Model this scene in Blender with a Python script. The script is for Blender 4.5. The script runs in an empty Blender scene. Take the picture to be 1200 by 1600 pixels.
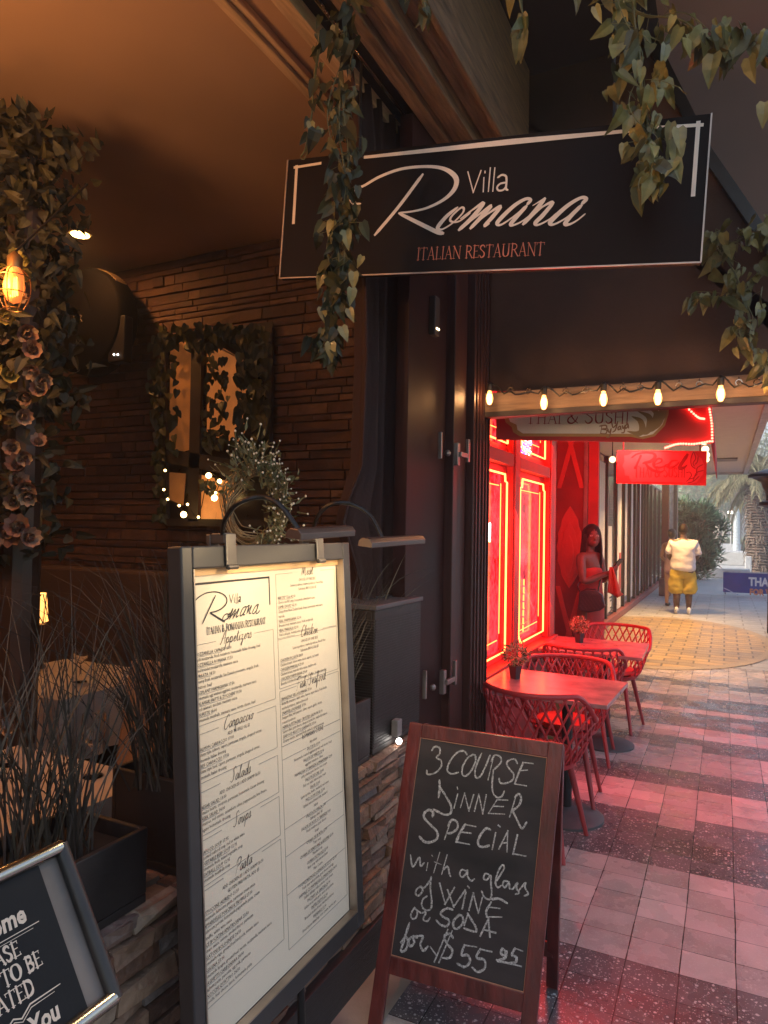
import bpy, bmesh, math, random
from mathutils import Vector, Matrix, noise
R = math.radians
PI = math.pi
S = bpy.context.scene
COL = S.collection
rnd = random.Random(11)

# ------------------------------------------------------------------ camera
FPX = 1090.0                       # focal length in pixels of the 1200x1600 photograph
EYE = Vector((0, 0, 1.6))
YAW, PITCH, ROLL = R(26.06), R(1.3), R(1.0)
_f0 = Vector((-math.sin(YAW), math.cos(YAW), 0)); _r0 = Vector((math.cos(YAW), math.sin(YAW), 0)); _u0 = Vector((0, 0, 1))
FW = _f0 * math.cos(PITCH) + _u0 * math.sin(PITCH)
_u1 = _u0 * math.cos(PITCH) - _f0 * math.sin(PITCH)
RT = _r0 * math.cos(ROLL) + _u1 * math.sin(ROLL)
UP = _u1 * math.cos(ROLL) - _r0 * math.sin(ROLL)
cam = bpy.data.cameras.new('camera'); cam.sensor_fit = 'VERTICAL'; cam.sensor_height = 36; cam.lens = FPX / 1600 * 36
cam.clip_start = 0.05; cam.clip_end = 2000
camo = bpy.data.objects.new('camera', cam); COL.objects.link(camo)
camo.matrix_world = Matrix(((RT.x, UP.x, -FW.x, EYE.x), (RT.y, UP.y, -FW.y, EYE.y), (RT.z, UP.z, -FW.z, EYE.z), (0, 0, 0, 1)))
S.camera = camo
S.render.resolution_x, S.render.resolution_y = 768, 1024

# ------------------------------------------------------------------ world, sun, exposure
W = bpy.data.worlds.new('World'); S.world = W; W.use_nodes = True
_nt = W.node_tree
_sky = _nt.nodes.new('ShaderNodeTexSky'); _sky.sky_type = 'NISHITA'; _sky.sun_disc = False
SUN_EL, SUN_AZ = R(32), R(-118)      # azimuth measured from +Y towards +X
_sky.sun_elevation = SUN_EL; _sky.sun_rotation = SUN_AZ; _sky.air_density = 1.0; _sky.dust_density = 5; _sky.ozone_density = .2
_nt.links.new(_sky.outputs[0], _nt.nodes['Background'].inputs[0])
_nt.nodes['Background'].inputs[1].default_value = 0.15
sun = bpy.data.lights.new('sun', 'SUN'); sun.energy = 1.6; sun.angle = R(8); sun.color = (1, .86, .7)
suno = bpy.data.objects.new('sun', sun); COL.objects.link(suno)
_sd = Vector((math.sin(SUN_AZ) * math.cos(SUN_EL), math.cos(SUN_AZ) * math.cos(SUN_EL), math.sin(SUN_EL)))
suno.rotation_euler = _sd.to_track_quat('Z', 'Y').to_euler()
S.view_settings.view_transform = 'Standard'; S.view_settings.look = 'None'
S.view_settings.exposure = 1.4; S.view_settings.gamma = 1.0
S.cycles.max_bounces = 6; S.cycles.diffuse_bounces = 3; S.cycles.glossy_bounces = 3; S.cycles.transmission_bounces = 4
S.cycles.sample_clamp_indirect = 4.0; S.cycles.caustics_reflective = False; S.cycles.caustics_refractive = False
S.cycles.use_denoising = True

# ------------------------------------------------------------------ photo pixel -> point on a real plane
def ray(x, y): return FW + RT * ((x - 600) / FPX) - UP * ((y - 800) / FPX)
def on(x, y, **k):
    (a, v), = k.items(); i = 'XYZ'.index(a); r = ray(x, y)
    return EYE + r * ((v - EYE[i]) / r[i])
def hit(x, y, p, n):
    r = ray(x, y); return EYE + r * ((p - EYE).dot(n) / r.dot(n))

class Frame:                       # a flat face: origin, right, up, outward normal
    def __init__(s, o, u, v, n=None):
        s.o = Vector(o); s.u = Vector(u).normalized(); v = Vector(v)
        s.v = (v - s.u * v.dot(s.u)).normalized(); s.n = s.u.cross(s.v)
        if n is not None and s.n.dot(Vector(n)) < 0: s.n = -s.n
    def P(s, a, b, c=0): return s.o + s.u * a + s.v * b + s.n * c
    def px(s, x, y):
        p = hit(x, y, s.o, s.n) - s.o; return (p.dot(s.u), p.dot(s.v))

# ------------------------------------------------------------------ materials
def srgb(h):
    h = h.lstrip('#'); c = [int(h[i:i + 2], 16) / 255 for i in (0, 2, 4)]
    return tuple(x / 12.92 if x <= .04045 else ((x + .055) / 1.055) ** 2.4 for x in c)
MATS = {}
def mat(name, col, rough=.6, metal=0, var=.25, vs=8, bump=0, bs=40, em=None, es=0, island=None, coat=0, trans=0, spec=.5, rvar=.15, sub=0, stretch=(1, 1, 1)):
    if name in MATS: return MATS[name]
    m = bpy.data.materials.new(name); m.use_nodes = True; nt = m.node_tree; N = nt.nodes; L = nt.links
    b = N['Principled BSDF']; b.inputs['Roughness'].default_value = rough; b.inputs['Metallic'].default_value = metal
    b.inputs['Specular IOR Level'].default_value = spec
    if coat: b.inputs['Coat Weight'].default_value = coat; b.inputs['Coat Roughness'].default_value = .1
    if trans: b.inputs['Transmission Weight'].default_value = trans
    geo = N.new('ShaderNodeNewGeometry')
    mp = N.new('ShaderNodeMapping'); mp.inputs['Scale'].default_value = stretch
    L.new(geo.outputs['Position'], mp.inputs['Vector'])
    nz = N.new('ShaderNodeTexNoise'); nz.inputs['Scale'].default_value = vs; nz.inputs['Detail'].default_value = 5
    L.new(mp.outputs[0], nz.inputs['Vector'])
    if island:
        rp = N.new('ShaderNodeValToRGB'); rp.color_ramp.interpolation = 'LINEAR'
        el = rp.color_ramp.elements
        while len(el) < len(island): el.new(.5)
        for i, c in enumerate(island): el[i].position = i / (len(island) - 1); el[i].color = (*c, 1)
        L.new(geo.outputs['Random Per Island'], rp.inputs[0]); base = rp.outputs[0]
    else:
        rg = N.new('ShaderNodeRGB'); rg.outputs[0].default_value = (*col, 1); base = rg.outputs[0]
    mr = N.new('ShaderNodeMapRange'); mr.inputs['From Min'].default_value = .3; mr.inputs['From Max'].default_value = .7
    mr.inputs['To Min'].default_value = 1 - var; mr.inputs['To Max'].default_value = 1 + var
    L.new(nz.outputs[0], mr.inputs['Value'])
    mx = N.new('ShaderNodeVectorMath'); mx.operation = 'SCALE'
    L.new(base, mx.inputs[0]); L.new(mr.outputs[0], mx.inputs['Scale'])
    L.new(mx.outputs[0], b.inputs['Base Color'])
    if rvar:
        mr2 = N.new('ShaderNodeMapRange'); mr2.inputs['To Min'].default_value = max(.02, rough - rvar); mr2.inputs['To Max'].default_value = min(1, rough + rvar)
        L.new(nz.outputs[0], mr2.inputs['Value']); L.new(mr2.outputs[0], b.inputs['Roughness'])
    if bump:
        nb = N.new('ShaderNodeTexNoise'); nb.inputs['Scale'].default_value = bs; nb.inputs['Detail'].default_value = 6
        L.new(mp.outputs[0], nb.inputs['Vector'])
        bp = N.new('ShaderNodeBump'); bp.inputs['Strength'].default_value = bump; bp.inputs['Distance'].default_value = .01
        L.new(nb.outputs[0], bp.inputs['Height']); L.new(bp.outputs[0], b.inputs['Normal'])
    if em: b.inputs['Emission Color'].default_value = (*em, 1); b.inputs['Emission Strength'].default_value = es
    MATS[name] = m; return m

# ------------------------------------------------------------------ mesh builder
def catmull(P, n=6):
    P = [Vector(p) for p in P]
    if len(P) < 3: return P
    Q = [P[0] * 2 - P[1]] + P + [P[-1] * 2 - P[-2]]; out = []
    for i in range(1, len(Q) - 2):
        a, b, c, d = Q[i - 1:i + 3]
        for k in range(n):
            t = k / n
            out.append(.5 * ((2 * b) + (c - a) * t + (2 * a - 5 * b + 4 * c - d) * t * t + (3 * b - a - 3 * c + d) * t ** 3))
    out.append(P[-1]); return out

class MB:
    def __init__(s): s.v = []; s.f = []; s.m = []
    def add(s, vs, fs, mi=0, M=None):
        o = len(s.v); s.v += [tuple(M @ Vector(v)) if M else tuple(v) for v in vs]
        s.f += [tuple(o + i for i in f) for f in fs]; s.m += [mi] * len(fs); return s
    def box(s, x0, x1, y0, y1, z0, z1, mi=0, M=None):
        v = [(x, y, z) for z in (z0, z1) for y in (y0, y1) for x in (x0, x1)]
        return s.add(v, [(0, 2, 3, 1), (4, 5, 7, 6), (0, 1, 5, 4), (2, 6, 7, 3), (0, 4, 6, 2), (1, 3, 7, 5)], mi, M)
    def fbox(s, F, a0, a1, b0, b1, c0, c1, mi=0):           # box on a Frame
        v = [F.P(a, b, c) for c in (c0, c1) for b in (b0, b1) for a in (a0, a1)]
        f = [(0, 2, 3, 1), (4, 5, 7, 6), (0, 1, 5, 4), (2, 6, 7, 3), (0, 4, 6, 2), (1, 3, 7, 5)]
        if F.u.cross(F.v).dot(F.n) < 0: f = [q[::-1] for q in f]
        return s.add(v, f, mi)
    def beam(s, p, q, w, h, mi=0, up=(0, 0, 1)):
        p, q = Vector(p), Vector(q); d = (q - p).normalized(); up = Vector(up)
        a = d.cross(up)
        if a.length < 1e-4: a = d.cross(Vector((1, 0, 0)))
        a.normalize(); b = a.cross(d); a = a * w / 2; b = b * h / 2
        v = [p - a - b, p + a - b, p + a + b, p - a + b, q - a - b, q + a - b, q + a + b, q - a + b]
        return s.add(v, [(0, 1, 2, 3), (7, 6, 5, 4), (1, 0, 4, 5), (2, 1, 5, 6), (3, 2, 6, 7), (0, 3, 7, 4)], mi)
    def tube(s, P, r, seg=8, mi=0, closed=False, smooth=0):
        P = [Vector(p) for p in P]
        if smooth: P = catmull(P, smooth)
        n = len(P); rr = (lambda i: r) if not isinstance(r, (list, tuple)) else (lambda i: r[0] + (r[-1] - r[0]) * i / max(1, n - 1) if len(r) != n else r[i])
        o = len(s.v); N = None
        for i in range(n):
            if closed: t = P[(i + 1) % n] - P[i - 1]
            else: t = P[min(i + 1, n - 1)] - P[max(i - 1, 0)]
            if t.length < 1e-9: t = Vector((0, 0, 1))
            t.normalize()
            if N is None:
                N = t.cross(Vector((0, 0, 1)))
                if N.length < .05: N = t.cross(Vector((1, 0, 0)))
            N = (N - t * N.dot(t)).normalized(); B = t.cross(N)
            for k in range(seg):
                a = 2 * PI * k / seg; s.v.append(tuple(P[i] + (N * math.cos(a) + B * math.sin(a)) * rr(i)))
        for i in range(n if closed else n - 1):
            for k in range(seg):
                a, b = o + i * seg, o + ((i + 1) % n) * seg
                s.f.append((a + k, a + (k + 1) % seg, b + (k + 1) % seg, b + k)); s.m.append(mi)
        if not closed:
            s.f.append(tuple(o + k for k in range(seg))[::-1]); s.m.append(mi)
            s.f.append(tuple(o + (n - 1) * seg + k for k in range(seg))); s.m.append(mi)
        return s
    def lathe(s, prof, seg=20, mi=0, M=None, sx=1, sy=1):
        vs = []; fs = []; n = len(prof)
        for (r, z) in prof:
            for k in range(seg):
                a = 2 * PI * k / seg; vs.append((r * math.cos(a) * sx, r * math.sin(a) * sy, z))
        for i in range(n - 1):
            for k in range(seg): fs.append((i * seg + k, i * seg + (k + 1) % seg, (i + 1) * seg + (k + 1) % seg, (i + 1) * seg + k))
        fs.append(tuple(range(seg))[::-1]); fs.append(tuple((n - 1) * seg + k for k in range(seg)))
        return s.add(vs, fs, mi, M)
    def ball(s, c, r, mi=0, seg=10, sc=(1, 1, 1), M=None):
        n = max(4, seg // 2); c = Vector(c)
        prof = [(max(1e-4, math.sin(PI * i / n)) * r, -math.cos(PI * i / n) * r) for i in range(n + 1)]
        T = Matrix.Translation(c) @ Matrix.Diagonal((*sc, 1))
        return s.lathe(prof, seg, mi, (M @ T) if M else T)
    def prism(s, F, poly, c0, c1, mi=0):                     # 2-D outline on a Frame given thickness
        n = len(poly); A = sum(poly[i][0] * poly[(i + 1) % n][1] - poly[(i + 1) % n][0] * poly[i][1] for i in range(n))
        if A < 0: poly = poly[::-1]
        vs = [F.P(a, b, c1) for a, b in poly] + [F.P(a, b, c0) for a, b in poly]
        fs = [tuple(range(n)), tuple(range(2 * n - 1, n - 1, -1))] + [(i, i + n, (i + 1) % n + n, (i + 1) % n) for i in range(n)]
        if F.u.cross(F.v).dot(F.n) < 0: fs = [q[::-1] for q in fs]
        return s.add(vs, fs, mi)
    def stroke(s, F, pts, w, off=.001, mi=0, n=5, jit=0, straight=False, asp=1.0):   # painted stroke lying on a Frame
        P = [Vector((p[0], p[1], 0)) for p in pts]
        if not straight: Q = catmull(P, n)
        else: Q = P
        if isinstance(w, (list, tuple)):
            m = len(w) - 1
            def ww(t): x = t * m; i = min(int(x), m - 1) if m else 0; return w[i] + (w[min(i + 1, m)] - w[i]) * (x - i)
        else: ww = lambda t: w
        o = len(s.v); k = len(Q)
        for i, q in enumerate(Q):
            t = Q[min(i + 1, k - 1)] - Q[max(i - 1, 0)]
            if t.length < 1e-9: t = Vector((1, 0, 0))
            t.normalize(); nn = Vector((-t.y, t.x, 0)); tt = i / max(1, k - 1)
            h = ww(tt) / 2 * (1 + (rnd.uniform(-jit, jit) if jit else 0)); z = off + .0005 * tt
            if i == 0: q = q - t * h * .8
            if i == k - 1: q = q + t * h * .8
            if i in (0, k - 1): h *= .55
            a = q + nn * h; b = q - nn * h
            s.v.append(tuple(F.P(a.x, a.y, z))); s.v.append(tuple(F.P(b.x, b.y, z)))
        flip = F.u.cross(F.v).dot(F.n) < 0
        for i in range(k - 1):
            a = o + 2 * i; f = (a, a + 1, a + 3, a + 2); s.f.append(f[::-1] if flip else f); s.m.append(mi)
        return s
    def text(s, F, txt, a, b, size, off=.001, mi=0, align='LEFT', xs=1.0, shear=0.0, bold=0.0, res=1, dirv=None, maxw=None):
        cu = bpy.data.curves.new('t', 'FONT'); cu.body = txt; cu.size = size; cu.align_x = align; cu.resolution_u = res
        cu.shear = shear; cu.offset = bold
        ob = bpy.data.objects.new('t', cu); COL.objects.link(ob); bpy.context.view_layer.update()
        me = bpy.data.meshes.new_from_object(ob.evaluated_get(bpy.context.evaluated_depsgraph_get()))
        ca, sa = (1, 0) if dirv is None else dirv
        if maxw and len(me.vertices):
            wd = max(v.co.x for v in me.vertices) - min(v.co.x for v in me.vertices)
            if wd * xs > maxw: xs = maxw / wd
        vs = [F.P(a + v.co.x * xs * ca - v.co.y * sa, b + v.co.x * xs * sa + v.co.y * ca, off) for v in me.vertices]
        fs = [tuple(p.vertices) for p in me.polygons]
        if F.u.cross(F.v).dot(F.n) < 0: fs = [q[::-1] for q in fs]
        s.add(vs, fs, mi)
        bpy.data.objects.remove(ob); bpy.data.curves.remove(cu); bpy.data.meshes.remove(me); return s
    def leaf(s, p, d, nrm, L, w, mi=0, curl=.15, heart=True):
        p = Vector(p); d = Vector(d).normalized(); nrm = Vector(nrm); x = d.cross(nrm)
        if x.length < .01: x = d.cross(Vector((.3, .5, .8)))
        x.normalize(); z = x.cross(d)
        if heart: out = [(0, 0), (-.08, .3), (.1, .5), (.45, .42), (.8, .16), (1, 0)]
        else: out = [(0, 0), (.15, .25), (.4, .42), (.7, .3), (.9, .12), (1, 0)]
        mid = [p + d * (L * t) + z * (-curl * L * t * t) for t in (0, .1, .45, .8, 1)]
        o = len(s.v)
        left = [p + d * (L * t) + x * (w * h) + z * (L * .12 * h - curl * L * t * t) for t, h in out[1:-1]]
        right = [p + d * (L * t) - x * (w * h) + z * (L * .12 * h - curl * L * t * t) for t, h in out[1:-1]]
        s.v += [tuple(q) for q in mid + left + right]
        m = [o + i for i in range(5)]; l = [o + 5 + i for i in range(4)]; r = [o + 9 + i for i in range(4)]
        for (A, flip) in ((l, 0), (r, 1)):
            for f in ((m[0], m[1], A[1], A[0]), (m[1], m[2], A[2], A[1]), (m[2], m[3], A[3], A[2]), (m[3], m[4], A[3])):
                s.f.append(f[::-1] if not flip else f); s.m.append(mi)
        return s
    def build(s, name, mats, parent=None, smooth=False, bevel=0, seg=2, label=None):
        me = bpy.data.meshes.new(name); me.from_pydata(s.v, [], s.f); me.validate()
        for m in (mats if isinstance(mats, (list, tuple)) else [mats]): me.materials.append(m)
        if len(me.polygons) == len(s.m): me.polygons.foreach_set('material_index', s.m)
        if smooth: me.polygons.foreach_set('use_smooth', [True] * len(me.polygons))
        me.update()
        o = bpy.data.objects.new(name, me); COL.objects.link(o)
        if parent is not None: setparent(o, parent)
        if bevel:
            b = o.modifiers.new('bevel', 'BEVEL'); b.width = bevel; b.segments = seg; b.limit_method = 'ANGLE'; b.angle_limit = R(40)
        if smooth and not bevel: smooth_by_angle(me)
        if label: o['label'] = label
        return o

def smooth_by_angle(me, ang=R(45)):
    bm = bmesh.new(); bm.from_mesh(me)
    for e in bm.edges:
        if len(e.link_faces) == 2 and e.calc_face_angle(0) > ang: e.smooth = False
    bm.to_mesh(me); bm.free()
WORLDM = {}
def wm(o): return WORLDM.get(o.name, Matrix.Identity(4))
def setparent(o, p):
    o.parent = p
    q = p
    while q.parent is not None: q = q.parent
    if p is q: o.matrix_parent_inverse = wm(p).inverted()
def tag(o, label, cat, group=None, kind=None):
    if label: o['label'] = label
    if cat: o['category'] = cat
    if group: o['group'] = group
    if kind: o['kind'] = kind
    return o
def thing(name, label, cat, loc=(0, 0, 0), group=None):
    o = bpy.data.objects.new(name, None); COL.objects.link(o); o.empty_display_size = .1
    o.location = Vector(loc); WORLDM[o.name] = Matrix.Translation(Vector(loc))
    return tag(o, label, cat, group)
def struct(o): o['kind'] = 'structure'; return o
def dup(root, dloc, label, rz=0.0, pivot=None):
    r = root.copy(); COL.objects.link(r)
    b = wm(root); T = Matrix.Translation(Vector(dloc))
    pv = Vector(pivot) if pivot else b.to_translation()
    M = T @ Matrix.Translation(pv) @ Matrix.Rotation(rz, 4, 'Z') @ Matrix.Translation(-pv) @ b
    r.location = M.to_translation(); r.rotation_euler = M.to_euler(); WORLDM[r.name] = M
    r['label'] = label
    for ch in list(root.children):
        c = ch.copy(); COL.objects.link(c); c.parent = r
        for g in list(ch.children):
            d = g.copy(); COL.objects.link(d); d.parent = c
    return r
def lamp_area(name, loc, target, sx, sy, energy, col, parent=None, spread=None):
    l = bpy.data.lights.new(name, 'AREA'); l.shape = 'RECTANGLE'; l.size = sx; l.size_y = sy; l.energy = energy; l.color = col
    if spread: l.spread = spread
    o = bpy.data.objects.new(name, l); COL.objects.link(o); o.location = loc
    o.rotation_euler = (Vector(loc) - Vector(target)).to_track_quat('Z', 'Y').to_euler()
    return o
def lamp_point(name, loc, energy, col, r=.03):
    l = bpy.data.lights.new(name, 'POINT'); l.energy = energy; l.color = col; l.shadow_soft_size = r
    o = bpy.data.objects.new(name, l); COL.objects.link(o); o.location = loc; return o
WARM = (1, .52, .2); AMBER = (1, .42, .12); REDL = (1, .035, .03)

# serif capitals on a 1-high grid: (advance, strokes[(points, 'k' thick / 'n' thin / 's' serif)])
SER = {
 'I': (.32, [([(.16, 0), (.16, 1)], 'k'), ([(.04, .015), (.28, .015)], 's'), ([(.04, .985), (.28, .985)], 's')]),
 'T': (.74, [([(.37, 0), (.37, 1)], 'k'), ([(.03, .97), (.71, .97)], 'n'), ([(.03, .97), (.03, .8)], 's'), ([(.71, .97), (.71, .8)], 's'), ([(.25, .015), (.49, .015)], 's')]),
 'H': (.84, [([(.17, 0), (.17, 1)], 'k'), ([(.67, 0), (.67, 1)], 'k'), ([(.17, .52), (.67, .52)], 'n'), ([(.05, .015), (.29, .015)], 's'), ([(.55, .015), (.79, .015)], 's'), ([(.05, .985), (.29, .985)], 's'), ([(.55, .985), (.79, .985)], 's')]),
 'A': (.8, [([(.12, 0), (.4, 1)], 'n'), ([(.4, 1), (.7, 0)], 'k'), ([(.22, .35), (.58, .35)], 'n'), ([(.02, .015), (.22, .015)], 's'), ([(.58, .015), (.8, .015)], 's')]),
 'L': (.62, [([(.17, 0), (.17, 1)], 'k'), ([(.05, .985), (.29, .985)], 's'), ([(.05, .03), (.58, .03)], 'n'), ([(.58, .03), (.58, .22)], 's')]),
 'N': (.86, [([(.14, 0), (.14, 1)], 'n'), ([(.12, 1), (.72, 0)], 'k'), ([(.72, 0), (.72, 1)], 'n'), ([(.03, .015), (.25, .015)], 's'), ([(.02, .985), (.16, .985)], 's'), ([(.62, .985), (.83, .985)], 's')]),
 'R': (.74, [([(.17, 0), (.17, 1)], 'k'), ([(.17, .97), (.4, .97), (.56, .85), (.56, .66), (.4, .52), (.17, .52)], 'n'), ([(.36, .52), (.72, .02)], 'k'), ([(.05, .015), (.29, .015)], 's'), ([(.05, .985), (.2, .985)], 's')]),
 'E': (.64, [([(.17, 0), (.17, 1)], 'k'), ([(.05, .97), (.56, .97)], 'n'), ([(.17, .53), (.47, .53)], 'n'), ([(.05, .03), (.6, .03)], 'n'), ([(.56, .97), (.56, .82)], 's'), ([(.6, .03), (.6, .2)], 's')]),
 'S': (.6, [([(.5, .8), (.42, .95), (.27, .98), (.12, .88), (.12, .7), (.3, .54), (.48, .38), (.5, .18), (.36, .03), (.2, .03), (.08, .2)], 'm')]),
 'U': (.82, [([(.16, 1), (.16, .35), (.24, .08), (.42, .02), (.6, .1), (.66, .35), (.66, 1)], 'm'), ([(.04, .985), (.28, .985)], 's'), ([(.56, .985), (.78, .985)], 's')]),
 'O': (.86, [([(.43, .99), (.2, .9), (.09, .6), (.1, .35), (.24, .08), (.43, .01), (.64, .1), (.77, .38), (.76, .65), (.65, .9), (.43, .99)], 'm')]),
 'M': (1., [([(.14, 0), (.2, 1)], 'n'), ([(.2, 1), (.5, .05)], 'k'), ([(.5, .05), (.8, 1)], 'n'), ([(.8, 1), (.86, 0)], 'k'), ([(.04, .015), (.25, .015)], 's'), ([(.74, .015), (.98, .015)], 's')]),
 'B': (.68, [([(.17, 0), (.17, 1)], 'k'), ([(.05, .97), (.38, .97), (.52, .86), (.52, .68), (.38, .55), (.17, .54)], 'm'), ([(.36, .54), (.56, .42), (.58, .2), (.42, .04), (.05, .03)], 'm')]),
 'D': (.8, [([(.17, 0), (.17, 1)], 'k'), ([(.05, .97), (.4, .97), (.64, .8), (.7, .5), (.64, .2), (.4, .03), (.05, .03)], 'm')]),
 'P': (.66, [([(.17, 0), (.17, 1)], 'k'), ([(.05, .97), (.4, .97), (.56, .84), (.56, .62), (.4, .48), (.17, .48)], 'm'), ([(.05, .015), (.32, .015)], 's')]),
 'W': (1.1, [([(.08, 1), (.32, 0)], 'k'), ([(.32, 0), (.54, .95)], 'n'), ([(.54, .95), (.78, 0)], 'k'), ([(.78, 0), (1.02, 1)], 'n'), ([(.0, .985), (.2, .985)], 's'), ([(.92, .985), (1.1, .985)], 's')]),
 '&': (.8, [([(.72, .5), (.6, .2), (.4, .02), (.2, .04), (.1, .2), (.16, .4), (.36, .55), (.46, .75), (.4, .93), (.28, .95), (.2, .82), (.28, .6), (.5, .25), (.74, .02)], 'm')]),
 ' ': (.36, []),
}
def serif(mb, F, txt, p0, p1, cap, off, mi=0, wt=1.0, big=1.0):
    """set txt between p0 and p1 (base line), capitals cap high; first letter of a word may be bigger"""
    def sc(i): return big if big != 1 and txt[i] != ' ' and (i == 0 or txt[i - 1] == ' ') else 1.0
    tot = sum(SER[c][0] * sc(i) for i, c in enumerate(txt)); p0 = Vector((*p0, 0)); p1 = Vector((*p1, 0)); d = p1 - p0
    ux = d / tot; nrm = Vector((-d.y, d.x, 0)).normalized(); x = 0; k = 0
    for i, c in enumerate(txt):
        adv, st = SER[c]; q = sc(i)
        for pts, kind in st:
            w = {'k': .13, 'n': .06, 's': .045, 'm': [.05, .12, .05, .12, .05]}[kind]
            w = [z * cap * wt for z in w] if isinstance(w, list) else w * cap * wt
            P = [(p0 + ux * (x + a * q) + nrm * (b * cap * q)) for a, b in pts]
            mb.stroke(F, P, w, off + .00008 * (k % 6), mi, n=4, straight=len(pts) == 2); k += 1
        x += adv * q

# ================================================================== SETTING
def nodes(m): m.use_nodes = True; return m.node_tree, m.node_tree.nodes, m.node_tree.links
def paving_material():
    m = bpy.data.materials.new('terrazzo_pavers'); nt, N, L = nodes(m); b = N['Principled BSDF']
    def n(t, **k):
        x = N.new('ShaderNode' + t)
        for a, v in k.items(): setattr(x, a, v)
        return x
    def M(op, a, bb=None, c=None):
        x = n('Math', operation=op)
        for i, q in enumerate((a, bb, c)):
            if q is None: continue
            if isinstance(q, (int, float)): x.inputs[i].default_value = q
            else: L.new(q, x.inputs[i])
        return x.outputs[0]
    g = n('NewGeometry'); sp = n('SeparateXYZ')
    wv = n('TexNoise'); wv.inputs['Scale'].default_value = 1.3; L.new(g.outputs['Position'], wv.inputs['Vector'])
    L.new(g.outputs['Position'], sp.inputs[0])
    X, Y = sp.outputs[0], sp.outputs[1]
    wob = M('MULTIPLY', M('SUBTRACT', wv.outputs[0], .5), .012)
    xc = M('DIVIDE', M('ADD', M('ADD', X, .139), wob), .185); yc = M('DIVIDE', M('ADD', M('SUBTRACT', Y, 2.79), wob), .168)
    xi, yi = M('FLOOR', xc), M('FLOOR', yc); xf, yf = M('FRACT', xc), M('FRACT', yc)
    # joints
    dx = M('MULTIPLY', M('MINIMUM', xf, M('SUBTRACT', 1, xf)), .185); dy = M('MULTIPLY', M('MINIMUM', yf, M('SUBTRACT', 1, yf)), .168)
    jn = n('TexNoise'); jn.inputs['Scale'].default_value = 14; L.new(g.outputs['Position'], jn.inputs['Vector'])
    jw = M('MULTIPLY_ADD', jn.outputs[0], .0034, .0004)
    jx = M('LESS_THAN', dx, jw); jy = M('LESS_THAN', dy, M('MULTIPLY', jw, .72)); joint = M('MAXIMUM', jx, jy)
    # per tile random
    cv = n('CombineXYZ'); L.new(xi, cv.inputs[0]); L.new(yi, cv.inputs[1])
    wn = n('TexWhiteNoise', noise_dimensions='2D'); L.new(cv.outputs[0], wn.inputs['Vector'])
    # stripes by row: ramp over rows -12 .. 52
    rp = n('ValToRGB'); rp.color_ramp.interpolation = 'CONSTANT'
    stops = [(-12, 0), (-6, 1), (-4, 0), (0, 1), (5, 0), (9, 1), (12, 0), (14, 1), (17, 0), (19, 1), (21, 0), (24, 1), (25.5, 0), (28, 1), (31, 0), (33, 1), (38, .6), (46, .5)]
    el = rp.color_ramp.elements
    while len(el) < len(stops): el.new(.9)
    for e, (r, v) in zip(el, stops): e.position = (r + 12) / 64; e.color = (v, v, v, 1)
    L.new(M('DIVIDE', M('ADD', M('ADD', yi, .5), 12), 64), rp.inputs[0])
    flip = M('GREATER_THAN', wn.outputs['Value'], .93)
    st = M('ABSOLUTE', M('SUBTRACT', rp.outputs[0], M('MULTIPLY', flip, .45)))
    # large chips in the dark rows, fine ones everywhere
    v1 = n('TexVoronoi'); v1.inputs['Scale'].default_value = 75; L.new(g.outputs['Position'], v1.inputs['Vector'])
    v2 = n('TexVoronoi'); v2.inputs['Scale'].default_value = 150; L.new(g.outputs['Position'], v2.inputs['Vector'])
    s1 = n('SeparateColor'); L.new(v1.outputs['Color'], s1.inputs[0]); s2 = n('SeparateColor'); L.new(v2.outputs['Color'], s2.inputs[0])
    c1 = M('LESS_THAN', v1.outputs['Distance'], M('MULTIPLY', M('POWER', s1.outputs[0], 3), .52))
    c2 = M('LESS_THAN', v2.outputs['Distance'], M('MULTIPLY', M('POWER', s2.outputs[0], 2.5), .5))
    chip = M('MINIMUM', M('ADD', M('MULTIPLY', c1, M('SUBTRACT', 1, M('MULTIPLY', st, .75))), M('MULTIPLY', c2, .55)), 1)
    mix = n('MixRGB'); mix.inputs[1].default_value = (.135, .115, .115, 1); mix.inputs[2].default_value = (.5, .42, .385, 1); L.new(st, mix.inputs[0])
    tv = M('MULTIPLY_ADD', wn.outputs['Value'], .5, .75)
    nz = n('TexNoise'); nz.inputs['Scale'].default_value = 5; nz.inputs['Detail'].default_value = 8; L.new(g.outputs['Position'], nz.inputs['Vector'])
    tv2 = M('MULTIPLY', tv, M('MULTIPLY_ADD', nz.outputs[0], .7, .65))
    sc = n('VectorMath', operation='SCALE'); L.new(mix.outputs[0], sc.inputs[0]); L.new(tv2, sc.inputs['Scale'])
    mc = n('MixRGB'); mc.inputs[2].default_value = (.62, .58, .54, 1); L.new(chip, mc.inputs[0]); L.new(sc.outputs[0], mc.inputs[1])
    mj = n('MixRGB'); mj.inputs[2].default_value = (.018, .014, .013, 1); L.new(joint, mj.inputs[0]); L.new(mc.outputs[0], mj.inputs[1])
    v3 = n('TexVoronoi'); v3.inputs['Scale'].default_value = 4.3; L.new(g.outputs['Position'], v3.inputs['Vector']); s3 = n('SeparateColor'); L.new(v3.outputs['Color'], s3.inputs[0])
    gum = M('MULTIPLY', M('LESS_THAN', v3.outputs['Distance'], M('MULTIPLY', s3.outputs[0], .055)), .75)
    stn = n('TexNoise'); stn.inputs['Scale'].default_value = 1.7; stn.inputs['Detail'].default_value = 9; stn.inputs['Roughness'].default_value = .75; L.new(g.outputs['Position'], stn.inputs['Vector'])
    sm = n('MapRange'); sm.inputs['From Min'].default_value = .52; sm.inputs['From Max'].default_value = .72; sm.inputs['To Max'].default_value = .45; L.new(stn.outputs[0], sm.inputs[0])
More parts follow.
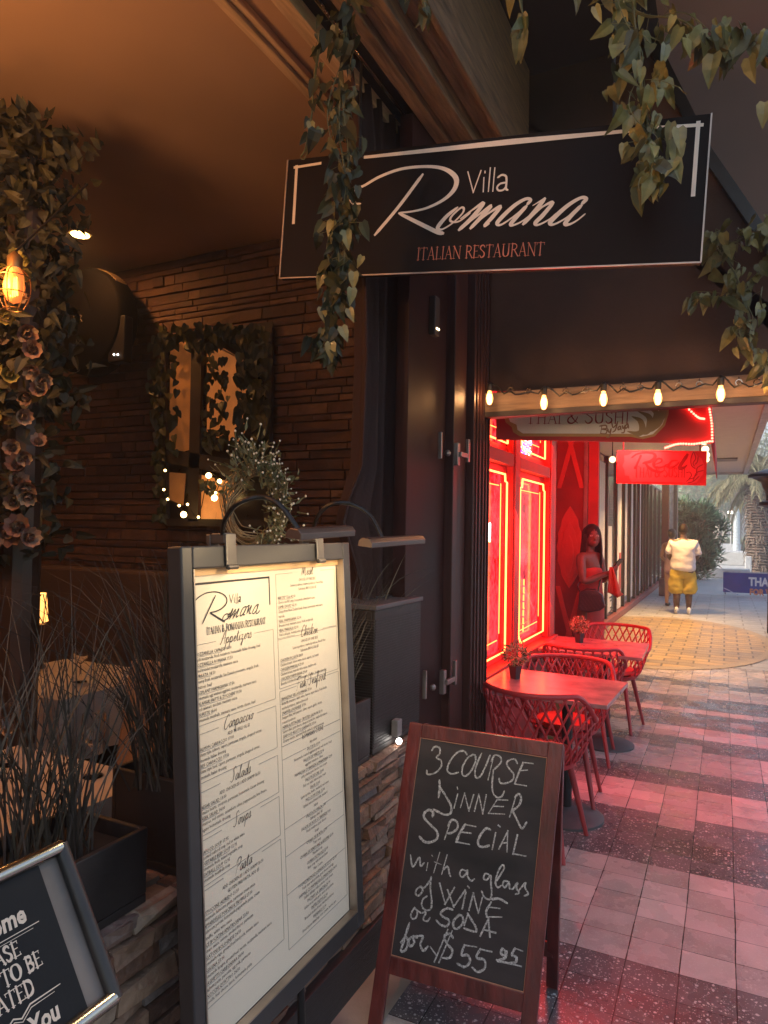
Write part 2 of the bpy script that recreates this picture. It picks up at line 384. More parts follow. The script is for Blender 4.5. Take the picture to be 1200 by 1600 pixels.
    mg_ = n('MixRGB'); mg_.inputs[2].default_value = (.03, .024, .022, 1); L.new(M('MAXIMUM', gum, sm.outputs[0]), mg_.inputs[0]); L.new(mj.outputs[0], mg_.inputs[1])
    L.new(mg_.outputs[0], b.inputs['Base Color'])
    rg = n('MapRange'); rg.inputs['From Min'].default_value = .35; rg.inputs['From Max'].default_value = .7; rg.inputs['To Min'].default_value = .16; rg.inputs['To Max'].default_value = .42
    L.new(nz.outputs[0], rg.inputs[0]); L.new(rg.outputs[0], b.inputs['Roughness'])
    bp = n('Bump'); bp.inputs['Strength'].default_value = .5; bp.inputs['Distance'].default_value = .004
    hh = M('ADD', M('SUBTRACT', M('MULTIPLY', nz.outputs[0], 1.2), M('MULTIPLY', joint, .9)), M('MULTIPLY', wn.outputs['Value'], .4))
    L.new(hh, bp.inputs['Height']); L.new(bp.outputs[0], b.inputs['Normal'])
    return m
def brick_pave_material(name, c1, c2, mortar, scale, w=.5, h=.25):
    m = bpy.data.materials.new(name); nt, N, L = nodes(m); b = N['Principled BSDF']
    g = N.new('ShaderNodeNewGeometry'); t = N.new('ShaderNodeTexBrick')
    t.inputs['Color1'].default_value = (*c1, 1); t.inputs['Color2'].default_value = (*c2, 1); t.inputs['Mortar'].default_value = (*mortar, 1)
    t.inputs['Scale'].default_value = scale; t.inputs['Mortar Size'].default_value = .012; t.inputs['Brick Width'].default_value = w; t.inputs['Row Height'].default_value = h
    t.inputs['Bias'].default_value = -.1
    L.new(g.outputs['Position'], t.inputs['Vector'])
    nz = N.new('ShaderNodeTexNoise'); nz.inputs['Scale'].default_value = 3; L.new(g.outputs['Position'], nz.inputs['Vector'])
    mr = N.new('ShaderNodeMapRange'); mr.inputs['To Min'].default_value = .7; mr.inputs['To Max'].default_value = 1.3; L.new(nz.outputs[0], mr.inputs[0])
    sc = N.new('ShaderNodeVectorMath'); sc.operation = 'SCALE'; L.new(t.outputs[0], sc.inputs[0]); L.new(mr.outputs[0], sc.inputs['Scale'])
    L.new(sc.outputs[0], b.inputs['Base Color']); b.inputs['Roughness'].default_value = .38
    return m
M_pave = paving_material()
M_oval = brick_pave_material('tan_inlay_bricks', (.42, .29, .14), (.24, .19, .14), (.1, .08, .06), 1.0, .34, .2)
M_grey = brick_pave_material('grey_far_pavers', (.4, .41, .43), (.32, .33, .35), (.16, .16, .17), 1.0, .6, .3)
M_plaza = mat('pale_concrete', (.4, .43, .45), .6, var=.12, vs=.6)
M_grass = mat('lawn_green', (.09, .15, .04), .9, var=.4, vs=2)
def sheet(name, x0, x1, y0, y1, z, m):
    return struct(MB().add([(x0, y0, z), (x1, y0, z), (x1, y1, z), (x0, y1, z)], [(0, 1, 2, 3)]).build(name, m))
sheet('ground', -500, 500, -500, 500, -.02, M_grass)
sheet('pavement', -1.13, 8, -6, 9.4, 0, M_pave)
sheet('far_pavement', -2.2, 8, 8.6, 20.3, -.004, M_grey)
sheet('plaza', -14, 26, 20.25, 62, -.008, M_plaza)
# oval brick inlay with its stone ring
def oval(cx, cy, rx, ry, n=64): return [(cx + rx * math.cos(2 * PI * i / n), cy + ry * math.sin(2 * PI * i / n)) for i in range(n)]
GF = Frame((0, 0, 0), (1, 0, 0), (0, 1, 0), (0, 0, 1))
a = oval(-.95, 11.5, 1.62, 2.75); bq = oval(-.95, 11.5, 1.5, 2.55)
mb = MB(); mb.add([(x, y, .004) for x, y in bq], [tuple(range(len(bq)))]); struct(mb.build('inlay_bricks', M_oval))
mb = MB(); n_ = len(a); mb.add([(x, y, .005) for x, y in a] + [(x, y, .005) for x, y in bq], [(i, (i + 1) % n_, n_ + (i + 1) % n_, n_ + i) for i in range(n_)])
struct(mb.build('inlay_ring', mat('ring_stone', (.33, .27, .2), .45, var=.2, vs=3)))
M_strip = mat('tan_concrete', (.42, .33, .24), .7, var=.18, vs=6, bump=.2)
sheet('concrete_strip', -1.17, -.985, -4, 2.6, .004, M_strip)
sheet('patio_floor', -7, -1.3, -3.2, 3.9, -.002, mat('dark_patio_floor', (.06, .045, .035), .5))

# restaurant room
M_ceil = mat('brown_plaster', (.4, .24, .15), .75, var=.1, vs=1.2, bump=.12, bs=9)
mb = MB(); mb.box(-7, -1.36, -3.2, 3.95, 3.5, 3.62); struct(mb.build('ceiling', M_ceil))
M_dark = mat('black_paint', (.014, .011, .01), .55, var=.3, vs=4, spec=.25)
M_room = mat('dark_room_wall', (.09, .06, .045), .8)
tag(MB().box(-7.1, -7, -3.2, 3.9, 0, 3.5).build('side_wall', M_room), 'dark plain side wall closing the dining room on the far left', 'wall')
tag(MB().box(-7, -1.1, -3.3, -3.2, 0, 3.5).build('rear_wall', M_room), 'dark rear wall of the dining room behind the viewer', 'wall')
tag(MB().box(-1.45, -1.2, -3.2, .35, 0, 3.36).build('daylight_block_wall', M_room), 'dark closed shop front wall left of the planters', 'wall')  # out-of-view wall added to narrow the opening and darken the dining room
# split-face stone wall at the back: one mesh, strips of stone laid in courses
M_split = mat('split_stone', (.3, .16, .1), .75, var=.3, vs=14, bump=.5, bs=60,
              island=[(.05, .02, .013), (.085, .035, .021), (.11, .05, .03), (.065, .026, .016), (.15, .076, .05), (.08, .034, .021), (.1, .044, .027)])
def courses(mb, F, a0, a1, b0, b1, hmin, hmax, lmin, lmax, dep, jit, base):
    b = b0
    while b < b1:
        h = min(rnd.uniform(hmin, hmax), b1 - b); a = a0 - rnd.uniform(0, lmax * .5)
        if b1 - b - h < hmin * .5: h = b1 - b
        while a < a1:
            l = rnd.uniform(lmin, lmax); p0 = max(a, a0); p1 = min(a + l, a1)
            if p1 - p0 > .004:
                d = dep + rnd.uniform(-jit, jit)
                j = lambda q: rnd.uniform(-q, q)
                vs = [F.P(p0 + .001, b + .001, base), F.P(p1 - .001, b + .001, base), F.P(p1 - .001, b + h - .001, base), F.P(p0 + .001, b + h - .001, base)]
                e = min(.006, h * .12)
                vs += [F.P(p0 + e * .6, b + e, d + j(jit * .5)), F.P(p1 - e * .6, b + e, d + j(jit * .5)), F.P(p1 - e * .6, b + h - e, d + j(jit * .5)), F.P(p0 + e * .6, b + h - e, d + j(jit * .5))]
                c = F.P((p0 + p1) / 2 + j(l * .2), b + h * .5 + j(h * .2), d + j(jit) + .002); vs.append(c)
                mb.add(vs, [(4, 5, 8), (5, 6, 8), (6, 7, 8), (7, 4, 8), (0, 1, 5, 4), (1, 2, 6, 5), (2, 3, 7, 6), (3, 0, 4, 7)])
            a += l
        b += h
    return mb
FB = Frame((0, 3.8, 0), (1, 0, 0), (0, 0, 1), (0, -1, 0))
wall = thing('stone_clad_wall', 'brown split stone wall at the back of the dim dining room', 'wall', (-4, 3.85, 0))
MB().box(-7, -1.3, 3.82, 3.95, 0, 3.5).build('wall_core', M_room, wall)
courses(MB(), FB, -6.6, -1.32, .2, 3.5, .04, .085, .1, .42, .012, .007, -.004).build('stone_cladding', M_split, wall)

# low ledge-stone wall towards the walkway
M_ledge = mat('ledge_stone', (.3, .2, .14), .7, var=.35, vs=16, bump=.9, bs=45,
              island=[(.13, .07, .045), (.24, .14, .09), (.3, .19, .12), (.18, .085, .05), (.2, .16, .14), (.28, .15, .08), (.36, .26, .18), (.16, .085, .05)])
FL = Frame((-1.17, 0, 0), (0, 1, 0), (0, 0, 1), (1, 0, 0))
lw = thing('stone_planter_wall', 'low ledge stone wall under the black planters with a dark skirting board', 'wall', (-1.28, 1.5, 0))
MB().box(-1.42, -1.185, .4, 2.9, 0, .72).build('wall_core', M_room, lw)
courses(MB(), FL, .4, 2.9, .16, .735, .022, .06, .05, .22, .012, .013, -.02).build('stone_cladding', M_ledge, lw)
M_skirt = mat('weathered_black_board', (.035, .03, .028), .55, var=.4, vs=9, stretch=(6, 1, 30), bump=.5, bs=10)
MB().box(-1.2, -1.13, .4, 2.9, .0, .165).build('skirting_board', M_skirt, lw, bevel=.004)
courses(MB(), Frame((0, 0, .72), (0, 1, 0), (-1, 0, 0), (0, 0, 1)), .4, 2.9, 1.16, 1.42, .05, .1, .1, .25, .012, .006, -.01).build('stone_coping', M_ledge, lw)

# upper building, canopies
M_upper = mat('painted_upper_wall', (.3, .26, .23), .7, var=.1, vs=2)
tag(MB().box(-9, -1.5, -4, 19, 4.2, 9).build('sun_block_storey', M_upper), 'plain upper storey of the shop building above the canopy', 'building')  # extra height added so the sun stays off the walkway
M_soffL = mat('pale_soffit', (.3, .21, .17), .7, var=.06, vs=1.5)
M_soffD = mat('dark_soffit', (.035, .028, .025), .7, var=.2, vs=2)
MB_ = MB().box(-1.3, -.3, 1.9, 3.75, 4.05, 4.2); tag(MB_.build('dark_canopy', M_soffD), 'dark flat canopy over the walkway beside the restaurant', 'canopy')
MB_ = MB().box(-.3, .95, 1.9, 12, 4.05, 4.2); tag(MB_.build('pale_canopy', M_soffL), 'pale plastered canopy at the upper right above the hanging sign', 'canopy')
fc = thing('far_canopy', 'long pale canopy over the walkway past the red awning', 'canopy', (-.7, 11, 2.9))
MB().box(-1.9, .34, 3.9, 16.4, 2.9, 3.12).build('soffit', mat('far_soffit_white', (.6, .58, .57), .75, var=.05), fc)
mb = MB(); mb.box(.341, .42, 3.9, 16.4, 2.86, 3.3); mb.box(-1.9, .42, 16.402, 16.5, 2.86, 3.3); mb.build('canopy_edge', mat('canopy_edge_grey', (.5, .5, .52), .6), fc)
mb = MB(); p0 = on(1120, 718, Z=2.9); p1 = on(1152, 718, Z=2.9)
mb.box(p0.x, p1.x, p0.y - .25, p0.y + .25, 2.885, 2.9); mb.build('vent_slot', mat('vent_grey', (.22, .22, .22), .6), fc)

# wooden fascia over the open front, seen from below
M_wood = mat('old_brown_wood', (.2, .12, .075), .6, var=.45, vs=6, stretch=(9, .8, 9), bump=.6, bs=12)
M_woodL = mat('light_timber_trim', (.5, .33, .2), .55, var=.3, vs=6, stretch=(9, .8, 9), bump=.3, bs=10)
fa = thing('timber_fascia', 'old timber fascia boards and trim above the open restaurant front', 'fascia', (-1.2, 1.5, 3.4))
MB().box(-1.64, -1.6, -3.2, 3.6, 3.455, 3.5).box(-1.6, -1.57, -3.2, 3.6, 3.47, 3.5).build('ceiling_moulding', M_woodL, fa, bevel=.004)
MB().box(-1.41, -1.36, -3.2, 3.6, 3.40, 3.62).box(-1.36, -1.34, -3.2, 3.6, 3.385, 3.62).build('inner_trim', M_woodL, fa, bevel=.004)
MB().box(-1.339, -1.225, -3.2, 3.6, 3.44, 3.7).build('track_recess', M_dark, fa)
MB().tube([(-1.285, -3.2, 3.43), (-1.285, 3.6, 3.43)], .008).build('steel_rail', mat('bright_steel', (.6, .5, .4), .25, 1), fa, smooth=True)
mb = MB(); mb.box(-1.224, -1.165, -3.2, 3.6, 3.40, 3.66); mb.box(-1.16, -1.115, -3.2, 3.6, 3.425, 3.9); mb.box(-1.11, -1.055, -3.2, 3.6, 3.40, 3.9)
mb.build('fascia_board', M_wood, fa, bevel=.005)
mb = MB(); mb.box(-1.05, -1.0, -3.2, 1.7, 3.44, 4.04); mb.box(-1.0, -.975, -3.2, 1.7, 3.40, 4.04); mb.box(-1.05, -.97, 1.704, 3.6, 3.47, 4.04); mb.box(-.97, -.945, 1.704, 3.6, 3.44, 4.04)
mb.build('outer_board', M_wood, fa, bevel=.004)

# dark awning end panel and the lamp beam across the walkway
FV = Frame((0, 3.66, 0), (1, 0, 0), (0, 0, 1), (0, -1, 0))
M_val = mat('brown_awning_fabric', (.07, .034, .023), .8, var=.45, vs=1.6, bump=.2, bs=60)
va = thing('fabric_awning', 'dark brown awning with a sloping outer edge behind the hanging sign', 'awning', (-.5, 3.66, 2.4))
pl = [FV.px(757, 610), FV.px(757, 300), (-1.2, 4.04), FV.px(975, -20), FV.px(1105, 245), FV.px(1200, 388), FV.px(1420, 700), FV.px(1420, 640), FV.px(1200, 606)]
MB().prism(FV, pl, -.03, 0).build('end_panel', M_val, va)
q0, q1, q2 = FV.px(975, -20), FV.px(1105, 245), FV.px(1420, 705)
mb = MB(); mb.beam(FV.P(*q0, .02), FV.P(*q1, .02), .05, .05); mb.beam(FV.P(*q1, .021), FV.P(*q2, .021), .05, .05); mb.build('sloping_edge_bar', mat('black_metal', (.02, .018, .017), .38, .3), va)
bm_ = thing('wooden_beam', 'brown beam across the walkway carrying the string of bulbs', 'beam', (-.5, 3.63, 2.3))
zb, zt = on(1000, 630, Y=3.6).z, on(1000, 597, Y=3.6).z
MB().box(-1.18, 2.2, 3.6, 3.655, zb, zt).build('beam_board', mat('warm_beam_wood', (.3, .19, .12), .5, var=.35, vs=5, stretch=(1, 6, 8), bump=.3, bs=14), bm_, bevel=.004)
MB().box(-1.18, 2.2, 3.585, 3.66, zb - .03, zb - .001).build('lower_lip', mat('dark_lip', (.06, .045, .04), .5), bm_, bevel=.003)

# dark pillar, folding door leaves with latches, curtain
M_frame = mat('dark_bronze_frame', (.05, .017, .013), .45, var=.4, vs=5, stretch=(8, 8, .4), spec=.35)
M_glassd = mat('dark_tinted_glass', (.034, .012, .01), .5, var=.4, vs=3, spec=.15)
M_nick = mat('brushed_nickel', (.3, .25, .23), .4, .8)
pi_ = thing('folding_door', 'dark bronze folding door leaves stacked at the end of the open front', 'door', (-1.2, 3.3, 0))
def post(y0, y1, x0, x1, nm): MB().box(x0, x1, y0, y1, 0, 3.4).build(nm, M_frame, pi_, bevel=.004)
post(3.42, 3.7, -1.32, -1.165, 'end_post'); post(3.245, 3.40, -1.3, -1.2, 'door_leaf'); post(3.18, 3.235, -1.31, -1.185, 'door_leaf')
mb = MB()
for y in (3.45, 3.5, 3.56, 3.61, 3.66): mb.box(-1.165, -1.157, y, y + .012, .02, 3.38)
mb.build('reeded_strip', M_frame, pi_, bevel=.002)
MB().box(-1.285, -1.225, 2.72, 3.17, .02, 3.4).build('door_panel', M_glassd, pi_, bevel=.003)
for (x, y) in ((712, 710), (690, 1065)):
    p = on(x, y, X=-1.185); mb = MB()
    mb.box(-1.19, -1.165, p.y - .02, p.y + .012, p.z - .055, p.z + .055)
    mb.box(-1.165, -1.15, p.y - .012, p.y + .11, p.z - .012, p.z + .012); mb.box(-1.165, -1.148, p.y + .085, p.y + .11, p.z - .03, p.z + .085)
    mb.box(-1.2, -1.18, p.y - .2, p.y - .188, p.z - .04, p.z + .085); mb.ball((-1.185, p.y - .11, p.z - .005), .016)
    mb.build('latch', M_nick, pi_, bevel=.003)
cu_ = MB(); nC = 90
rows = [(0.0, 0), (.5, 0), (1.0, 0), (1.35, .0), (1.45, .06), (1.62, .17), (1.72, .12), (1.85, .02), (2.3, 0), (3.0, .03), (3.42, .05)]
for zi, (z, pinch) in enumerate(rows):
    for i in range(nC):
        t = i / (nC - 1); y = 2.52 - (pinch if t < .3 else 0) * (1 - t / .3) * 1.0 + t * (.66 + 0)
        x = -1.36 + .035 * math.sin(t * 46 + z * .5) + .012 * math.sin(t * 117 + z)
        if z > 3.2: y -= .1 * (1 - t)
        cu_.v.append((x, y, z))
for zi in range(len(rows) - 1):
    for i in range(nC - 1): q = zi * nC + i; cu_.f.append((q, q + 1, q + 1 + nC, q + nC)); cu_.m.append(0)
cut = cu_.build('curtain', mat('black_curtain', (.034, .012, .009), .85, var=.2, bump=.2, bs=80), None, smooth=True)
cut.modifiers.new('thick', 'SOLIDIFY').thickness = .006
tag(cut, 'black curtain hanging beside the folding door, bunched half way up', 'curtain')
se = thing('wall_sensor', 'small grey box sensor high on the dark door panel under the hanging sign', 'sensor', on(676, 495, X=-1.22))
p = on(676, 495, X=-1.22); MB().box(-1.228, -1.195, p.y - .03, p.y + .03, p.z - .09, p.z + .09).build('case', mat('sensor_grey', (.05, .032, .028), .6), se, bevel=.006)
for dy in (-.012, .01): MB().ball((-1.193, p.y + dy, p.z - .06), .005, seg=6).build('indicator_lamp', mat('tiny_warm_led', (1, .8, .5), .4, em=(1, .75, .4), es=4), se)

# ================================================================== RED SHOP
M_red = mat('red_painted_wood', (.48, .03, .028), .45, var=.18, vs=4, bump=.15, bs=20)
M_redD = mat('deep_red_paint', (.3, .02, .02), .5, var=.2, vs=5)
M_neon = mat('orange_red_neon', (.8, .1, .03), .4, var=0, em=(1, .055, .012), es=13)
M_neon2 = mat('dim_neon', (.8, .1, .03), .4, var=0, em=(1, .1, .02), es=4)
def pane_material():
    m = bpy.data.materials.new('red_lit_window'); nt, N, L = nodes(m); b = N['Principled BSDF']
    g = N.new('ShaderNodeNewGeometry'); mp = N.new('ShaderNodeMapping'); mp.inputs['Scale'].default_value = (1, 1, .8); L.new(g.outputs['Position'], mp.inputs[0])
    v = N.new('ShaderNodeTexVoronoi'); v.inputs['Scale'].default_value = 30; L.new(mp.outputs[0], v.inputs['Vector'])
    z = N.new('ShaderNodeTexNoise'); z.inputs['Scale'].default_value = 3.2; z.inputs['Detail'].default_value = 7; L.new(mp.outputs[0], z.inputs['Vector'])
    z2 = N.new('ShaderNodeTexNoise'); z2.inputs['Scale'].default_value = 34; z2.inputs['Detail'].default_value = 3; L.new(mp.outputs[0], z2.inputs['Vector'])
    mu = N.new('ShaderNodeMath'); mu.operation = 'MULTIPLY'; L.new(v.outputs['Distance'], mu.inputs[0]); L.new(z2.outputs[0], mu.inputs[1])
    ad = N.new('ShaderNodeMath'); ad.operation = 'MULTIPLY_ADD'; L.new(mu.outputs[0], ad.inputs[0]); ad.inputs[1].default_value = 1.0; L.new(z.outputs[0], ad.inputs[2])
    rp = N.new('ShaderNodeValToRGB'); e = rp.color_ramp.elements
    e[0].position = .44; e[0].color = (.07, .001, .003, 1); e[1].position = .88; e[1].color = (1, .07, .09, 1)
    x = e.new(.56); x.color = (.4, .006, .012, 1); x = e.new(.68); x.color = (.85, .03, .05, 1)
    L.new(ad.outputs[0], rp.inputs[0]); L.new(rp.outputs[0], b.inputs['Emission Color']); b.inputs['Emission Strength'].default_value = .42
    b.inputs['Base Color'].default_value = (.06, .005, .008, 1); b.inputs['Roughness'].default_value = .12
    return m
M_pane = pane_material()
XW = -1.28
sh = thing('red_shop_front', 'red painted shop front with glowing windows lined in orange neon', 'shop front', (XW, 4.8, 0))
MB().box(-1.5, XW, 3.72, 5.78, 0, .70).build('lower_wall', M_red, sh)
mb = MB(); mb.box(XW + .002, XW + .02, 3.74, 5.7, .1, .62); mb.build('lower_panel', M_redD, sh, bevel=.006)
mb = MB(); mb.box(-1.5, -1.22, 3.72, 5.78, .701, .755); mb.build('window_sill', M_red, sh, bevel=.006)
mb = MB()
for y0, y1 in ((3.71, 3.75), (4.5, 4.66), (5.55, 5.72)):
    mb.box(-1.4, -1.255, y0, y1, .757, 3.4)
    mb.box(-1.254, -1.245, y0 + .02, y1 - .02, .757, 3.4)
mb.build('window_post', M_red, sh, bevel=.005)
MB().box(-1.4, -1.25, 3.752, 4.498, 2.02, 2.1).box(-1.4, -1.25, 4.662, 5.548, 2.02, 2.1).build('transom', mat('dusty_red_paint', (.3, .08, .07), .5), sh, bevel=.005)
MB().box(-1.75, -1.3, 5.73, 6.0, 0, 3.4).build('end_pilaster', M_red, sh, bevel=.01)
MB().box(-1.9, -1.76, 5.9, 8.3, 0, 3.4).build('recess_wall', M_red, sh)
MB().box(-1.75, -1.298, 3.72, 5.7, 3.0, 4.3).build('upper_wall', M_redD, sh)
for y0, y1 in ((3.752, 4.498), (4.662, 5.548)):
    for z0, z1 in ((.757, 2.018), (2.102, 2.98)):
        w = MB().box(-1.345, -1.33, y0, y1, z0, z1).build('window', M_pane, sh)
        mb = MB(); t = .05
        mb.box(-1.329, -1.3, y0, y0 + t, z0, z1).box(-1.329, -1.3, y1 - t, y1, z0, z1).box(-1.3289, -1.301, y0 + t, y1 - t, z0, z0 + t).box(-1.3289, -1.301, y0 + t, y1 - t, z1 - t, z1)
        mb.build('frame', M_red, w, bevel=.004)
        a0, a1, b0, b1 = y0 + .075, y1 - .075, z0 + .06, z1 - .06; c = .06
        loop = [(a0 + c, b0), (a1 - .012, b0), (a1 - .012, b1 - .05), (a1 - .05, b1 - .045), (a1 - .06, b1), (a0 + c, b1), (a0 + .05, b1 - c), (a0, b1 - c), (a0, b0 + c)]
        MB().tube([(-1.272, y, z) for y, z in loop], .0062, 8, closed=True).build('neon_tube', M_neon, w, smooth=True)
        i = .075
        mb = MB()
        mb.tube([(-1.295, a1 - i, b0 + .12), (-1.295, a1 - i, b1 - i * .8)], .0035, 6); mb.tube([(-1.295, a0 + i, b1 - i), (-1.295, a1 - i * 1.6, b1 - i)], .0035, 6)
        mb.tube([(-1.295, a0 + i, b0 + i), (-1.295, a1 - i * 1.6, b0 + i * 1.1)], .0035, 6)
        mb.build('neon_accent_tube', M_neon2, w, smooth=True)
# white and blue neon sign inside the nearer window, half behind the post
ns = thing('neon_window_sign', 'white blue and yellow neon sign in the nearer red window', 'neon sign', (-1.31, 4.0, 1.4))
FN = Frame((-1.318, 0, 0), (0, 1, 0), (0, 0, 1), (1, 0, 0))
def npx(x, y): return FN.px(x, y)
Mw = mat('white_neon', (.9, .9, .95), .4, var=0, em=(.9, .95, 1), es=7); Mb = mat('blue_neon', (.1, .2, .8), .4, var=0, em=(.08, .16, 1), es=5); My = mat('yellow_neon', (.9, .8, .2), .4, var=0, em=(1, .85, .2), es=5)
mb = MB(); c = npx(744, 800)
mb.tube([FN.P(*npx(*q)) for q in ((738, 810), (749, 770), (756, 806))], .013, 8); mb.tube([FN.P(*npx(*q)) for q in ((740, 796), (754, 796))], .01, 8); mb.build('white_tube', Mw, ns, smooth=True); mb = MB()
mb.tube([FN.P(*npx(*q)) for q in ((748, 856), (752, 850), (753, 862), (748, 866), (753, 872), (750, 880), (745, 872))], .009, 8, smooth=3); mb.build('white_tube', Mw, ns, smooth=True)
mb = MB(); a_, b_ = npx(738, 842), npx(762, 817); mb.fbox(FN, a_[0], b_[0], min(a_[1], b_[1]), max(a_[1], b_[1]), 0, .02); mb.build('white_panel', mat('white_lightbox', (.9, .9, .9), .4, var=0, em=(1, .97, .9), es=3.5), ns)
MB().fbox(FN, a_[0], b_[0], min(a_[1], b_[1]) - .02, min(a_[1], b_[1]) - .001, 0, .02).build('yellow_bar', My, ns)
MB().tube([FN.P(*npx(*q)) for q in ((744, 880), (752, 868), (756, 862))], .011, 8).build('blue_tube', Mb, ns, smooth=True)
MB().tube([FN.P(*npx(*q)) for q in ((742, 912), (752, 888), (760, 868))], .009, 8).build('yellow_tube', My, ns, smooth=True)
vs_ = thing('vertical_neon_letters', 'small column of stacked orange neon letters in the farther red window', 'neon sign', (-1.31, 4.95, 1.2))
mb = MB()
for k, y in enumerate(range(905, 986, 12)):
    a_, b_ = FN.px(818.6 - (y - 905) * .02, y)
    mb.tube([FN.P(a_, b_), FN.P(a_, b_ - .045)], .006, 6)
    if k % 2: mb.tube([FN.P(a_, b_ - .045), FN.P(a_ + .02, b_ - .045)], .005, 6)
mb.build('letter_tubes', M_neon2, vs_, smooth=True)
bd = thing('beaded_pendant', 'sparkling beaded pendant with violet dots behind the upper red window', 'pendant', (-1.315, 5.0, 2.6))
for k in range(60): a_, b_ = FN.px(rnd.uniform(812, 829), rnd.uniform(688, 722)); MB().ball(FN.P(a_, b_, .004), .006, seg=5).build('bead', mat('pink_bead_light', (.9, .6, .7), .3, var=0, em=(1, .45, .5), es=2), bd)
for k in range(8): a_, b_ = FN.px(rnd.uniform(815, 832), rnd.uniform(690, 724)); MB().ball(FN.P(a_, b_, .006), .012, seg=6).build('violet_bulb', mat('violet_light', (.4, .1, .9), .3, var=0, em=(.3, .05, 1), es=4), bd)

# carved panel in the recess
FP = Frame((0, 7.95, 0), (1, 0, 0), (0, 0, 1), (0, -1, 0))
cp = thing('carved_panel', 'tall red carved panel with crossed bars and a leaf relief beside the woman', 'panel', (-1.5, 8, 0))
M_redL = mat('bright_red_relief', (.62, .055, .04), .45, var=.12, vs=5)
MB().fbox(FP, -1.74, -1.26, 0, 2.88, -.1, 0).build('back_board', M_redD, cp)
for a_ in (-1.76, -1.41): MB().fbox(FP, a_, a_ + .045, 0, 2.88, .001, .05).build('grey_upright', mat('greyed_metal_upright', (.3, .2, .19), .45, .4), cp, bevel=.005)
MB().fbox(FP, -1.36, -1.25, 0, 2.88, .001, .04).build('red_upright', M_red, cp, bevel=.006)
k = 0
for z0 in (-.25, 2.08):
    for s_ in (0, 1):
        a0, a1 = (-1.71, -1.405) if s_ == 0 else (-1.405, -1.71); k += 1
        zz = z0 if z0 > 0 else .0
        mb = MB(); mb.add([FP.P(a0, zz, .012 + .003 * k), FP.P(a0 + .05 * (1 if s_ == 0 else -1), zz, .012 + .003 * k), FP.P(a1, zz + .98, .012 + .003 * k), FP.P(a1 - .05 * (1 if s_ == 0 else -1), zz + .98, .012 + .003 * k)], [(0, 1, 2, 3)])
        cb = mb.build('crossed_bar', M_redL, cp); cb.modifiers.new('t', 'SOLIDIFY').thickness = .02
def lf(cx, cz, w, h, n=13):
    out = []
    for i in range(n): t = i / (n - 1); out.append((cx + w * math.sin(PI * t) ** .7 * (1 - .12 * (i % 2)), cz - h + 2 * h * t))
    for i in range(1, n - 1): t = 1 - i / (n - 1); out.append((cx - w * math.sin(PI * t) ** .7 * (1 - .12 * (i % 2)), cz - h + 2 * h * t))
    return out
mb = MB(); mb.prism(FP, lf(-1.56, 1.42, .145, .46), .001, .03); mb.prism(FP, lf(-1.56, 1.36, .1, .34), .0305, .042); mb.prism(FP, lf(-1.56, 1.34, .055, .22), .0425, .055)
mb.build('leaf_relief', M_redL, cp, bevel=.006)

# awning of the red shop
YA = 3.82
FA = Frame((0, YA, 0), (1, 0, 0), (0, 0, 1), (0, -1, 0))
M_can = mat('red_canvas', (.42, .028, .03), .7, var=.1, vs=6, bump=.1, bs=80)
aw = thing('red_awning', 'rounded red canvas awning with a cream name panel on its side', 'awning', (-.7, 5.3, 2.1))
bl, br = FA.px(775, 687), FA.px(1111, 693)
prof = [(br[0] - (br[0] - bl[0]) * (1 - math.cos(t * PI / 2)) , br[1] + .12 + .85 * math.sin(t * PI / 2)) for t in [i / 12 for i in range(13)]]
outl = [bl, br] + prof
MB().prism(FA, outl, -.012, 0).build('side_panel', M_can, aw)
mb = MB(); run = [br] + prof; n_ = len(run)
mb.add([FA.P(a, b, -.013) for a, b in run] + [FA.P(a, b, -2.45) for a, b in run], [(i, i + 1, n_ + i + 1, n_ + i) for i in range(n_ - 1)])
tp = mb.build('canopy_cloth', M_can, aw, smooth=True); tp.modifiers.new('t', 'SOLIDIFY').thickness = .006
def A6(x, y): return FA.px(780 + x / 4.2857, 630 + y / 4.2857)
M_gold = mat('dull_gold', (.45, .26, .09), .5, var=.1); M_cream = mat('cream_panel', (.86, .82, .76), .6, var=.05); M_maroon = mat('maroon_letter', (.34, .015, .025), .6, var=0); M_brz = mat('bronze_leaf', (.36, .24, .11), .5, var=.15)
gold = [(25, -60), (28, 75), (45, 130), (85, 160), (95, 195), (140, 222), (880, 225), (960, 240), (1040, 222), (1110, 150), (1135, 70), (1135, -60)]
cream = [(50, -60), (55, 70), (75, 125), (118, 145), (125, 180), (160, 203), (880, 206), (950, 226), (1030, 208), (1092, 145), (1122, 70), (1122, -60)]
MB().prism(FA, [A6(*p) for p in gold], .001, .004).build('gold_border', M_gold, aw)
MB().prism(FA, [A6(*p) for p in cream], .0045, .007).build('cream_panel', M_cream, aw)
mb = MB(); serif(mb, FA, 'THAI & SUSHI', A6(175, 138), A6(872, 136), .0625, .009, wt=1.15, big=1.2)
w_ = .0065
def st(pts, w=w_, conv=A6, F=FA, off=.0095, n=5, mi=0, jit=0): mb.stroke(F, [conv(*p) for p in pts], w, off, mi, n, jit)
st([(380, 40), (420, 62), (480, 72), (560, 62)], .01)
mb.build('sign_lettering', M_maroon, aw)
mb = MB()
st([(690, 150), (682, 200)]); st([(675, 155), (715, 150), (720, 170), (690, 175), (722, 182), (715, 205), (680, 205)]); st([(728, 172), (738, 198), (752, 172)]); st([(752, 172), (740, 225), (722, 230)])
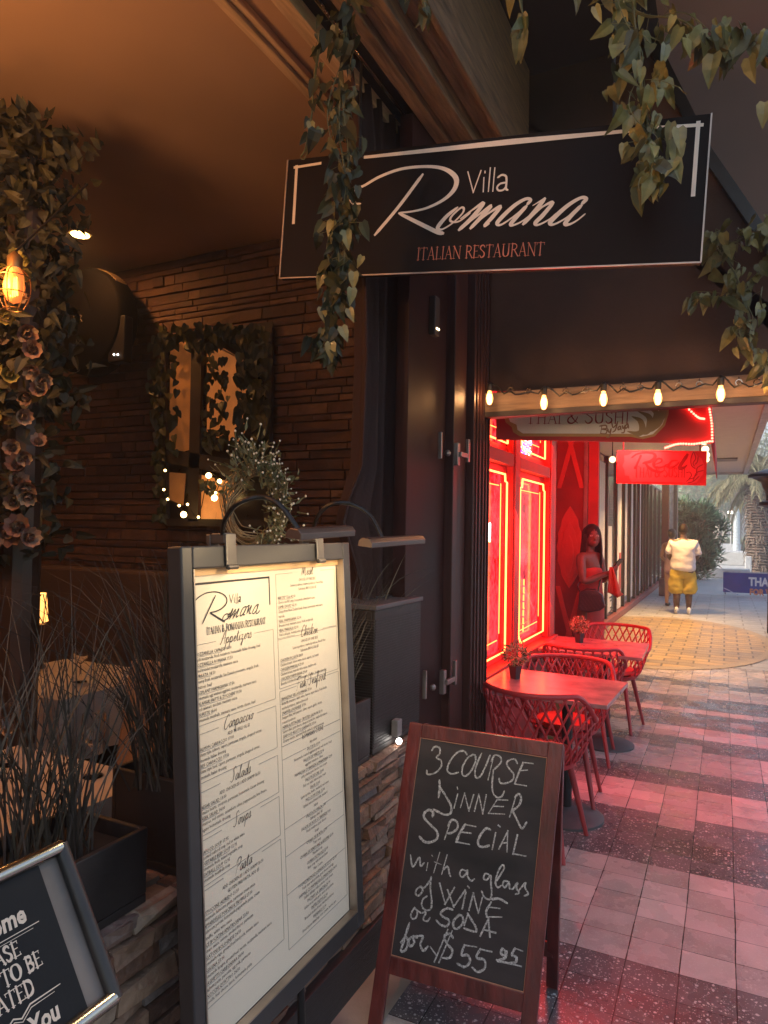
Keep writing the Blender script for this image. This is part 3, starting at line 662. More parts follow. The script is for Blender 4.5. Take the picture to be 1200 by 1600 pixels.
st([(755, 130), (765, 165), (790, 140)]); st([(795, 125), (780, 180), (762, 195)]); st([(810, 155), (798, 165), (800, 180), (815, 168), (812, 155), (818, 180)]); st([(826, 152), (832, 172), (845, 150)]); st([(845, 150), (838, 195), (822, 200)]); st([(860, 140), (846, 155), (850, 170), (862, 158), (864, 142), (868, 168)])
mb.build('script_lettering', mat('tan_letter', (.32, .17, .1), .6, var=0), aw)
mb = MB()
def blade(pts, w): mb.stroke(FA, [A6(*p) for p in pts], w, .0085, 0, 6)
for pts in ([(860, 190), (930, 205), (960, 180), (945, 120), (890, 90)], [(900, 195), (985, 195), (1010, 140), (1000, 90), (930, 55)], [(950, 205), (1030, 170), (1050, 110), (1050, 60), (990, 30)], [(985, 205), (1060, 150), (1085, 90), (1090, 30), (1070, -10)], [(1010, 190), (1080, 110), (1105, 50), (1100, 10)]):
    blade(pts, [.004, .028, .034, .026, .004])
mb.build('leaf_emblem', M_brz, aw)
mb = MB()
for (a, b), (c, d) in (((-.3 + 0, 0), (0, 0)),): pass
e0 = [FA.px(1040, 700), FA.px(1060, 694), FA.px(1085, 694), FA.px(1109, 690)]; e1 = [FA.px(1070, 634), FA.px(1090, 652), FA.px(1100, 655)]; e2 = [FA.px(1108, 636), FA.px(1112, 662), FA.px(1113, 690)]
for e in (e0, e1, e2):
    for q in catmull([(a, b, 0) for a, b in e], 6): mb.ball(FA.P(q.x, q.y, .012), .006, seg=6)
mb.build('red_rope_light', mat('red_rope_led', (.9, .2, .15), .4, var=0, em=(1, .08, .05), es=5), aw)
lamp_area('led_standin_light', (-.62, 5.2, 2.3), (-.55, 5.2, 0), .9, 1.7, 8, REDL)  # unseen red area lamp standing in for the LED strips, no fitting
lamp_area('recess_fill_light', (-.75, 6.15, 2.35), (-1.2, 7.9, 1.4), .5, .3, 13, REDL)  # added red lamp brightening the woman and the recess, no fitting
lamp_area('neon_standin_light', (-1.2, 5.0, 1.5), (1.5, 4.0, 0), 1.2, 1.2, 21, REDL)  # unseen red area lamp added to strengthen the neon's glow

# hanging red sign
YR = 6.3
FR_ = Frame((0, YR, 0), (1, 0, 0), (0, 0, 1), (0, -1, 0))
def R7(x, y): return FR_.px(955 + x / 7.5, 695 + y / 7.5)
rs = thing('hanging_red_sign', 'bright red hanging sign with darker script lettering under the canopy', 'sign', (-.45, YR, 2.0))
cs = [R7(72, 68), R7(1122, 72), R7(1112, 478), R7(62, 448)]
MB().prism(FR_, cs, -.03, 0).build('sign_board', mat('sign_red', (.5, .03, .035), .5, var=.06), rs)
cr = [(150, 130), (215, 115), (250, 85), (400, 82), (930, 90), (965, 70), (1010, 130), (1060, 160), (1090, 240), (1080, 340), (1000, 440), (940, 455), (860, 440), (240, 432), (215, 400), (210, 365), (160, 360), (155, 290), (130, 250), (155, 200)]
MB().prism(FR_, [R7(*p) for p in cr], .0005, .004).build('shield_panel', mat('sign_pinkish_red', (.6, .085, .1), .5, var=.05), rs)
mb = MB(); M_rl = mat('sign_dark_red', (.2, .007, .011), .5, var=0)
def sr(pts, w, n=6): mb.stroke(FR_, [R7(*p) for p in pts], w, .006, 0, n)
k_ = .00072
sr([(245, 150), (300, 110), (400, 92), (490, 100), (515, 140), (470, 190), (380, 215)], [18 * k_, 20 * k_, 26 * k_, 40 * k_, 30 * k_]); sr([(345, 135), (285, 268)], 42 * k_)
sr([(400, 210), (430, 255), (490, 300), (580, 318), (620, 300)], [20 * k_, 34 * k_, 26 * k_, 8 * k_]); sr([(510, 232), (580, 205), (590, 170), (545, 165), (500, 210), (515, 262), (590, 262), (665, 225)], [10 * k_, 16 * k_, 22 * k_, 34 * k_, 22 * k_, 10 * k_])
sr([(775, 185), (715, 190), (672, 245), (700, 270), (760, 240), (800, 200)], [12 * k_, 26 * k_, 30 * k_, 12 * k_]); sr([(890, 120), (800, 265), (850, 268), (890, 235)], [40 * k_, 40 * k_, 12 * k_])
serif(mb, FR_, 'THAI & SUSHI', R7(262, 378), R7(868, 380), .078, .007, wt=1.1, big=1.2)
for pts in ([(965, 80), (935, 160), (940, 240), (985, 280)], [(970, 85), (990, 160), (960, 215), (975, 250)], [(1020, 140), (1010, 200), (985, 230)], [(1075, 230), (1010, 270), (1000, 330)], [(1080, 300), (1000, 330), (960, 420)], [(880, 330), (920, 320), (940, 360), (910, 400)], [(880, 430), (920, 400), (960, 390), (1010, 340)], [(900, 445), (960, 430), (1030, 370)]):
    sr(pts, 9 * k_)
mb.build('sign_lettering', M_rl, rs)
for x in (140, 1040): q = R7(x, 70); MB().tube([FR_.P(q[0], q[1], -.015), FR_.P(q[0], 2.9, -.015)], .006, 6).build('hanging_rod', mat('black_metal', (.02, .018, .017), .38, .3), rs)
# globe bulbs strung along the awning's outer edge
M_glob = mat('cream_globe_glass', (.9, .8, .55), .3, var=0, em=(1, .72, .36), es=1.5)
gs = [(1093, 640, 4.32), (1095.5, 655, 4.7), (1098, 672, 5.2), (1100.5, 689, 5.8), (1102, 702, 6.5), (1104, 711, 7.2), (1103.5, 718, 7.9)]
wire = thing('globe_light_string', 'string of small cream globe lamps along the outer edge of the red awning', 'light string', on(1093, 640, Y=4.32))
pts = []
for i, (x, y, Y) in enumerate(gs):
    p = on(x, y, Y=Y); pts.append(p + Vector((0, 0, .05)))
    MB().ball(p, .03, seg=10).build('globe_bulb', M_glob, wire, smooth=True)
MB().tube(pts, .005, 6).build('cable', M_dark, wire)
p = on(957, 718, Y=7.9); g2 = thing('globe_lamp', 'single small cream globe lamp left of the hanging red sign', 'lamp', p)
MB().ball(p, .035, seg=10).build('globe_bulb', M_glob, g2, smooth=True); MB().tube([p + Vector((0, 0, .03)), Vector((p.x, p.y, 2.9))], .005, 6).build('cord', M_dark, g2)

# ------------------------------------------------------------------ string of filament bulbs on the beam
M_bulb = mat('amber_bulb_glass', (1, .6, .25), .15, var=0, em=(1, .42, .12), es=.95); M_fil = mat('hot_filament', (1, .8, .4), .3, var=0, em=(1, .6, .2), es=7)
M_black = mat('black_metal', (.02, .018, .017), .38, .3)
bx = [(765, 620), (850, 627), (943, 621), (1028, 619), (1126, 613), (1215, 612)]
lab = ['behind the folding door edge, leftmost on the beam', 'second from the left on the beam, hanging lowest', 'third from the left, above the word SUSHI', 'fourth from the left, above the end of the red awning', 'fifth from the left, over the far canopy', 'at the right edge of the view on the beam']
bp_ = []
for (x, y), lb in zip(bx, lab):
    p = on(x, y, Y=3.52); t = thing('filament_bulb', 'glowing filament bulb ' + lb, 'light bulb', p, 'filament bulbs strung along the brown beam')
    M = Matrix.Translation(p)
    MB().lathe([(.0015, -.044), (.01, -.041), (.017, -.026), (.0195, -.01), (.0165, .008), (.0105, .024), (.01, .034)], 12, 0, M).build('glass_bulb', M_bulb, t, smooth=True)
    MB().tube([p + Vector(q) + (EYE - p).normalized() * .0195 for q in ((-.007, 0, .012), (-.006, 0, -.03), (0, 0, -.036), (.006, 0, -.03), (.007, 0, .012))], .0035, 5, smooth=2).build('filament', M_fil, t)
    MB().lathe([(.013, .03), (.015, .04), (.015, .066), (.006, .074)], 10, 0, M).build('socket', M_black, t, smooth=True)
    bp_.append(p + Vector((0, 0, .075)))
    lamp_point('bulb_light', p + Vector((0, -.03, -.005)), .55, (1, .5, .2), .025)
mb = MB(); allp = []
for i in range(len(bp_) - 1):
    a, b = bp_[i], bp_[i + 1]
    for k in range(8): t = k / 8; allp.append(a.lerp(b, t) + Vector((0, .03 * math.sin(t * 9), -.05 * 4 * t * (1 - t) + .012 * math.sin(t * 20))))
allp.append(bp_[-1])
cab = thing('bulb_cable', 'black cable looping along the beam between the filament bulbs', 'cable', bp_[0])
mb.tube(allp, .0045, 6, smooth=2).build('cable', M_black, cab)
mb = MB()
for i in range(len(bp_) - 1):
    for t in (.33, .66):
        q = bp_[i].lerp(bp_[i + 1], t) + Vector((0, .06, -.02)); mb.tube([q + Vector((.014 * math.cos(a_ * PI / 4), 0, .014 * math.sin(a_ * PI / 4))) for a_ in range(8)], .003, 5, closed=True); mb.tube([q + Vector((0, 0, .014)), q + Vector((0, .02, .03))], .003, 5)
mb.build('screw_eye', mat('bright_steel', (.6, .5, .4), .25, 1), cab)

# ------------------------------------------------------------------ VILLA ROMANA hanging sign
pBR = on(1095, 410, Y=2.5); pBL = on(437, 435, Y=2.33); pTL = on(450, 250, Y=2.33); pTR = on(1112, 177, Y=2.5)
FS = Frame(pBL, pBR - pBL, (pTL - pBL) + (pTR - pBR), (0, -1, 0))
M_board = mat('matt_black_board', (.012, .008, .007), .6, var=.2, vs=3, spec=.12)
hs = thing('hanging_shop_sign', 'long black hanging sign with pale script and a pale corner line', 'sign', (pTL + pTR) / 2)
c4 = [FS.px(437, 435), FS.px(1095, 410), FS.px(1112, 177), FS.px(450, 250)]
MB().prism(FS, c4, -.03, 0).build('sign_board', M_board, hs, bevel=.002)
mb = MB(); q = c4 + [c4[0]]; M_edge = mat('pale_edge_strip', (.45, .36, .3), .35, .4)
for i in (0, 1, 3): mb.beam(FS.P(*q[i], .0015), FS.P(*q[i + 1], .0015), .005, .004, up=FS.n)
mb.build('edge_trim', M_edge, hs)
M_let = mat('pale_cream_vinyl', (.8, .66, .56), .5, var=.04); M_letr = mat('copper_letter', (.55, .17, .1), .5, var=.04)
mb = MB()
def sx(*P): return [FS.px(x, y) for x, y in P]
mb.stroke(FS, sx((459, 347), (464, 262)), .022, .0025, straight=True); mb.stroke(FS, sx((462, 262), (500, 256)), .019, .003, straight=True); mb.stroke(FS, sx((572, 246), (800, 222), (984, 205)), .021, .0025, straight=True)
mb.stroke(FS, sx((1028, 200), (1095, 196)), .021, .003, straight=True); mb.stroke(FS, sx((1091, 194), (1083, 303)), .024, .0025, straight=True)
u = FS.u.length * .00153 * 1.55 / 1   # metres per photo pixel, near enough, on the sign
def s6(ox, oy, pts): return [FS.px(ox + x / 6, oy + y / 6) for x, y in pts]
U = .00046
def rom(ox, pts, w, n=7, k=[0]): k[0] += 1; mb.stroke(FS, s6(ox, 250, pts), [x * U for x in w] if isinstance(w, list) else w * U, .002 + .0002 * (k[0] % 5), 0, n)
rom(560, [(20, 412), (-50, 408), (-80, 340), (-30, 280), (60, 240), (200, 160), (400, 88), (620, 64), (780, 78), (880, 128), (922, 195), (895, 285), (800, 375), (650, 450), (500, 486), (385, 497)], [16, 18, 20, 20, 22, 24, 24, 24, 28, 38, 42, 36, 26, 20, 16, 14])
rom(560, [(385, 503), (560, 590), (735, 676), (792, 690)], [24, 32, 34, 30]); rom(560, [(602, 142), (380, 440), (160, 702)], 28)
rom(560, [(930, 448), (840, 520), (768, 600), (745, 645), (790, 652), (890, 590), (975, 505), (990, 460), (962, 452), (885, 520), (862, 568), (900, 586), (960, 570), (1050, 500)], [18, 30, 34, 32, 14, 12, 14, 20, 16, 16, 20, 16, 12, 12])
rom(720, [(0, 552), (110, 470), (214, 405), (110, 540), (-12, 655)], [12, 14, 30, 36, 30]); rom(720, [(30, 625), (150, 530), (285, 432), (190, 540), (95, 640)], [12, 14, 28, 34, 28])
rom(720, [(130, 605), (250, 510), (372, 438), (300, 535), (225, 618), (268, 600)], [12, 14, 28, 34, 26, 12])
rom(720, [(628, 415), (655, 378), (610, 368), (510, 425), (400, 525), (342, 595), (378, 610), (480, 545), (610, 442)], [24, 26, 24, 30, 34, 32, 16, 12, 14]); rom(720, [(612, 440), (520, 540), (470, 605), (500, 612), (580, 575), (690, 490), (780, 430)], [30, 34, 32, 16, 12, 12, 12])
rom(720, [(678, 428), (782, 366)], [12, 30]); rom(720, [(785, 368), (690, 490), (590, 600)], [30, 36, 30]); rom(720, [(660, 540), (770, 440), (862, 402), (770, 520), (700, 592), (730, 610), (830, 560), (900, 500)], [12, 14, 28, 34, 32, 16, 12, 12])
rom(720, [(1140, 410), (1176, 368), (1125, 358), (1010, 425), (890, 530), (838, 592), (875, 606), (990, 545), (1128, 430)], [26, 30, 24, 30, 36, 36, 16, 12, 14]); rom(720, [(1128, 432), (1030, 530), (980, 600), (1020, 606), (1090, 570), (1165, 510)], [28, 34, 34, 18, 12, 12])
for pts in ([(68, 115), (118, 305)], [(118, 305), (190, 105)], [(218, 170), (212, 298)], [(278, 80), (260, 296)], [(320, 80), (302, 293)]): rom(720, pts, 17)
rom(720, [(228, 112), (228, 118)], 20); rom(720, [(350, 165), (385, 143), (422, 152), (430, 190), (425, 270), (440, 284)], 16); rom(720, [(428, 213), (372, 225), (342, 258), (355, 288), (398, 284), (427, 252)], 15)
mb.build('sign_lettering', M_let, hs)
mb = MB(); serif(mb, FS, 'ITALIAN RESTAURANT', FS.px(651, 407), FS.px(850, 399), .046, .003, wt=1.0, big=1.0)
mb.build('sign_subtitle', M_letr, hs)
for a in (.3, 1.25): p = FS.P(a, .5, -.015); MB().tube([p, Vector((p.x, p.y, 4.05))], .006, 6).build('hanging_rod', M_black, hs)

# ================================================================== MENU STAND
mTL, mTR, mBR = on(272, 852, X=-1.08), on(530, 848, X=-1.08), on(565, 1440, X=-1.0)
FM = Frame(Vector((-1.0, 1.169, mBR.z)), (0, 1, 0), Vector((-1.08, 0, mTR.z)) - Vector((-1.0, 0, mBR.z)), (1, 0, 0))
MW, MH = mBR.y - 1.169, (Vector((-1.08, 0, mTR.z)) - Vector((-1.0, 0, mBR.z))).length
M_mf = mat('dark_gunmetal_frame', (.06, .055, .055), .42, .35, var=.15, vs=6)
M_paper = mat('cream_menu_paper', (.74, .65, .52), .6, var=.03, vs=3)
M_ink = mat('menu_ink', (.03, .026, .03), .7, var=0); M_line = mat('menu_rule', (.3, .26, .22), .7, var=0)
ms = thing('menu_stand', 'tall framed menu on a floor stand leaning back, two columns of dishes', 'menu stand', (-1.05, 1.55, 0))
fw_ = .052
mb = MB()
mb.fbox(FM, 0.008, fw_ * .85, 0, MH, -.03, .012); mb.fbox(FM, MW - fw_ * .85, MW, 0, MH, -.03, .012)
mb.fbox(FM, fw_ * .85, MW - fw_ * .85, 0, fw_, -.03, .0115); mb.fbox(FM, fw_ * .85, MW - fw_ * .85, MH - fw_, MH, -.03, .0115)
mb.build('frame', M_mf, ms, bevel=.004)
mb = MB(); e = fw_ * .85
for a0, a1, b0, b1 in ((e, e + .004, fw_, MH - fw_), (MW - e - .004, MW - e, fw_, MH - fw_), (e, MW - e, fw_, fw_ + .004)): mb.fbox(FM, a0, a1, b0, b1, -.012, .0135)
mb.build('inner_edge', mat('worn_metal_edge', (.4, .33, .27), .35, .8), ms)
MB().fbox(FM, e, MW - e, fw_, MH - fw_, -.03, -.016).build('backing', M_mf, ms)
MB().fbox(FM, e + .004, MW - e - .004, MH - fw_ - .016, MH - fw_, -.0155, -.006).build('top_strip', mat('amber_strip', (.7, .42, .2), .5), ms)
pa0, pa1, pb0, pb1 = e + .007, MW - e - .008, fw_ + .006, MH - fw_ - .006
mb = MB(); nx, ny = 8, 24
for j in range(ny + 1):
    for i in range(nx + 1):
        a = pa0 + (pa1 - pa0) * i / nx; b = pb0 + (pb1 - pb0) * j / ny
        wv = .0022 * math.sin(j * .55) * (i / nx) ** 4 if i == nx else 0
        mb.v.append(tuple(FM.P(a + wv, b, -.012)))
for j in range(ny):
    for i in range(nx): q = j * (nx + 1) + i; mb.f.append((q, q + 1, q + nx + 2, q + nx + 1)); mb.m.append(0)
paper = mb.build('menu_paper', M_paper, ms)
# printed text: real lines, two columns
mb = MB(); ru = MB(); OFF = -.0112
bw = MH; sz = .0112
def mz(z): return (z - mBR.z) * MH / (mTR.z - mBR.z)
La0, La1 = pa0 + .016, pa0 + (pa1 - pa0) * .475; Ra0, Ra1 = pa0 + (pa1 - pa0) * .525, pa1 - .016
def line(t, a, b, head=False, align='LEFT', size=None, mw=None):
    s_ = size or sz
    mb.text(FM, t, a, b, s_, OFF, 0, align, xs=.82 if not head else .9, res=0, maxw=mw)
def rule(a0, a1, b): ru.fbox(FM, a0, a1, b, b + .0011, OFF - .0005, OFF)
def vrule(a, b0, b1): ru.fbox(FM, a, a + .0011, b0, b1, OFF - .0005, OFF - .0001)
# handwritten-looking section headings as strokes
SCR = {
 'a': (.55, [[(.45, .42), (.25, .45), (.08, .2), (.15, .02), (.32, .12), (.46, .42), (.42, .05), (.56, .1)]]),
 'b': (.5, [[(.02, .1), (.25, .8), (.28, 1), (.18, .8), (.12, .1), (.3, .02), (.42, .3), (.28, .42)]]),
 'c': (.45, [[(.42, .36), (.28, .45), (.1, .2), (.18, .02), (.46, .15)]]),
 'd': (.58, [[(.42, .42), (.24, .45), (.08, .2), (.15, .02), (.34, .15), (.58, 1.0), (.42, .05), (.58, .1)]]),
 'e': (.45, [[(.05, .12), (.34, .3), (.3, .45), (.12, .25), (.18, .02), (.46, .16)]]),
 'f': (.42, [[(.0, .1), (.3, .7), (.36, 1), (.25, .9), (.08, -.4), (.14, -.35), (.2, .05), (.42, .15)]]),
 'h': (.55, [[(.02, .1), (.28, .85), (.3, 1), (.2, .8), (.08, 0), (.3, .42), (.38, .4), (.34, .05), (.54, .12)]]),
 'i': (.3, [[(.0, .1), (.18, .44), (.12, .04), (.3, .12)], [(.26, .66), (.27, .7)]]),
 'k': (.52, [[(.02, .1), (.28, .9), (.3, 1), (.2, .8), (.08, 0), (.3, .4), (.36, .42), (.2, .24), (.36, .02), (.52, .12)]]),
 'l': (.32, [[(.0, .1), (.26, .85), (.28, 1), (.18, .8), (.12, .05), (.32, .12)]]),
 'n': (.58, [[(.02, .3), (.12, .44), (.06, 0), (.3, .42), (.38, .4), (.34, .05), (.56, .12)]]),
 'o': (.5, [[(.3, .45), (.1, .25), (.14, .02), (.3, .08), (.38, .34), (.28, .45), (.5, .36)]]),
 'p': (.55, [[(.0, .1), (.16, .45), (-.02, -.45), (.14, .3), (.34, .46), (.42, .25), (.28, .02), (.16, .08), (.54, .1)]]),
 'r': (.42, [[(.0, .1), (.14, .5), (.2, .38), (.34, .42), (.26, .05), (.42, .12)]]),
 's': (.4, [[(.0, .1), (.22, .5), (.28, .2), (.2, .02), (.08, .06), (.4, .12)]]),
 't': (.38, [[(.0, .1), (.28, .85), (.16, .05), (.38, .12)], [(.1, .58), (.4, .64)]]),
 'u': (.58, [[(.02, .3), (.12, .44), (.1, .05), (.24, .04), (.42, .44), (.38, .05), (.58, .12)]]),
 'z': (.48, [[(.06, .4), (.36, .42), (.14, .1), (.34, .05), (.2, -.4), (.1, -.3), (.48, .12)]]),
 '/': (.4, [[(.0, -.3), (.5, 1.15)]]),
 'A': (.8, [[(.0, .05), (.15, .08), (.72, 1.1), (.62, .0)], [(.22, .42), (.78, .46)]]),
 'C': (.72, [[(.72, .85), (.62, 1.05), (.4, .95), (.08, .35), (.16, .02), (.4, .04), (.7, .28)]]),
 'S': (.72, [[(.78, .88), (.66, 1.06), (.42, .92), (.48, .6), (.46, .2), (.22, .0), (.02, .12)]]),
 'P': (.7, [[(.42, .9), (.08, -.1)], [(.15, .72), (.4, 1.06), (.78, .98), (.66, .6), (.28, .5)]]),
 'M': (1.05, [[(.0, .0), (.3, 1.05), (.36, .1), (.72, 1.05), (.76, .02), (.95, .1)]]),
 'F': (.75, [[(.5, .98), (.1, -.15)], [(.1, .8), (.34, 1.06), (.95, 1.08)], [(.2, .5), (.62, .54)]]),
}
def script(mbx, F, t, ac, b, size, off, w=.12, k=[0]):
    tot = sum(SCR[c][0] for c in t) * size * .86; x = ac - tot / 2
    for c in t:
        for pts in SCR[c][1]:
            k[0] += 1
            mbx.stroke(F, [(x + (p[0] + .22 * p[1]) * size * .86, b + p[1] * size) for p in pts], [size * w * .7, size * w * 1.2, size * w * .7], off + .00005 * (k[0] % 6), 0, 4)
        x += SCR[c][0] * size * .86
Lc, Rc = (La0 + La1) / 2, (Ra0 + Ra1) / 2
# logo
lt = mz(1.467); ll, lr = La0 - .006, La1 - .002
mb.fbox(FM, ll, lr, lt - .005, lt, OFF - .0006, OFF); mb.fbox(FM, ll, ll + .004, lt - .092, lt - .005, OFF - .0006, OFF); mb.fbox(FM, lr - .004, lr, lt - .075, lt - .005, OFF - .0006, OFF)
LW = lr - ll
def lg(pts, w, k=[0]):   # logo strokes measured on the printed logo (photo crop) and laid on the paper
    k[0] += 1
    mb.stroke(FM, [FM.px(280 + x / 8.571, 870 + y / 8.571) for x, y in pts], w, OFF + .0001 * (k[0] % 5), 0, 6)
lw_ = .0026
lg([(265, 705), (235, 690), (245, 620), (300, 550), (400, 490), (520, 468), (620, 490), (680, 545), (680, 620), (620, 690), (540, 730), (465, 745)], [lw_, lw_ * 1.2, lw_, lw_ * 1.6, lw_])
lg([(465, 750), (560, 810), (655, 868)], lw_ * 1.6); lg([(535, 520), (450, 700), (362, 892)], lw_ * 1.4)
for pts in ([(722, 770), (680, 765), (640, 800), (630, 845), (660, 850), (720, 800), (745, 760), (725, 755), (700, 790), (715, 800), (770, 770)], [(700, 835), (770, 690), (720, 835)], [(722, 835), (805, 700), (765, 830)], [(767, 830), (850, 690), (810, 805), (840, 790)], [(940, 690), (945, 665), (900, 690), (865, 770), (875, 790), (920, 740), (945, 680), (905, 770), (925, 775)], [(960, 670), (985, 650), (950, 760)], [(955, 755), (1020, 650), (985, 750), (1010, 755)], [(1095, 665), (1110, 635), (1070, 660), (1030, 740), (1045, 760), (1085, 710), (1105, 650), (1075, 745), (1095, 755), (1125, 720)]):
    lg(pts, lw_ * 1.1)
for pts in ([(722, 510), (745, 615)], [(745, 615), (770, 500)], [(785, 540), (787, 610)], [(808, 495), (812, 625)], [(830, 490), (834, 620)], [(848, 545), (865, 535), (866, 605)], [(862, 570), (845, 590), (864, 602)]): lg(pts, lw_ * 1.1)
serif(mb, FM, 'ITALIAN & ROMANIAN RESTAURANT', (ll + LW * .16, mz(1.346)), (lr - LW * .08, mz(1.346)), .0155, OFF, wt=1.5, big=1.12)
def section(c0, c1, cc, name, z, items, kind='L', caps=()):
    b = mz(z); pm = 1.14 if name in ('Pasta', 'ROMANIAN CUISINE') else 1.03
    if name == 'ROMANIAN CUISINE': mb.text(FM, name, cc, b + .003, .018, OFF, 0, 'CENTER', xs=.68, res=0)
    elif name: script(mb, FM, name, cc, b - .001, .03, OFF, .055)
    if name:
        rule(c0 - .006, cc - .075, b + .008); rule(cc + .075, c1 + .006, b + .008)
    top = b + .008; b -= .0165
    for t in items:
        if t == '': b -= .005; continue
        al = 'CENTER' if (t[0] == '~' or kind == 'C') else 'LEFT'; hd = t.lstrip('~').startswith('!'); t = t.lstrip('~').lstrip('!')
        if t == '--': rule(c0 - .006, cc - .04, b + .004); rule(cc + .04, c1 + .006, b + .004); b -= .002; continue
        x = cc if al == 'CENTER' else c0
        line(t, x, b, hd, al, mw=c1 - c0)
        if hd:
            wd = min(len(t) * sz * .45, c1 - c0) * .8
            x0 = x if al == 'LEFT' else x - wd / 2
            ru.fbox(FM, x0, x0 + wd, b - .0022, b - .0015, OFF - .0005, OFF)
        b -= pm * (.0116 if hd else .0124)
    rule(c0 - .006, c1 + .006, b + .004); vrule(c0 - .0072, b + .005, top); vrule(c1 + .0062, b + .005, top)
    return b
section(La0, La1, Lc, 'Appetizers', 1.318, ['!MOZZARELLA CAPRESE 16.00', 'Fresh mozzarella, fresh tomatoes, homemade Italian dressing, basil', '!MOZZARELLA ROMANA 15.50', 'Fried breaded mozzarella, marinara sauce', '!BURRATA 18.50', 'Creamy fresh mozzarella, San Daniele prosciutto, arugula, fresh', 'tomatoes, basil', '!EGGPLANT PARMIGIANA 17.50', 'Homemade egg washed eggplant, mozzarella, marinara sauce', '!CALAMARI FRITTI & ZUCCHINI 19.00', 'Fried calamari, zucchini, marinara sauce', '!POLPETTE 18.00', 'Homemade meatballs, marinara sauce, ricotta cheese, basil'])
section(La0, La1, Lc, 'Carpaccio', 1.118, ['~ADD TRUFFLE OIL $2', '!*SALMON CARPACCIO 17.00', 'Sashimi style salmon, capers, parmesan, arugula, chopped onions,', 'homemade Italian dressing', '!*BEEF CARPACCIO 17.50', 'Sashimi style beef, capers, parmesan, arugula, chopped onions,', 'homemade Italian dressing'])
section(La0, La1, Lc, 'Salads', .99, ['~ADD CHICKEN $5 / ADD SHRIMP $6.50', '!CAESAR SALAD 13.00', 'Romaine hearts, croutons, parmesan, homemade Caesar dressing', '!GREEK SALAD 14.00', 'Tomatoes, red onions, cucumbers, olives, pepperoncini, feta cheese,', 'oregano homemade dressing'])
section(La0, La1, Lc, 'Soups', .884, ['', '!SEAFOOD SOUP 17.95', 'Assorted seafood soup, red or white wine', '!VEGETABLE BEEF SOUP 12.95', 'Homemade fresh, mixed vegetable soup', '!MEATBALL SOUP 12.95', 'Homemade meatballs soup'])
section(La0, La1, Lc, 'Pasta', .775, ['~ADD CHICKEN $5 / ADD SHRIMP $6.50', '~GLUTEN FREE PASTA, ADD $5', '!FETTUCCINE ALFREDO 21.50', 'Homemade fettuccine pasta, parmesan cream sauce', '!PAPPARDELLE PORCINI & TRUFFLE 27.00', 'Mushroom porcini, homemade pappardelle pasta, cream', 'of truffle, white wine sauce', '!RICE BUCATINI AMATRICIANA 23.50', 'Tomato sauce, onions, smoked bacon, parmesan', '!RIGATONI BOLOGNESE 24.50', 'Homemade ragu, ground beef and pork, tomato sauce', '!LASAGNA 23.00', 'Homemade lasagna, ground beef, ricotta, mozzarella, marinara sauce', '!SPAGHETTI CARBONARA 24.00', 'Spaghetti pasta, pancetta, egg yolk, parmesan', '!GNOCCHI QUATTRO 24.50', 'Gnocchi, four cheese sauce, homemade pasta'])
section(Ra0, Ra1, Rc, 'Meat', 1.462, ['~CHOICE OF ONE SIDE', '~Lemon potatoes, mashed potatoes, french fries', '~Substitute BROCCOLI $5', '', '!RIB EYE* 12oz 42.00', 'Choice cut NY strip, homemade chimichurri sauce', '!LAMB CHOPS* 42.00', 'Chops from New Zealand lamb chops, homemade mint sauce', 'marsala', '!VEAL PARMIGIANA 32.00', 'Breaded veal, marinara sauce, fresh mozzarella', '!VEAL MARSALA 32.00', 'Veal scallopini, marsala wine sauce, mushrooms'])
section(Ra0, Ra1, Rc, 'Chicken', 1.29, ['~CHOICE OF ONE SIDE', '~Lemon potatoes, mashed potatoes, french fries', '~Substitute BROCCOLI $5', '!CHICKEN PICCATA 28.00', 'Chicken breast, lemon wine sauce, capers, red onion', '!CHICKEN MARSALA 29.00', 'Chicken breast, marsala wine sauce, mushrooms', '!CHICKEN PARMIGIANA 29.00', 'Breaded chicken breast, homemade marinara, fresh mozzarella'])
section(Ra0, Ra1, Rc, 'Fish/Seafood', 1.15, ['!BRANZINO VILLA ROMANA 37.00', 'Butterfly branzino, white wine, lemon, caper sauce, fresh herbs,', 'mashed potatoes, sauteed broccoli', '!SNAPPER LIVORNESE 37.00', 'Snapper filet, bell peppers, olives, capers, garlic, onions,', 'roasted potatoes', '!HERBS & PISTACHIO CRUSTED SALMON 35.00', 'Salmon filet, goat cheese, chopped pistachio, mashed potatoes', '!SEAFOOD RISOTTO DIAMANTE 37.00', 'Creamy risotto, assorted fresh seafood, squid, parmesan'])
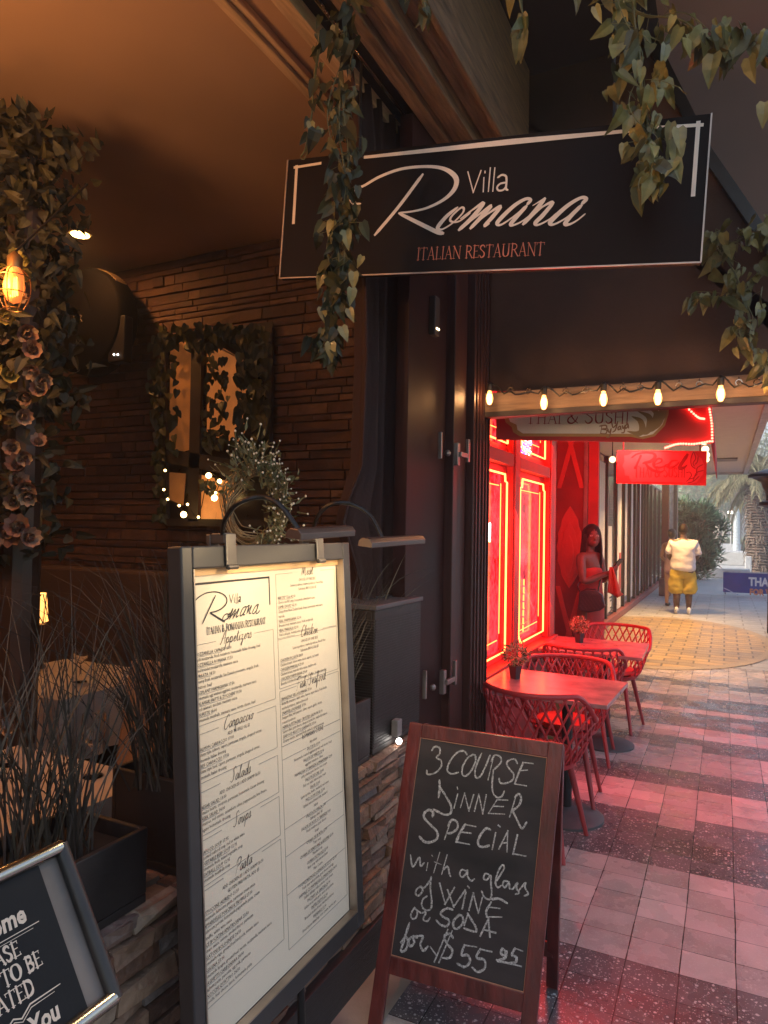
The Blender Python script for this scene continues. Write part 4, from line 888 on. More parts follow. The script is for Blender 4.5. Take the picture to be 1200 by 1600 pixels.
section(Ra0, Ra1, Rc, 'ROMANIAN CUISINE', 1.005, ['Appetizers', '--', '!ZACUSCA 10.00', 'Homemade roasted eggplant spread, red onions, toast', '!SALATA DE VINETE 12.00', 'eggplant, tomatoes, olives', '!MAMALIGA CU BRANZA & SMANTANA 12.00', 'soft polenta, goat cheese, sour cream', '!SALATA DE ICRE 13.00', 'Fish roe salad, lemon juice, toast', '!DROB 13.00', 'Lamb terrine, herbs, mustard, red onion', '!MICI CU MUSTAR 15.00', 'Grilled minced meat rolls, mustard', 'Salads', '--', '!SALATA DE VARZA 6.00', 'Cabbage salad, dill', '!SALATA DE ROSII CU BRANZA 9.00', 'Fresh tomatoes, goat cheese', 'Soups', '--', '!CIORBA DE BURTA 12.00', 'Tripe soup', '!CIORBA DE PERISOARE & LEGUME 12.00', 'Meatball soup', '!CIORBA DE FASOLE 12.00', 'Bean soup with smoked ham', 'Main Course', '--', '!TOCHITURA MOLDOVENEASCA CU OU 25.00', 'Pork stew with polenta, goat cheese and egg', '!SARMALE CU MAMALIGA SI SMANTANA 24.00', 'Stuffed cabbage rolls, polenta, sour cream', '!PASTRAV LA GRATAR 26.00', 'Grilled trout with garlic sauce and polenta', '!SNITEL DE PUI 22.00', 'Breaded chicken breast, mashed potatoes', '!PAPANASI 11.00', 'Fried cheese dumplings, sour cream, berries jam'], kind='C')
mb.build('printed_text', M_ink, paper); ru.build('printed_rule', M_line, paper)
# stand: rods, cross foot and base
for y in (1.46, 1.665): MB().tube([FM.P(y - 1.169, .06, -.045), Vector((-1.03, y, .02))], .011, 8).build('stand_rod', M_black, ms, smooth=True)
MB().lathe([(.09, 0), (.09, .012), (.06, .022), (.02, .026)], 28, 0, Matrix.Translation((-1.03, 1.56, .004))).build('stand_base', M_black, ms)
# reading lamps clipped on the frame
def clip_lamp(y, arc, head, label):
    t = thing('clip_lamp', label, 'lamp', FM.P(y - 1.169, MH, 0))
    a = y - 1.169
    mb = MB(); mb.fbox(FM, a - .019, a + .019, MH - .05, MH + .028, .0125, .019); mb.fbox(FM, a - .017, a + .017, MH - .02, MH + .028, -.045, -.0305); mb.fbox(FM, a - .017, a + .017, MH + .004, MH + .03, -.03, .012)
    mb.tube([FM.P(a - .019, MH - .052, .02), FM.P(a + .019, MH - .052, .02)], .007, 8)
    mb.build('clamp', mat('grey_metal_clip', (.13, .115, .105), .4, .6), t, bevel=.003)
    MB().tube(arc, .006, 8, smooth=8).build('gooseneck', M_black, t, smooth=True)
    p, q = head; d = (q - p).normalized(); up = Vector((.12, 0, 1)).normalized(); sd = d.cross(up)
    prof = [(-.021, -.006), (-.02, .008), (-.011, .017), (.011, .017), (.02, .008), (.021, -.006)]
    mb = MB(); vs = [tuple(p + sd * a_ + up * b_) for a_, b_ in prof] + [tuple(q + sd * a_ + up * b_) for a_, b_ in prof]
    mb.add(vs, [(i, i + 1, i + 7, i + 6) for i in range(5)] + [(5, 0, 6, 11), (0, 1, 2, 3, 4, 5)[::-1], (6, 7, 8, 9, 10, 11)])
    mb.build('lamp_head', mat('brown_black_housing', (.13, .08, .06), .35, .3, var=.1), t, bevel=.002)
    mb = MB(); vs = [p + d * .01 - sd * .013 - up * .0068, p + d * .01 + sd * .013 - up * .0068, q - d * .01 + sd * .013 - up * .0068, q - d * .01 - sd * .013 - up * .0068]
    mb.add(vs, [(0, 1, 2, 3)]); mb.build('light_strip', mat('warm_led_strip', (1, .9, .7), .4, var=0, em=(1, .74, .4), es=6), t)
    c = (p + q) / 2 - up * .014
    lamp_area('lamp_light', c, FM.P(a + .12, MH * .56, 0), .03, (q - p).length * .9, .72, (1, .74, .4))
    return t
def arc3(c0, pts, X1):           # from the clamp out to the lamp head, real curve in space
    out = [c0]
    n = len(pts)
    for i, (x, y) in enumerate(pts): out.append(on(x, y, X=-1.09 + (X1 + 1.09) * (i + 1) / n))
    return out
hx = -.84
h1 = (on(458, 838, X=hx), on(544, 832, X=hx)); h2 = (on(570, 851, X=hx), on(655, 845, X=hx))
ya = on(352, 850, X=-1.08).y; yb = on(492, 848, X=-1.08).y
clip_lamp(ya, arc3(FM.P(ya - 1.169, MH + .02, -.01), [(352, 812), (372, 787), (408, 777), (438, 790), (470, 832)], hx), h1, 'black gooseneck lamp clipped at the left of the menu top, arching before the wreath')
clip_lamp(yb, arc3(FM.P(yb - 1.169, MH + .02, -.01), [(497, 806), (520, 787), (550, 788), (578, 805), (600, 845)], hx), h2, 'black gooseneck lamp clipped nearer the right end of the menu top')

# ================================================================== CHALKBOARD
bTL, bTR = on(640, 1129, Y=2.215), on(880, 1164, Y=2.255)
bM = Vector((-.757, 2.05, 0))
nB = (bTR - bTL).cross((bTL + bTR) / 2 - bM).normalized()
if nB.y > 0: nB = -nB
FC = Frame(bM, bTR - bTL, (bTL + bTR) / 2 - bM, nB)
def cb_(x, y): return FC.px(x, y)
TLq, TRq = cb_(640, 1128), cb_(880, 1163); FLq, FRq = cb_(574, 1600), cb_(838, 1600)
M_mah = mat('mahogany_stain', (.115, .016, .012), .38, var=.45, vs=7, stretch=(4, 4, .8), bump=.25, bs=22, coat=.25)
M_slate = mat('black_chalkboard', (.026, .019, .019), .66, var=.75, vs=3.5, stretch=(1, 1, 2.5), bump=.05, bs=30)
ab = thing('chalkboard_sign', 'mahogany framed pavement chalkboard with a handwritten dinner special', 'chalkboard', bM + Vector((0, .1, 0)))
def lerp2(p, q, t): return (p[0] + (q[0] - p[0]) * t, p[1] + (q[1] - p[1]) * t)
rw = .046
def ext(p, q):   # extend leg down to the floor
    a = FC.P(*p); b = FC.P(*q); t = a.z / (a.z - b.z); return lerp2(p, q, t)
FLx, FRx = ext(TLq, FLq), ext(TRq, FRq)
def rail(p, q, w, side, nm=None, c0=-.022, c1=0.0):
    d = Vector((q[0] - p[0], q[1] - p[1])).normalized(); n = Vector((-d.y, d.x)) * w * side
    return [p, q, (q[0] + n.x, q[1] + n.y), (p[0] + n.x, p[1] + n.y)]
MB().prism(FC, rail(TLq, FLx, rw, 1), -.022, 0).build('leg', M_mah, ab, bevel=.003)
MB().prism(FC, rail(TRq, FRx, rw, -1), -.022, .0002).build('leg', M_mah, ab, bevel=.003)
i0 = lambda t: (lerp2(TLq, FLx, t), lerp2(TRq, FRx, t))
def inset(p, q, s): d = (Vector(q) - Vector(p)).normalized() * s; return (p[0] + d.x, p[1] + d.y), (q[0] - d.x, q[1] - d.y)
def tof(p, q, px_): v = cb_(*px_)[1]; return (p[1] - v) / (p[1] - q[1])
tA = (0, 0); tB = (tof(TLq, FLx, (654, 1152)), tof(TRq, FRx, (855, 1184))); tC = (tof(TLq, FLx, (607, 1492)), tof(TRq, FRx, (819, 1552))); tD = (tC[0] + .058, tC[1] + .058)
def crossrail(t0, t1, e0=0, e1=0):
    a, b = lerp2(TLq, FLx, t0[0] + e0), lerp2(TRq, FRx, t0[1] + e0); c, d = lerp2(TLq, FLx, t1[0] + e1), lerp2(TRq, FRx, t1[1] + e1); a, b = inset(a, b, rw * .99); c, d = inset(c, d, rw * .99)
    return [a, b, d, c]
MB().prism(FC, crossrail(tA, tB), -.021, -.0004).build('top_rail', M_mah, ab, bevel=.003)
MB().prism(FC, crossrail(tC, tD), -.021, -.0004).build('bottom_rail', M_mah, ab, bevel=.003)
slate = MB().prism(FC, crossrail(tB, tC, .0005, -.0005), -.014, -.006).build('writing_surface', M_slate, ab)
mb = MB(); q = crossrail(tB, tC, .0005, -.0005)
for i in range(4): mb.beam(FC.P(*q[i], -.004), FC.P(*q[(i + 1) % 4], -.004), .003, .003, up=FC.n)
mb.build('worn_edge', mat('worn_tan_edge', (.42, .2, .12), .6), ab)
# rear frame
rear = -FC.n.copy(); rear.z = 0; rear.normalize(); rear *= .40
tl3, tr3 = FC.P(*TLq, -.03), FC.P(*TRq, -.03); fl3, fr3 = FC.P(*FLx), FC.P(*FRx)
def fl0(v): return Vector((v.x, v.y, .006))
mb = MB(); dz = Vector((0, 0, -.01))
du = FC.u * .02
pr = on(872, 1546, Z=0)
bl3 = fl0(fl3 + (pr - fr3)); br3 = fl0(pr)
MB().beam(tl3 + du + dz, bl3 + du, .04, .022, up=(0, 1, 0)).build('rear_leg', M_mah, ab, bevel=.003); MB().beam(tr3 - du + dz, br3 - du, .04, .022, up=(0, 1, 0)).build('rear_leg', M_mah, ab, bevel=.003)
m0 = tl3.lerp(bl3, .84) + du; m1 = tr3.lerp(br3, .84) - du
MB().beam(m0, m1, .018, .05).build('rear_rail', M_mah, ab, bevel=.003)
r0, r1 = tl3.lerp(bl3, .06) + du, tr3.lerp(br3, .06) - du; r2, r3 = tl3.lerp(bl3, .8) + du, tr3.lerp(br3, .8) - du
mb = MB(); mb.add([r0, r1, r3, r2], [(0, 1, 2, 3)]); o_ = mb.build('rear_panel', M_slate, ab); o_.modifiers.new('t', 'SOLIDIFY').thickness = .006
# chalk writing, traced
M_chalk = mat('white_chalk', (.4, .385, .375), .9, var=.75, vs=230)
ck = MB(); kk = [0]
def A(pts, w=1.0, st_=False): kk[0] += 1; ck.stroke(FC, [cb_(630 + x / 5.4545, 1150 + y / 5.4545) for x, y in pts], .0052 * w, -.0054 + .00022 * (kk[0] % 5), 0, 6, .22, st_)
def B(pts, w=1.0, st_=False): kk[0] += 1; ck.stroke(FC, [cb_(600 + x / 4.8, 1320 + y / 4.8) for x, y in pts], .0052 * w, -.0054 + .00022 * (kk[0] % 5), 0, 6, .22, st_)
for p in ([(240, 125), (265, 92), (305, 102), (308, 150), (280, 185), (320, 212), (318, 265), (270, 315), (205, 328), (197, 295)], [(540, 160), (518, 130), (470, 135), (420, 180), (380, 250), (375, 300), (410, 325), (465, 312)],
          [(590, 160), (545, 190), (505, 260), (500, 325), (530, 342), (575, 300), (612, 220), (612, 170), (588, 158)], [(665, 150), (625, 240), (608, 310), (620, 356), (655, 345), (695, 270), (738, 165)],
          [(748, 215), (778, 165), (825, 180), (828, 230), (765, 292)], [(765, 292), (755, 420), (765, 490), (800, 526), (838, 515), (860, 470)], [(970, 235), (950, 200), (905, 205), (880, 235), (905, 285), (940, 330), (925, 380), (870, 405), (825, 400), (815, 365)]): A(p)
for p in ([(765, 190), (720, 375)], [(1020, 230), (985, 310), (948, 408)], [(1018, 226), (1102, 236)], [(1000, 296), (1055, 292)], [(948, 410), (1045, 426)]): A(p, 1.05)
for p in ([(305, 380), (308, 450), (298, 525)], [(312, 440), (370, 530), (405, 600), (400, 660), (350, 672), (290, 645), (255, 628)]): A(p, 1.3)
for p in ([(460, 500), (430, 615)], [(485, 610), (520, 490)], [(520, 490), (557, 638)], [(557, 638), (597, 505)], [(605, 640), (642, 500)], [(642, 500), (675, 662)], [(675, 662), (705, 505)], [(795, 548), (725, 660)], [(800, 545), (885, 548)], [(765, 600), (850, 603)], [(725, 662), (860, 668)], [(960, 510), (905, 690)], [(458, 440), (461, 452)]): A(p, 1.25)
for p in ([(950, 522), (982, 495), (1003, 530), (985, 592), (930, 638)], [(930, 638), (970, 720), (1010, 790), (1050, 738)]): A(p, 1.2)
A([(245, 690), (250, 655), (220, 632), (180, 655), (175, 700), (230, 760), (285, 820), (285, 875), (240, 905), (180, 905), (135, 860)], 1.45)
for p in ([(378, 770), (410, 718), (455, 735), (458, 790), (412, 826), (375, 832)], [(740, 802), (705, 790), (660, 840), (635, 900), (645, 940), (685, 948), (728, 936)]): A(p, 1.3)
for p in ([(400, 735), (350, 880)], [(525, 755), (480, 830), (450, 903)], [(525, 757), (612, 774)], [(500, 822), (570, 831)], [(450, 905), (560, 926)], [(785, 830), (757, 966)], [(815, 962), (890, 812)], [(888, 812), (882, 988)], [(842, 915), (882, 912)], [(970, 850), (935, 1005)], [(935, 1006), (1040, 1026)], [(812, 766), (822, 774)]): A(p, 1.5)
for p in ([(195, 80), (212, 168), (262, 95), (270, 162), (298, 138)], [(325, 140), (315, 195)], [(415, 60), (370, 210)], [(375, 130), (425, 150)], [(470, 80), (430, 222)], [(440, 192), (475, 165), (486, 215), (496, 240)], [(356, 82), (362, 90)], [(615, 200), (580, 190), (565, 225), (585, 246), (615, 215), (622, 190), (625, 240), (650, 272), (675, 260)],
          [(785, 225), (755, 220), (745, 255), (770, 265), (797, 232), (800, 290), (805, 370), (790, 412), (750, 395), (730, 350)], [(830, 290), (870, 230), (900, 175), (885, 155), (855, 200), (835, 280), (850, 322), (877, 308)], [(935, 280), (900, 275), (888, 305), (905, 322), (935, 290), (940, 330), (965, 335)], [(965, 335), (1000, 287), (992, 330), (1012, 362), (985, 374)], [(1010, 345), (1060, 287), (1055, 322), (1080, 370), (1050, 386)],
          [(275, 312), (240, 340), (235, 375), (260, 382), (287, 345), (272, 312), (300, 325), (348, 258), (350, 248), (345, 330), (355, 430), (345, 485), (305, 492), (280, 455), (290, 410), (320, 388)],
          [(225, 475), (200, 520), (205, 555), (235, 552), (247, 505), (225, 475), (270, 512), (312, 510), (290, 560), (320, 576), (342, 550)]): B(p, 1.0)
for p in ([(415, 295), (455, 445)], [(455, 445), (525, 325)], [(475, 345), (520, 467)], [(520, 467), (605, 345)], [(610, 362), (585, 480)], [(635, 490), (667, 370)], [(667, 370), (705, 516)], [(705, 516), (735, 400)], [(785, 470), (865, 480)], [(628, 316), (634, 322)], [(767, 545), (878, 545)]): B(p, 1.6)
for p in ([(805, 412), (860, 408), (920, 440)], [(800, 435), (765, 500), (770, 545)], [(510, 490), (470, 480), (425, 510), (435, 540), (485, 570), (470, 612), (425, 605), (390, 570)], [(560, 528), (520, 575), (520, 622), (550, 632), (590, 587), (585, 540), (560, 528)], [(625, 520), (685, 622), (680, 656), (598, 630)]): B(p, 1.25)
for p in ([(627, 520), (600, 605)], [(720, 685), (780, 560)], [(780, 560), (792, 690)], [(745, 640), (830, 662)]): B(p, 1.7)
for p in ([(187, 590), (150, 700), (120, 742), (160, 690)], [(160, 690), (176, 730), (158, 792), (122, 800), (150, 720)], [(215, 690), (185, 715), (190, 765), (222, 740), (215, 690), (245, 700)], [(230, 690), (287, 690), (270, 750), (292, 798), (326, 765)], [(515, 702), (490, 670), (450, 690), (470, 745), (510, 795), (490, 850), (440, 852)], [(600, 755), (578, 830), (625, 832), (642, 880), (602, 920), (545, 895)], [(720, 785), (690, 850), (750, 868), (752, 930), (700, 958), (660, 925)]): B(p, 1.3)
for p in ([(475, 640), (375, 880)], [(508, 650), (410, 884)], [(345, 770), (385, 826)], [(600, 757), (690, 770)], [(720, 787), (802, 806)]): B(p, 1.4)
for p in ([(905, 800), (885, 783), (875, 820), (900, 832), (917, 800), (907, 850), (863, 866)], [(980, 780), (957, 830), (990, 845), (985, 885), (940, 890)], [(980, 780), (1035, 800)], [(845, 868), (1025, 916)], [(850, 880), (960, 900)]): B(p, 1.3)
ck.build('chalk_writing', M_chalk, slate)

# ================================================================== WELCOME SIGN (lower left)
wTR = on(86, 1329, Y=.867); wBR = on(189, 1550, X=-.92); 
FWc = Frame(Vector((wBR.x, .545, wBR.z)), (0, 1, 0), Vector((wTR.x, 0, wTR.z)) - Vector((wBR.x, 0, wBR.z)), (1, 0, .6))
WWd, WHt = .335, (wTR - wBR).length
M_chr = mat('brushed_dark_chrome', (.5, .46, .4), .2, 1, var=.06)
M_satin = mat('satin_black', (.014, .014, .015), .45, var=.1, spec=.15)
ws = thing('welcome_sign', 'black restaurant sign in a rounded metal frame asking guests to be seated', 'sign', (-1.0, .63, 0))
r = .0125
for b_ in (0, WHt): MB().tube([FWc.P(0, b_), FWc.P(WWd, b_)], r, 14).build('frame_rail', M_chr, ws, smooth=True)
for a_ in (0, WWd): MB().tube([FWc.P(a_, -.004), FWc.P(a_, WHt + .004)], r * 1.02, 14).build('frame_side', mat('dark_rounded_metal', (.05, .046, .043), .4, .5), ws, smooth=True)
MB().fbox(FWc, .008, WWd - .008, .008, WHt - .008, -.012, -.006).build('backing_board', mat('grey_taupe_backing', (.17, .14, .12), .5), ws)
lp = MB().fbox(FWc, .05, .287, .004, WHt - .004, -.0059, -.003).build('letter_panel', M_satin, ws)
mb = MB(); M_iv = mat('ivory_letter', (.72, .6, .48), .5, var=.04)
c_ = .172
def wtext(t, b, sz_, serf=True):
    if serf:
        tot = sum(SER[c][0] for c in t) * sz_ * .92; serif(mb, FWc, t, (c_ - tot / 2, b), (c_ + tot / 2, b), sz_, -.0022, wt=1.9)
    else: mb.text(FWc, t, c_, b, sz_ * 1.35, -.0022, 0, 'CENTER', xs=.85, res=2, bold=.0012, shear=.12)
wtext('Welcome', .178, .029, False); wtext('PLEASE', .137, .0225); wtext('WAIT TO BE', .107, .0225); wtext('SEATED', .077, .0225); wtext('Thank You', .025, .027, False)
def wr(pts, w_, o2): mb.stroke(FWc, [(a_, b_ - o2) for a_, b_ in pts], w_, -.002 + o2 * .01, straight=True)
for o2, w2, tr in ((0, .0024, 0), (.005, .0014, .012)):
    wr([(.075 + tr, .168), (.255 - tr, .168)], w2, o2); wr([(.075 + tr, .067), (c_ - .03, .067), (c_ - .012, .056), (c_, .062), (c_ + .012, .056), (c_ + .03, .067), (.255 - tr, .067)], w2, o2)
mb.build('ivory_lettering', M_iv, lp)
cxp = FWc.P(WWd / 2, WHt * .4, -.02)
MB().tube([cxp, (cxp.x, cxp.y, .03)], .018, 12).build('pole', M_chr, ws, smooth=True)
MB().lathe([(.11, 0), (.11, .012), (.08, .028), (.022, .04)], 28, 0, Matrix.Translation((cxp.x + .0, cxp.y, .004))).build('base', M_black, ws)

# ================================================================== PLANTERS AND GRASSES
M_pl = mat('charcoal_planter', (.024, .019, .017), .5, var=.25, vs=6, bump=.1, bs=50)
M_soil = mat('dark_soil', (.02, .014, .01), .95)
M_gr = mat('dry_grass_blade', (.1, .075, .045), .6, var=.3, vs=10, island=[(.018, .012, .008), (.035, .024, .014), (.07, .052, .03), (.025, .017, .01), (.13, .1, .06)])
def planter(y0, y1, z0, z1, label, x0=-1.43, x1=-1.185, ribs=False):
    t = thing('planter_box', label, 'planter', ((x0 + x1) / 2, (y0 + y1) / 2, z0), 'dark planters standing on the stone wall')
    w = .014; mb = MB()
    mb.box(x0, x1, y0, y1, z0, z0 + .02); mb.box(x1 - w, x1, y0, y1, z0 + .021, z1); mb.box(x0, x0 + w, y0, y1, z0 + .021, z1); mb.box(x0 + w, x1 - w, y0, y0 + w, z0 + .021, z1 - .001); mb.box(x0 + w, x1 - w, y1 - w, y1, z0 + .021, z1 - .001)
    mb.build('box', M_pl, t, bevel=.003)
    MB().box(x0 + w + .001, x1 - w - .001, y0 + w + .001, y1 - w - .001, z1 - .06, z1 - .035).build('soil', M_soil, t)
    if ribs:
        mb = MB(); z = z0 + .03
        while z < z1 - .04: mb.box(x1 + .0003, x1 + .0025, y0 + .004, y1 - .004, z, z + .006); mb.box(x0 + .01, x1 - .002, y0 - .005, y0 - .0005, z, z + .006); z += .0105
        mb.build('rib', M_pl, t); MB().box(x0 - .006, x1 + .009, y0 - .008, y1 + .006, z1 + .001, z1 + .02).build('rim', mat('grey_rim', (.09, .08, .08), .45), t, bevel=.003)
    return t
planter(.05, 1.22, .735, .905, 'black trough planter on the wall behind the welcome sign')
planter(1.34, 2.34, .735, .965, 'black trough planter on the wall behind the framed menu')
pt = planter(2.372, 2.815, .74, 1.285, 'tall ribbed dark planter at the far end of the stone wall', x1=-1.19, ribs=True)
pc = on(616, 1135, X=-1.18)
mb = MB(); mb.box(-1.1835, -1.155, pc.y - .022, pc.y + .022, pc.z - .035, pc.z + .03)
lt_ = thing('night_light', 'tiny plug with a bright white bulb on the front of the tall planter', 'light', pc)
mb.build('plug', mat('plug_grey', (.25, .23, .22), .5), lt_, bevel=.004); MB().ball((-1.158, pc.y, pc.z - .055), .012, seg=10).build('bulb', mat('white_led', (1, 1, 1), .3, var=0, em=(1, .93, .85), es=9), lt_, smooth=True)
def grass(name, cx, cy, z, rx, ry, n, h, lean, spread, label, w=.0042):
    mb = MB()
    for i in range(n):
        a = rnd.uniform(0, 2 * PI); q = rnd.random() ** .5
        p = Vector((cx + rx * q * math.cos(a), cy + ry * q * math.sin(a), z)); hh = h * rnd.uniform(.45, 1.08)
        d = Vector((lean[0] + rnd.gauss(0, spread), lean[1] + rnd.gauss(0, spread), 1)).normalized()
        droop = rnd.choice((.05, .1, .18, .3, .5)) * rnd.uniform(.5, 1.2); side = Vector((d.y, -d.x, 0)); side = side.normalized() if side.length > .01 else Vector((1, 0, 0))
        hd = Vector((d.x, d.y, 0)); hd = hd.normalized() if hd.length > .01 else Vector((rnd.uniform(-1, 1), rnd.uniform(-1, 1), 0))
        pts = [p + d * (hh * t) + hd * (droop * hh * t ** 2.5) - Vector((0, 0, droop * .5 * hh * t ** 4)) for t in (0, .2, .4, .6, .8, 1)]
        if max(q2.x for q2 in pts) > -1.16 and name == 'grass_clump': continue
        o = len(mb.v); ww = w * rnd.uniform(.6, 1.3); vdir = (Vector((0, 0, 1.4)) - p); s2 = d.cross(vdir).normalized() if rnd.random() < .75 else side
        for k, q2 in enumerate(pts):
            c = ww * (1 - (k / 5) ** 2 * .92); mb.v += [tuple(q2 - s2 * c / 2), tuple(q2 + s2 * c / 2)]
        for k in range(5): mb.f.append((o + 2 * k, o + 2 * k + 1, o + 2 * k + 3, o + 2 * k + 2)); mb.m.append(0)
    t = mb.build(name, M_gr); return tag(t, label, 'plant')
grass('grass_clump', -1.31, .72, .87, .08, .2, 150, .62, (-.1, .05), .2, 'thick dark ornamental grass clump leaning at the far left edge')
grass('grass_clump', -1.31, 1.05, .87, .07, .12, 130, .62, (0, .06), .18, 'loose grass clump at the right end of the left trough planter')
grass('grass_clump', -1.31, 1.5, .93, .08, .2, 380, .68, (0, -.05), .2, 'dense tall grass clump directly left of the menu frame')
grass('grass_clump', -1.31, 2.2, .93, .07, .11, 260, .55, (0, .22), .2, 'pale reedy grass clump right of the menu beside the tall planter')
grass('grass_sprig', -1.3, 2.6, 1.24, .05, .1, 6, .3, (.35, .4), .3, 'few thin arching stems in the tall ribbed planter')

# ================================================================== DINING ROOM
M_cloth = mat('white_tablecloth', (.62, .5, .38), .8, var=.08, vs=5, bump=.1, bs=30)
M_tan = mat('tan_upholstery', (.38, .22, .12), .7, var=.2, vs=6, bump=.1, bs=60)
M_dwood = mat('dark_chair_wood', (.05, .028, .018), .4, var=.2)
M_ban = mat('brown_leather', (.1, .06, .042), .5, var=.2, vs=3, bump=.1)
bq_ = thing('banquette', 'long brown banquette running along the foot of the stone clad wall', 'bench', (-4, 3.5, 0))
MB().box(-6.6, -1.9, 3.58, 3.76, .02, 1.27).build('backrest', M_ban, bq_, bevel=.02)
MB().box(-6.6, -1.9, 3.1, 3.575, .3, .47).build('seat', M_ban, bq_, bevel=.03)
MB().box(-6.6, -1.9, 3.16, 3.57, .0, .297).build('plinth', M_dwood, bq_)
def dining_table(cx, cy, w, d, h, label, cloth=True):
    t = thing('dining_table', label, 'table', (cx, cy, 0))
    MB().box(cx - w / 2, cx + w / 2, cy - d / 2, cy + d / 2, h - .03, h).build('tabletop', M_dwood, t)
    mb = MB(); [mb.box(cx + sx_ * (w / 2 - .08) - .025, cx + sx_ * (w / 2 - .08) + .025, cy + sy_ * (d / 2 - .08) - .025, cy + sy_ * (d / 2 - .08) + .025, 0, h - .031) for sx_ in (-1, 1) for sy_ in (-1, 1)]
    mb.box(cx - .05, cx + .05, cy - d / 2 + .06, cy + d / 2 - .06, .1, .14); mb.build('table_frame', M_dwood, t)
    if cloth:
        mb = MB(); n = 48; P = []
        def edge(t_):
            t_ *= 4; k = int(t_) % 4; f = t_ - int(t_); x0, x1, y0, y1 = -w / 2 - .012, w / 2 + .012, -d / 2 - .012, d / 2 + .012
            return [(x0 + (x1 - x0) * f, y0), (x1, y0 + (y1 - y0) * f), (x1 - (x1 - x0) * f, y1), (x0, y1 - (y1 - y0) * f)][k]
        for r_, (s_, z, wv) in enumerate(((1, h + .006, 0), (1.0, h + .002, 0), (1.012, h - .08, .006), (1.02, h - .22, .014), (1.03, h - .30, .02))):
            for i in range(n):
                x, y = edge(i / n); q = 1 + wv * math.sin(i * 2.1) / max(w, d) * 2
                mb.v.append((cx + x * s_ * q, cy + y * s_ * q, z + (.012 * math.sin(i * .8) if r_ == 4 else 0)))
        for r_ in range(4):
            for i in range(n): a = r_ * n + i; b = r_ * n + (i + 1) % n; mb.f.append((a, a + n, b + n, b)); mb.m.append(0)
        mb.f.append(tuple(range(n))); mb.m.append(0)
        c = mb.build('tablecloth', M_cloth, None, smooth=False); tag(c, 'white cloth draped over the ' + label.split(' ', 1)[1] if False else 'pale cloth on the ' + label, 'tablecloth')
    return t
dining_table(-2.02, 1.42, .66, .66, .76, 'square dining table nearest the planters at the left')
dining_table(-3.2, 2.65, .8, .7, .76, 'dining table near the back wall below the candle lantern')
def dining_chair(cx, cy, rz, label):
    t = thing('dining_chair', label, 'chair', (cx, cy, 0)); M = Matrix.Translation((cx, cy, 0)) @ Matrix.Rotation(rz, 4, 'Z')
    MB().box(-.22, .22, -.22, .22, .42, .49, 0, M).build('seat', M_tan, t, bevel=.02)
    mb = MB(); vs = [(-.21, -.2, .5), (.21, -.2, .5), (.21, -.29, .98), (-.21, -.29, .98), (-.21, -.24, .5), (.21, -.24, .5), (.21, -.33, .98), (-.21, -.33, .98)]
    mb.add(vs, [(0, 1, 2, 3), (7, 6, 5, 4), (0, 4, 5, 1), (1, 5, 6, 2), (2, 6, 7, 3), (3, 7, 4, 0)], 0, M); mb.build('backrest', M_tan, t, bevel=.02)
    for sx_ in (-1, 1):
        for sy_ in (-1, 1): MB().beam(M @ Vector((sx_ * .19, sy_ * .18, .419)), M @ Vector((sx_ * .2, sy_ * .21, 0)), .035, .035).build('leg', M_dwood, t)
    return t
dining_chair(-2.2, 2.1, R(186), 'tan upholstered chair behind the nearest dining table')
dining_chair(-1.75, 2.55, R(150), 'tan upholstered chair farther back, right of the candle lantern')
dining_chair(-3.1, 2.0, R(10), 'tan upholstered chair pulled up to the far dining table')
M_wg = mat('clear_glass', (1, 1, 1), .02, var=0, trans=1, rvar=0)
def wine_glass(x, y, z, label):
    M = Matrix.Translation((x, y, z))
    o = MB().lathe([(.034, 0), (.034, .003), (.006, .008), (.004, .09), (.012, .1), (.034, .125), (.04, .16), (.036, .205), (.034, .205), (.038, .16), (.032, .127), (.01, .104)], 18, 0, M).build('wine_glass', M_wg, None, smooth=True)
    tag(o, label, 'wine glass')
pg = on(165 * .34, 1030, Y=1.05)
wine_glass(-2.2, 1.6, .768, 'wine glass at the back of the nearest pale table'); wine_glass(-1.86, 1.66, .768, 'wine glass at the right rear corner of the nearest pale table')
wine_glass(-3.02, 2.6, .768, 'wine glass on the far table right of the candle lantern')
# candle lantern
pL = on(57, 972, Y=2.72)
cl = thing('candle_lantern', 'glowing square candle lantern with crossed dark bars', 'lantern', (pL.x, pL.y, .768))
M = Matrix.Translation((pL.x, pL.y, 0)) @ Matrix.Rotation(R(35), 4, 'Z'); zb_ = pL.z; zt_ = on(57, 927, Y=2.72).z; hw = .05
MB().lathe([(.055, .768), (.055, .78), (.012, .8), (.012, zb_ - .02), (.05, zb_ - .012)], 16, 0, Matrix.Translation((pL.x, pL.y, 0))).build('stem', M_dwood, cl, smooth=True)
MB().add([(-hw, -hw, zb_), (hw, -hw, zb_), (hw, hw, zb_), (-hw, hw, zb_), (-hw * .78, -hw * .78, zt_), (hw * .78, -hw * .78, zt_), (hw * .78, hw * .78, zt_), (-hw * .78, hw * .78, zt_)], [(0, 1, 5, 4), (1, 2, 6, 5), (2, 3, 7, 6), (3, 0, 4, 7), (4, 5, 6, 7), (3, 2, 1, 0)], 0, M).build('shade', mat('candle_glow_shade', (.9, .6, .3), .6, var=.3, vs=30, em=(1, .42, .1), es=1.1), cl)
mb = MB()
for k in range(4):
    Q = M @ Matrix.Rotation(k * PI / 2, 4, 'Z')
    mb.tube([Q @ Vector((-hw * 1.02, -hw * 1.03, zb_)), Q @ Vector((hw * .7, -hw * .82, zt_))], .003, 5); mb.tube([Q @ Vector((hw * 1.02, -hw * 1.04, zb_)), Q @ Vector((-hw * .7, -hw * .83, zt_))], .003, 5)
mb.build('crossed_bar', M_black, cl)
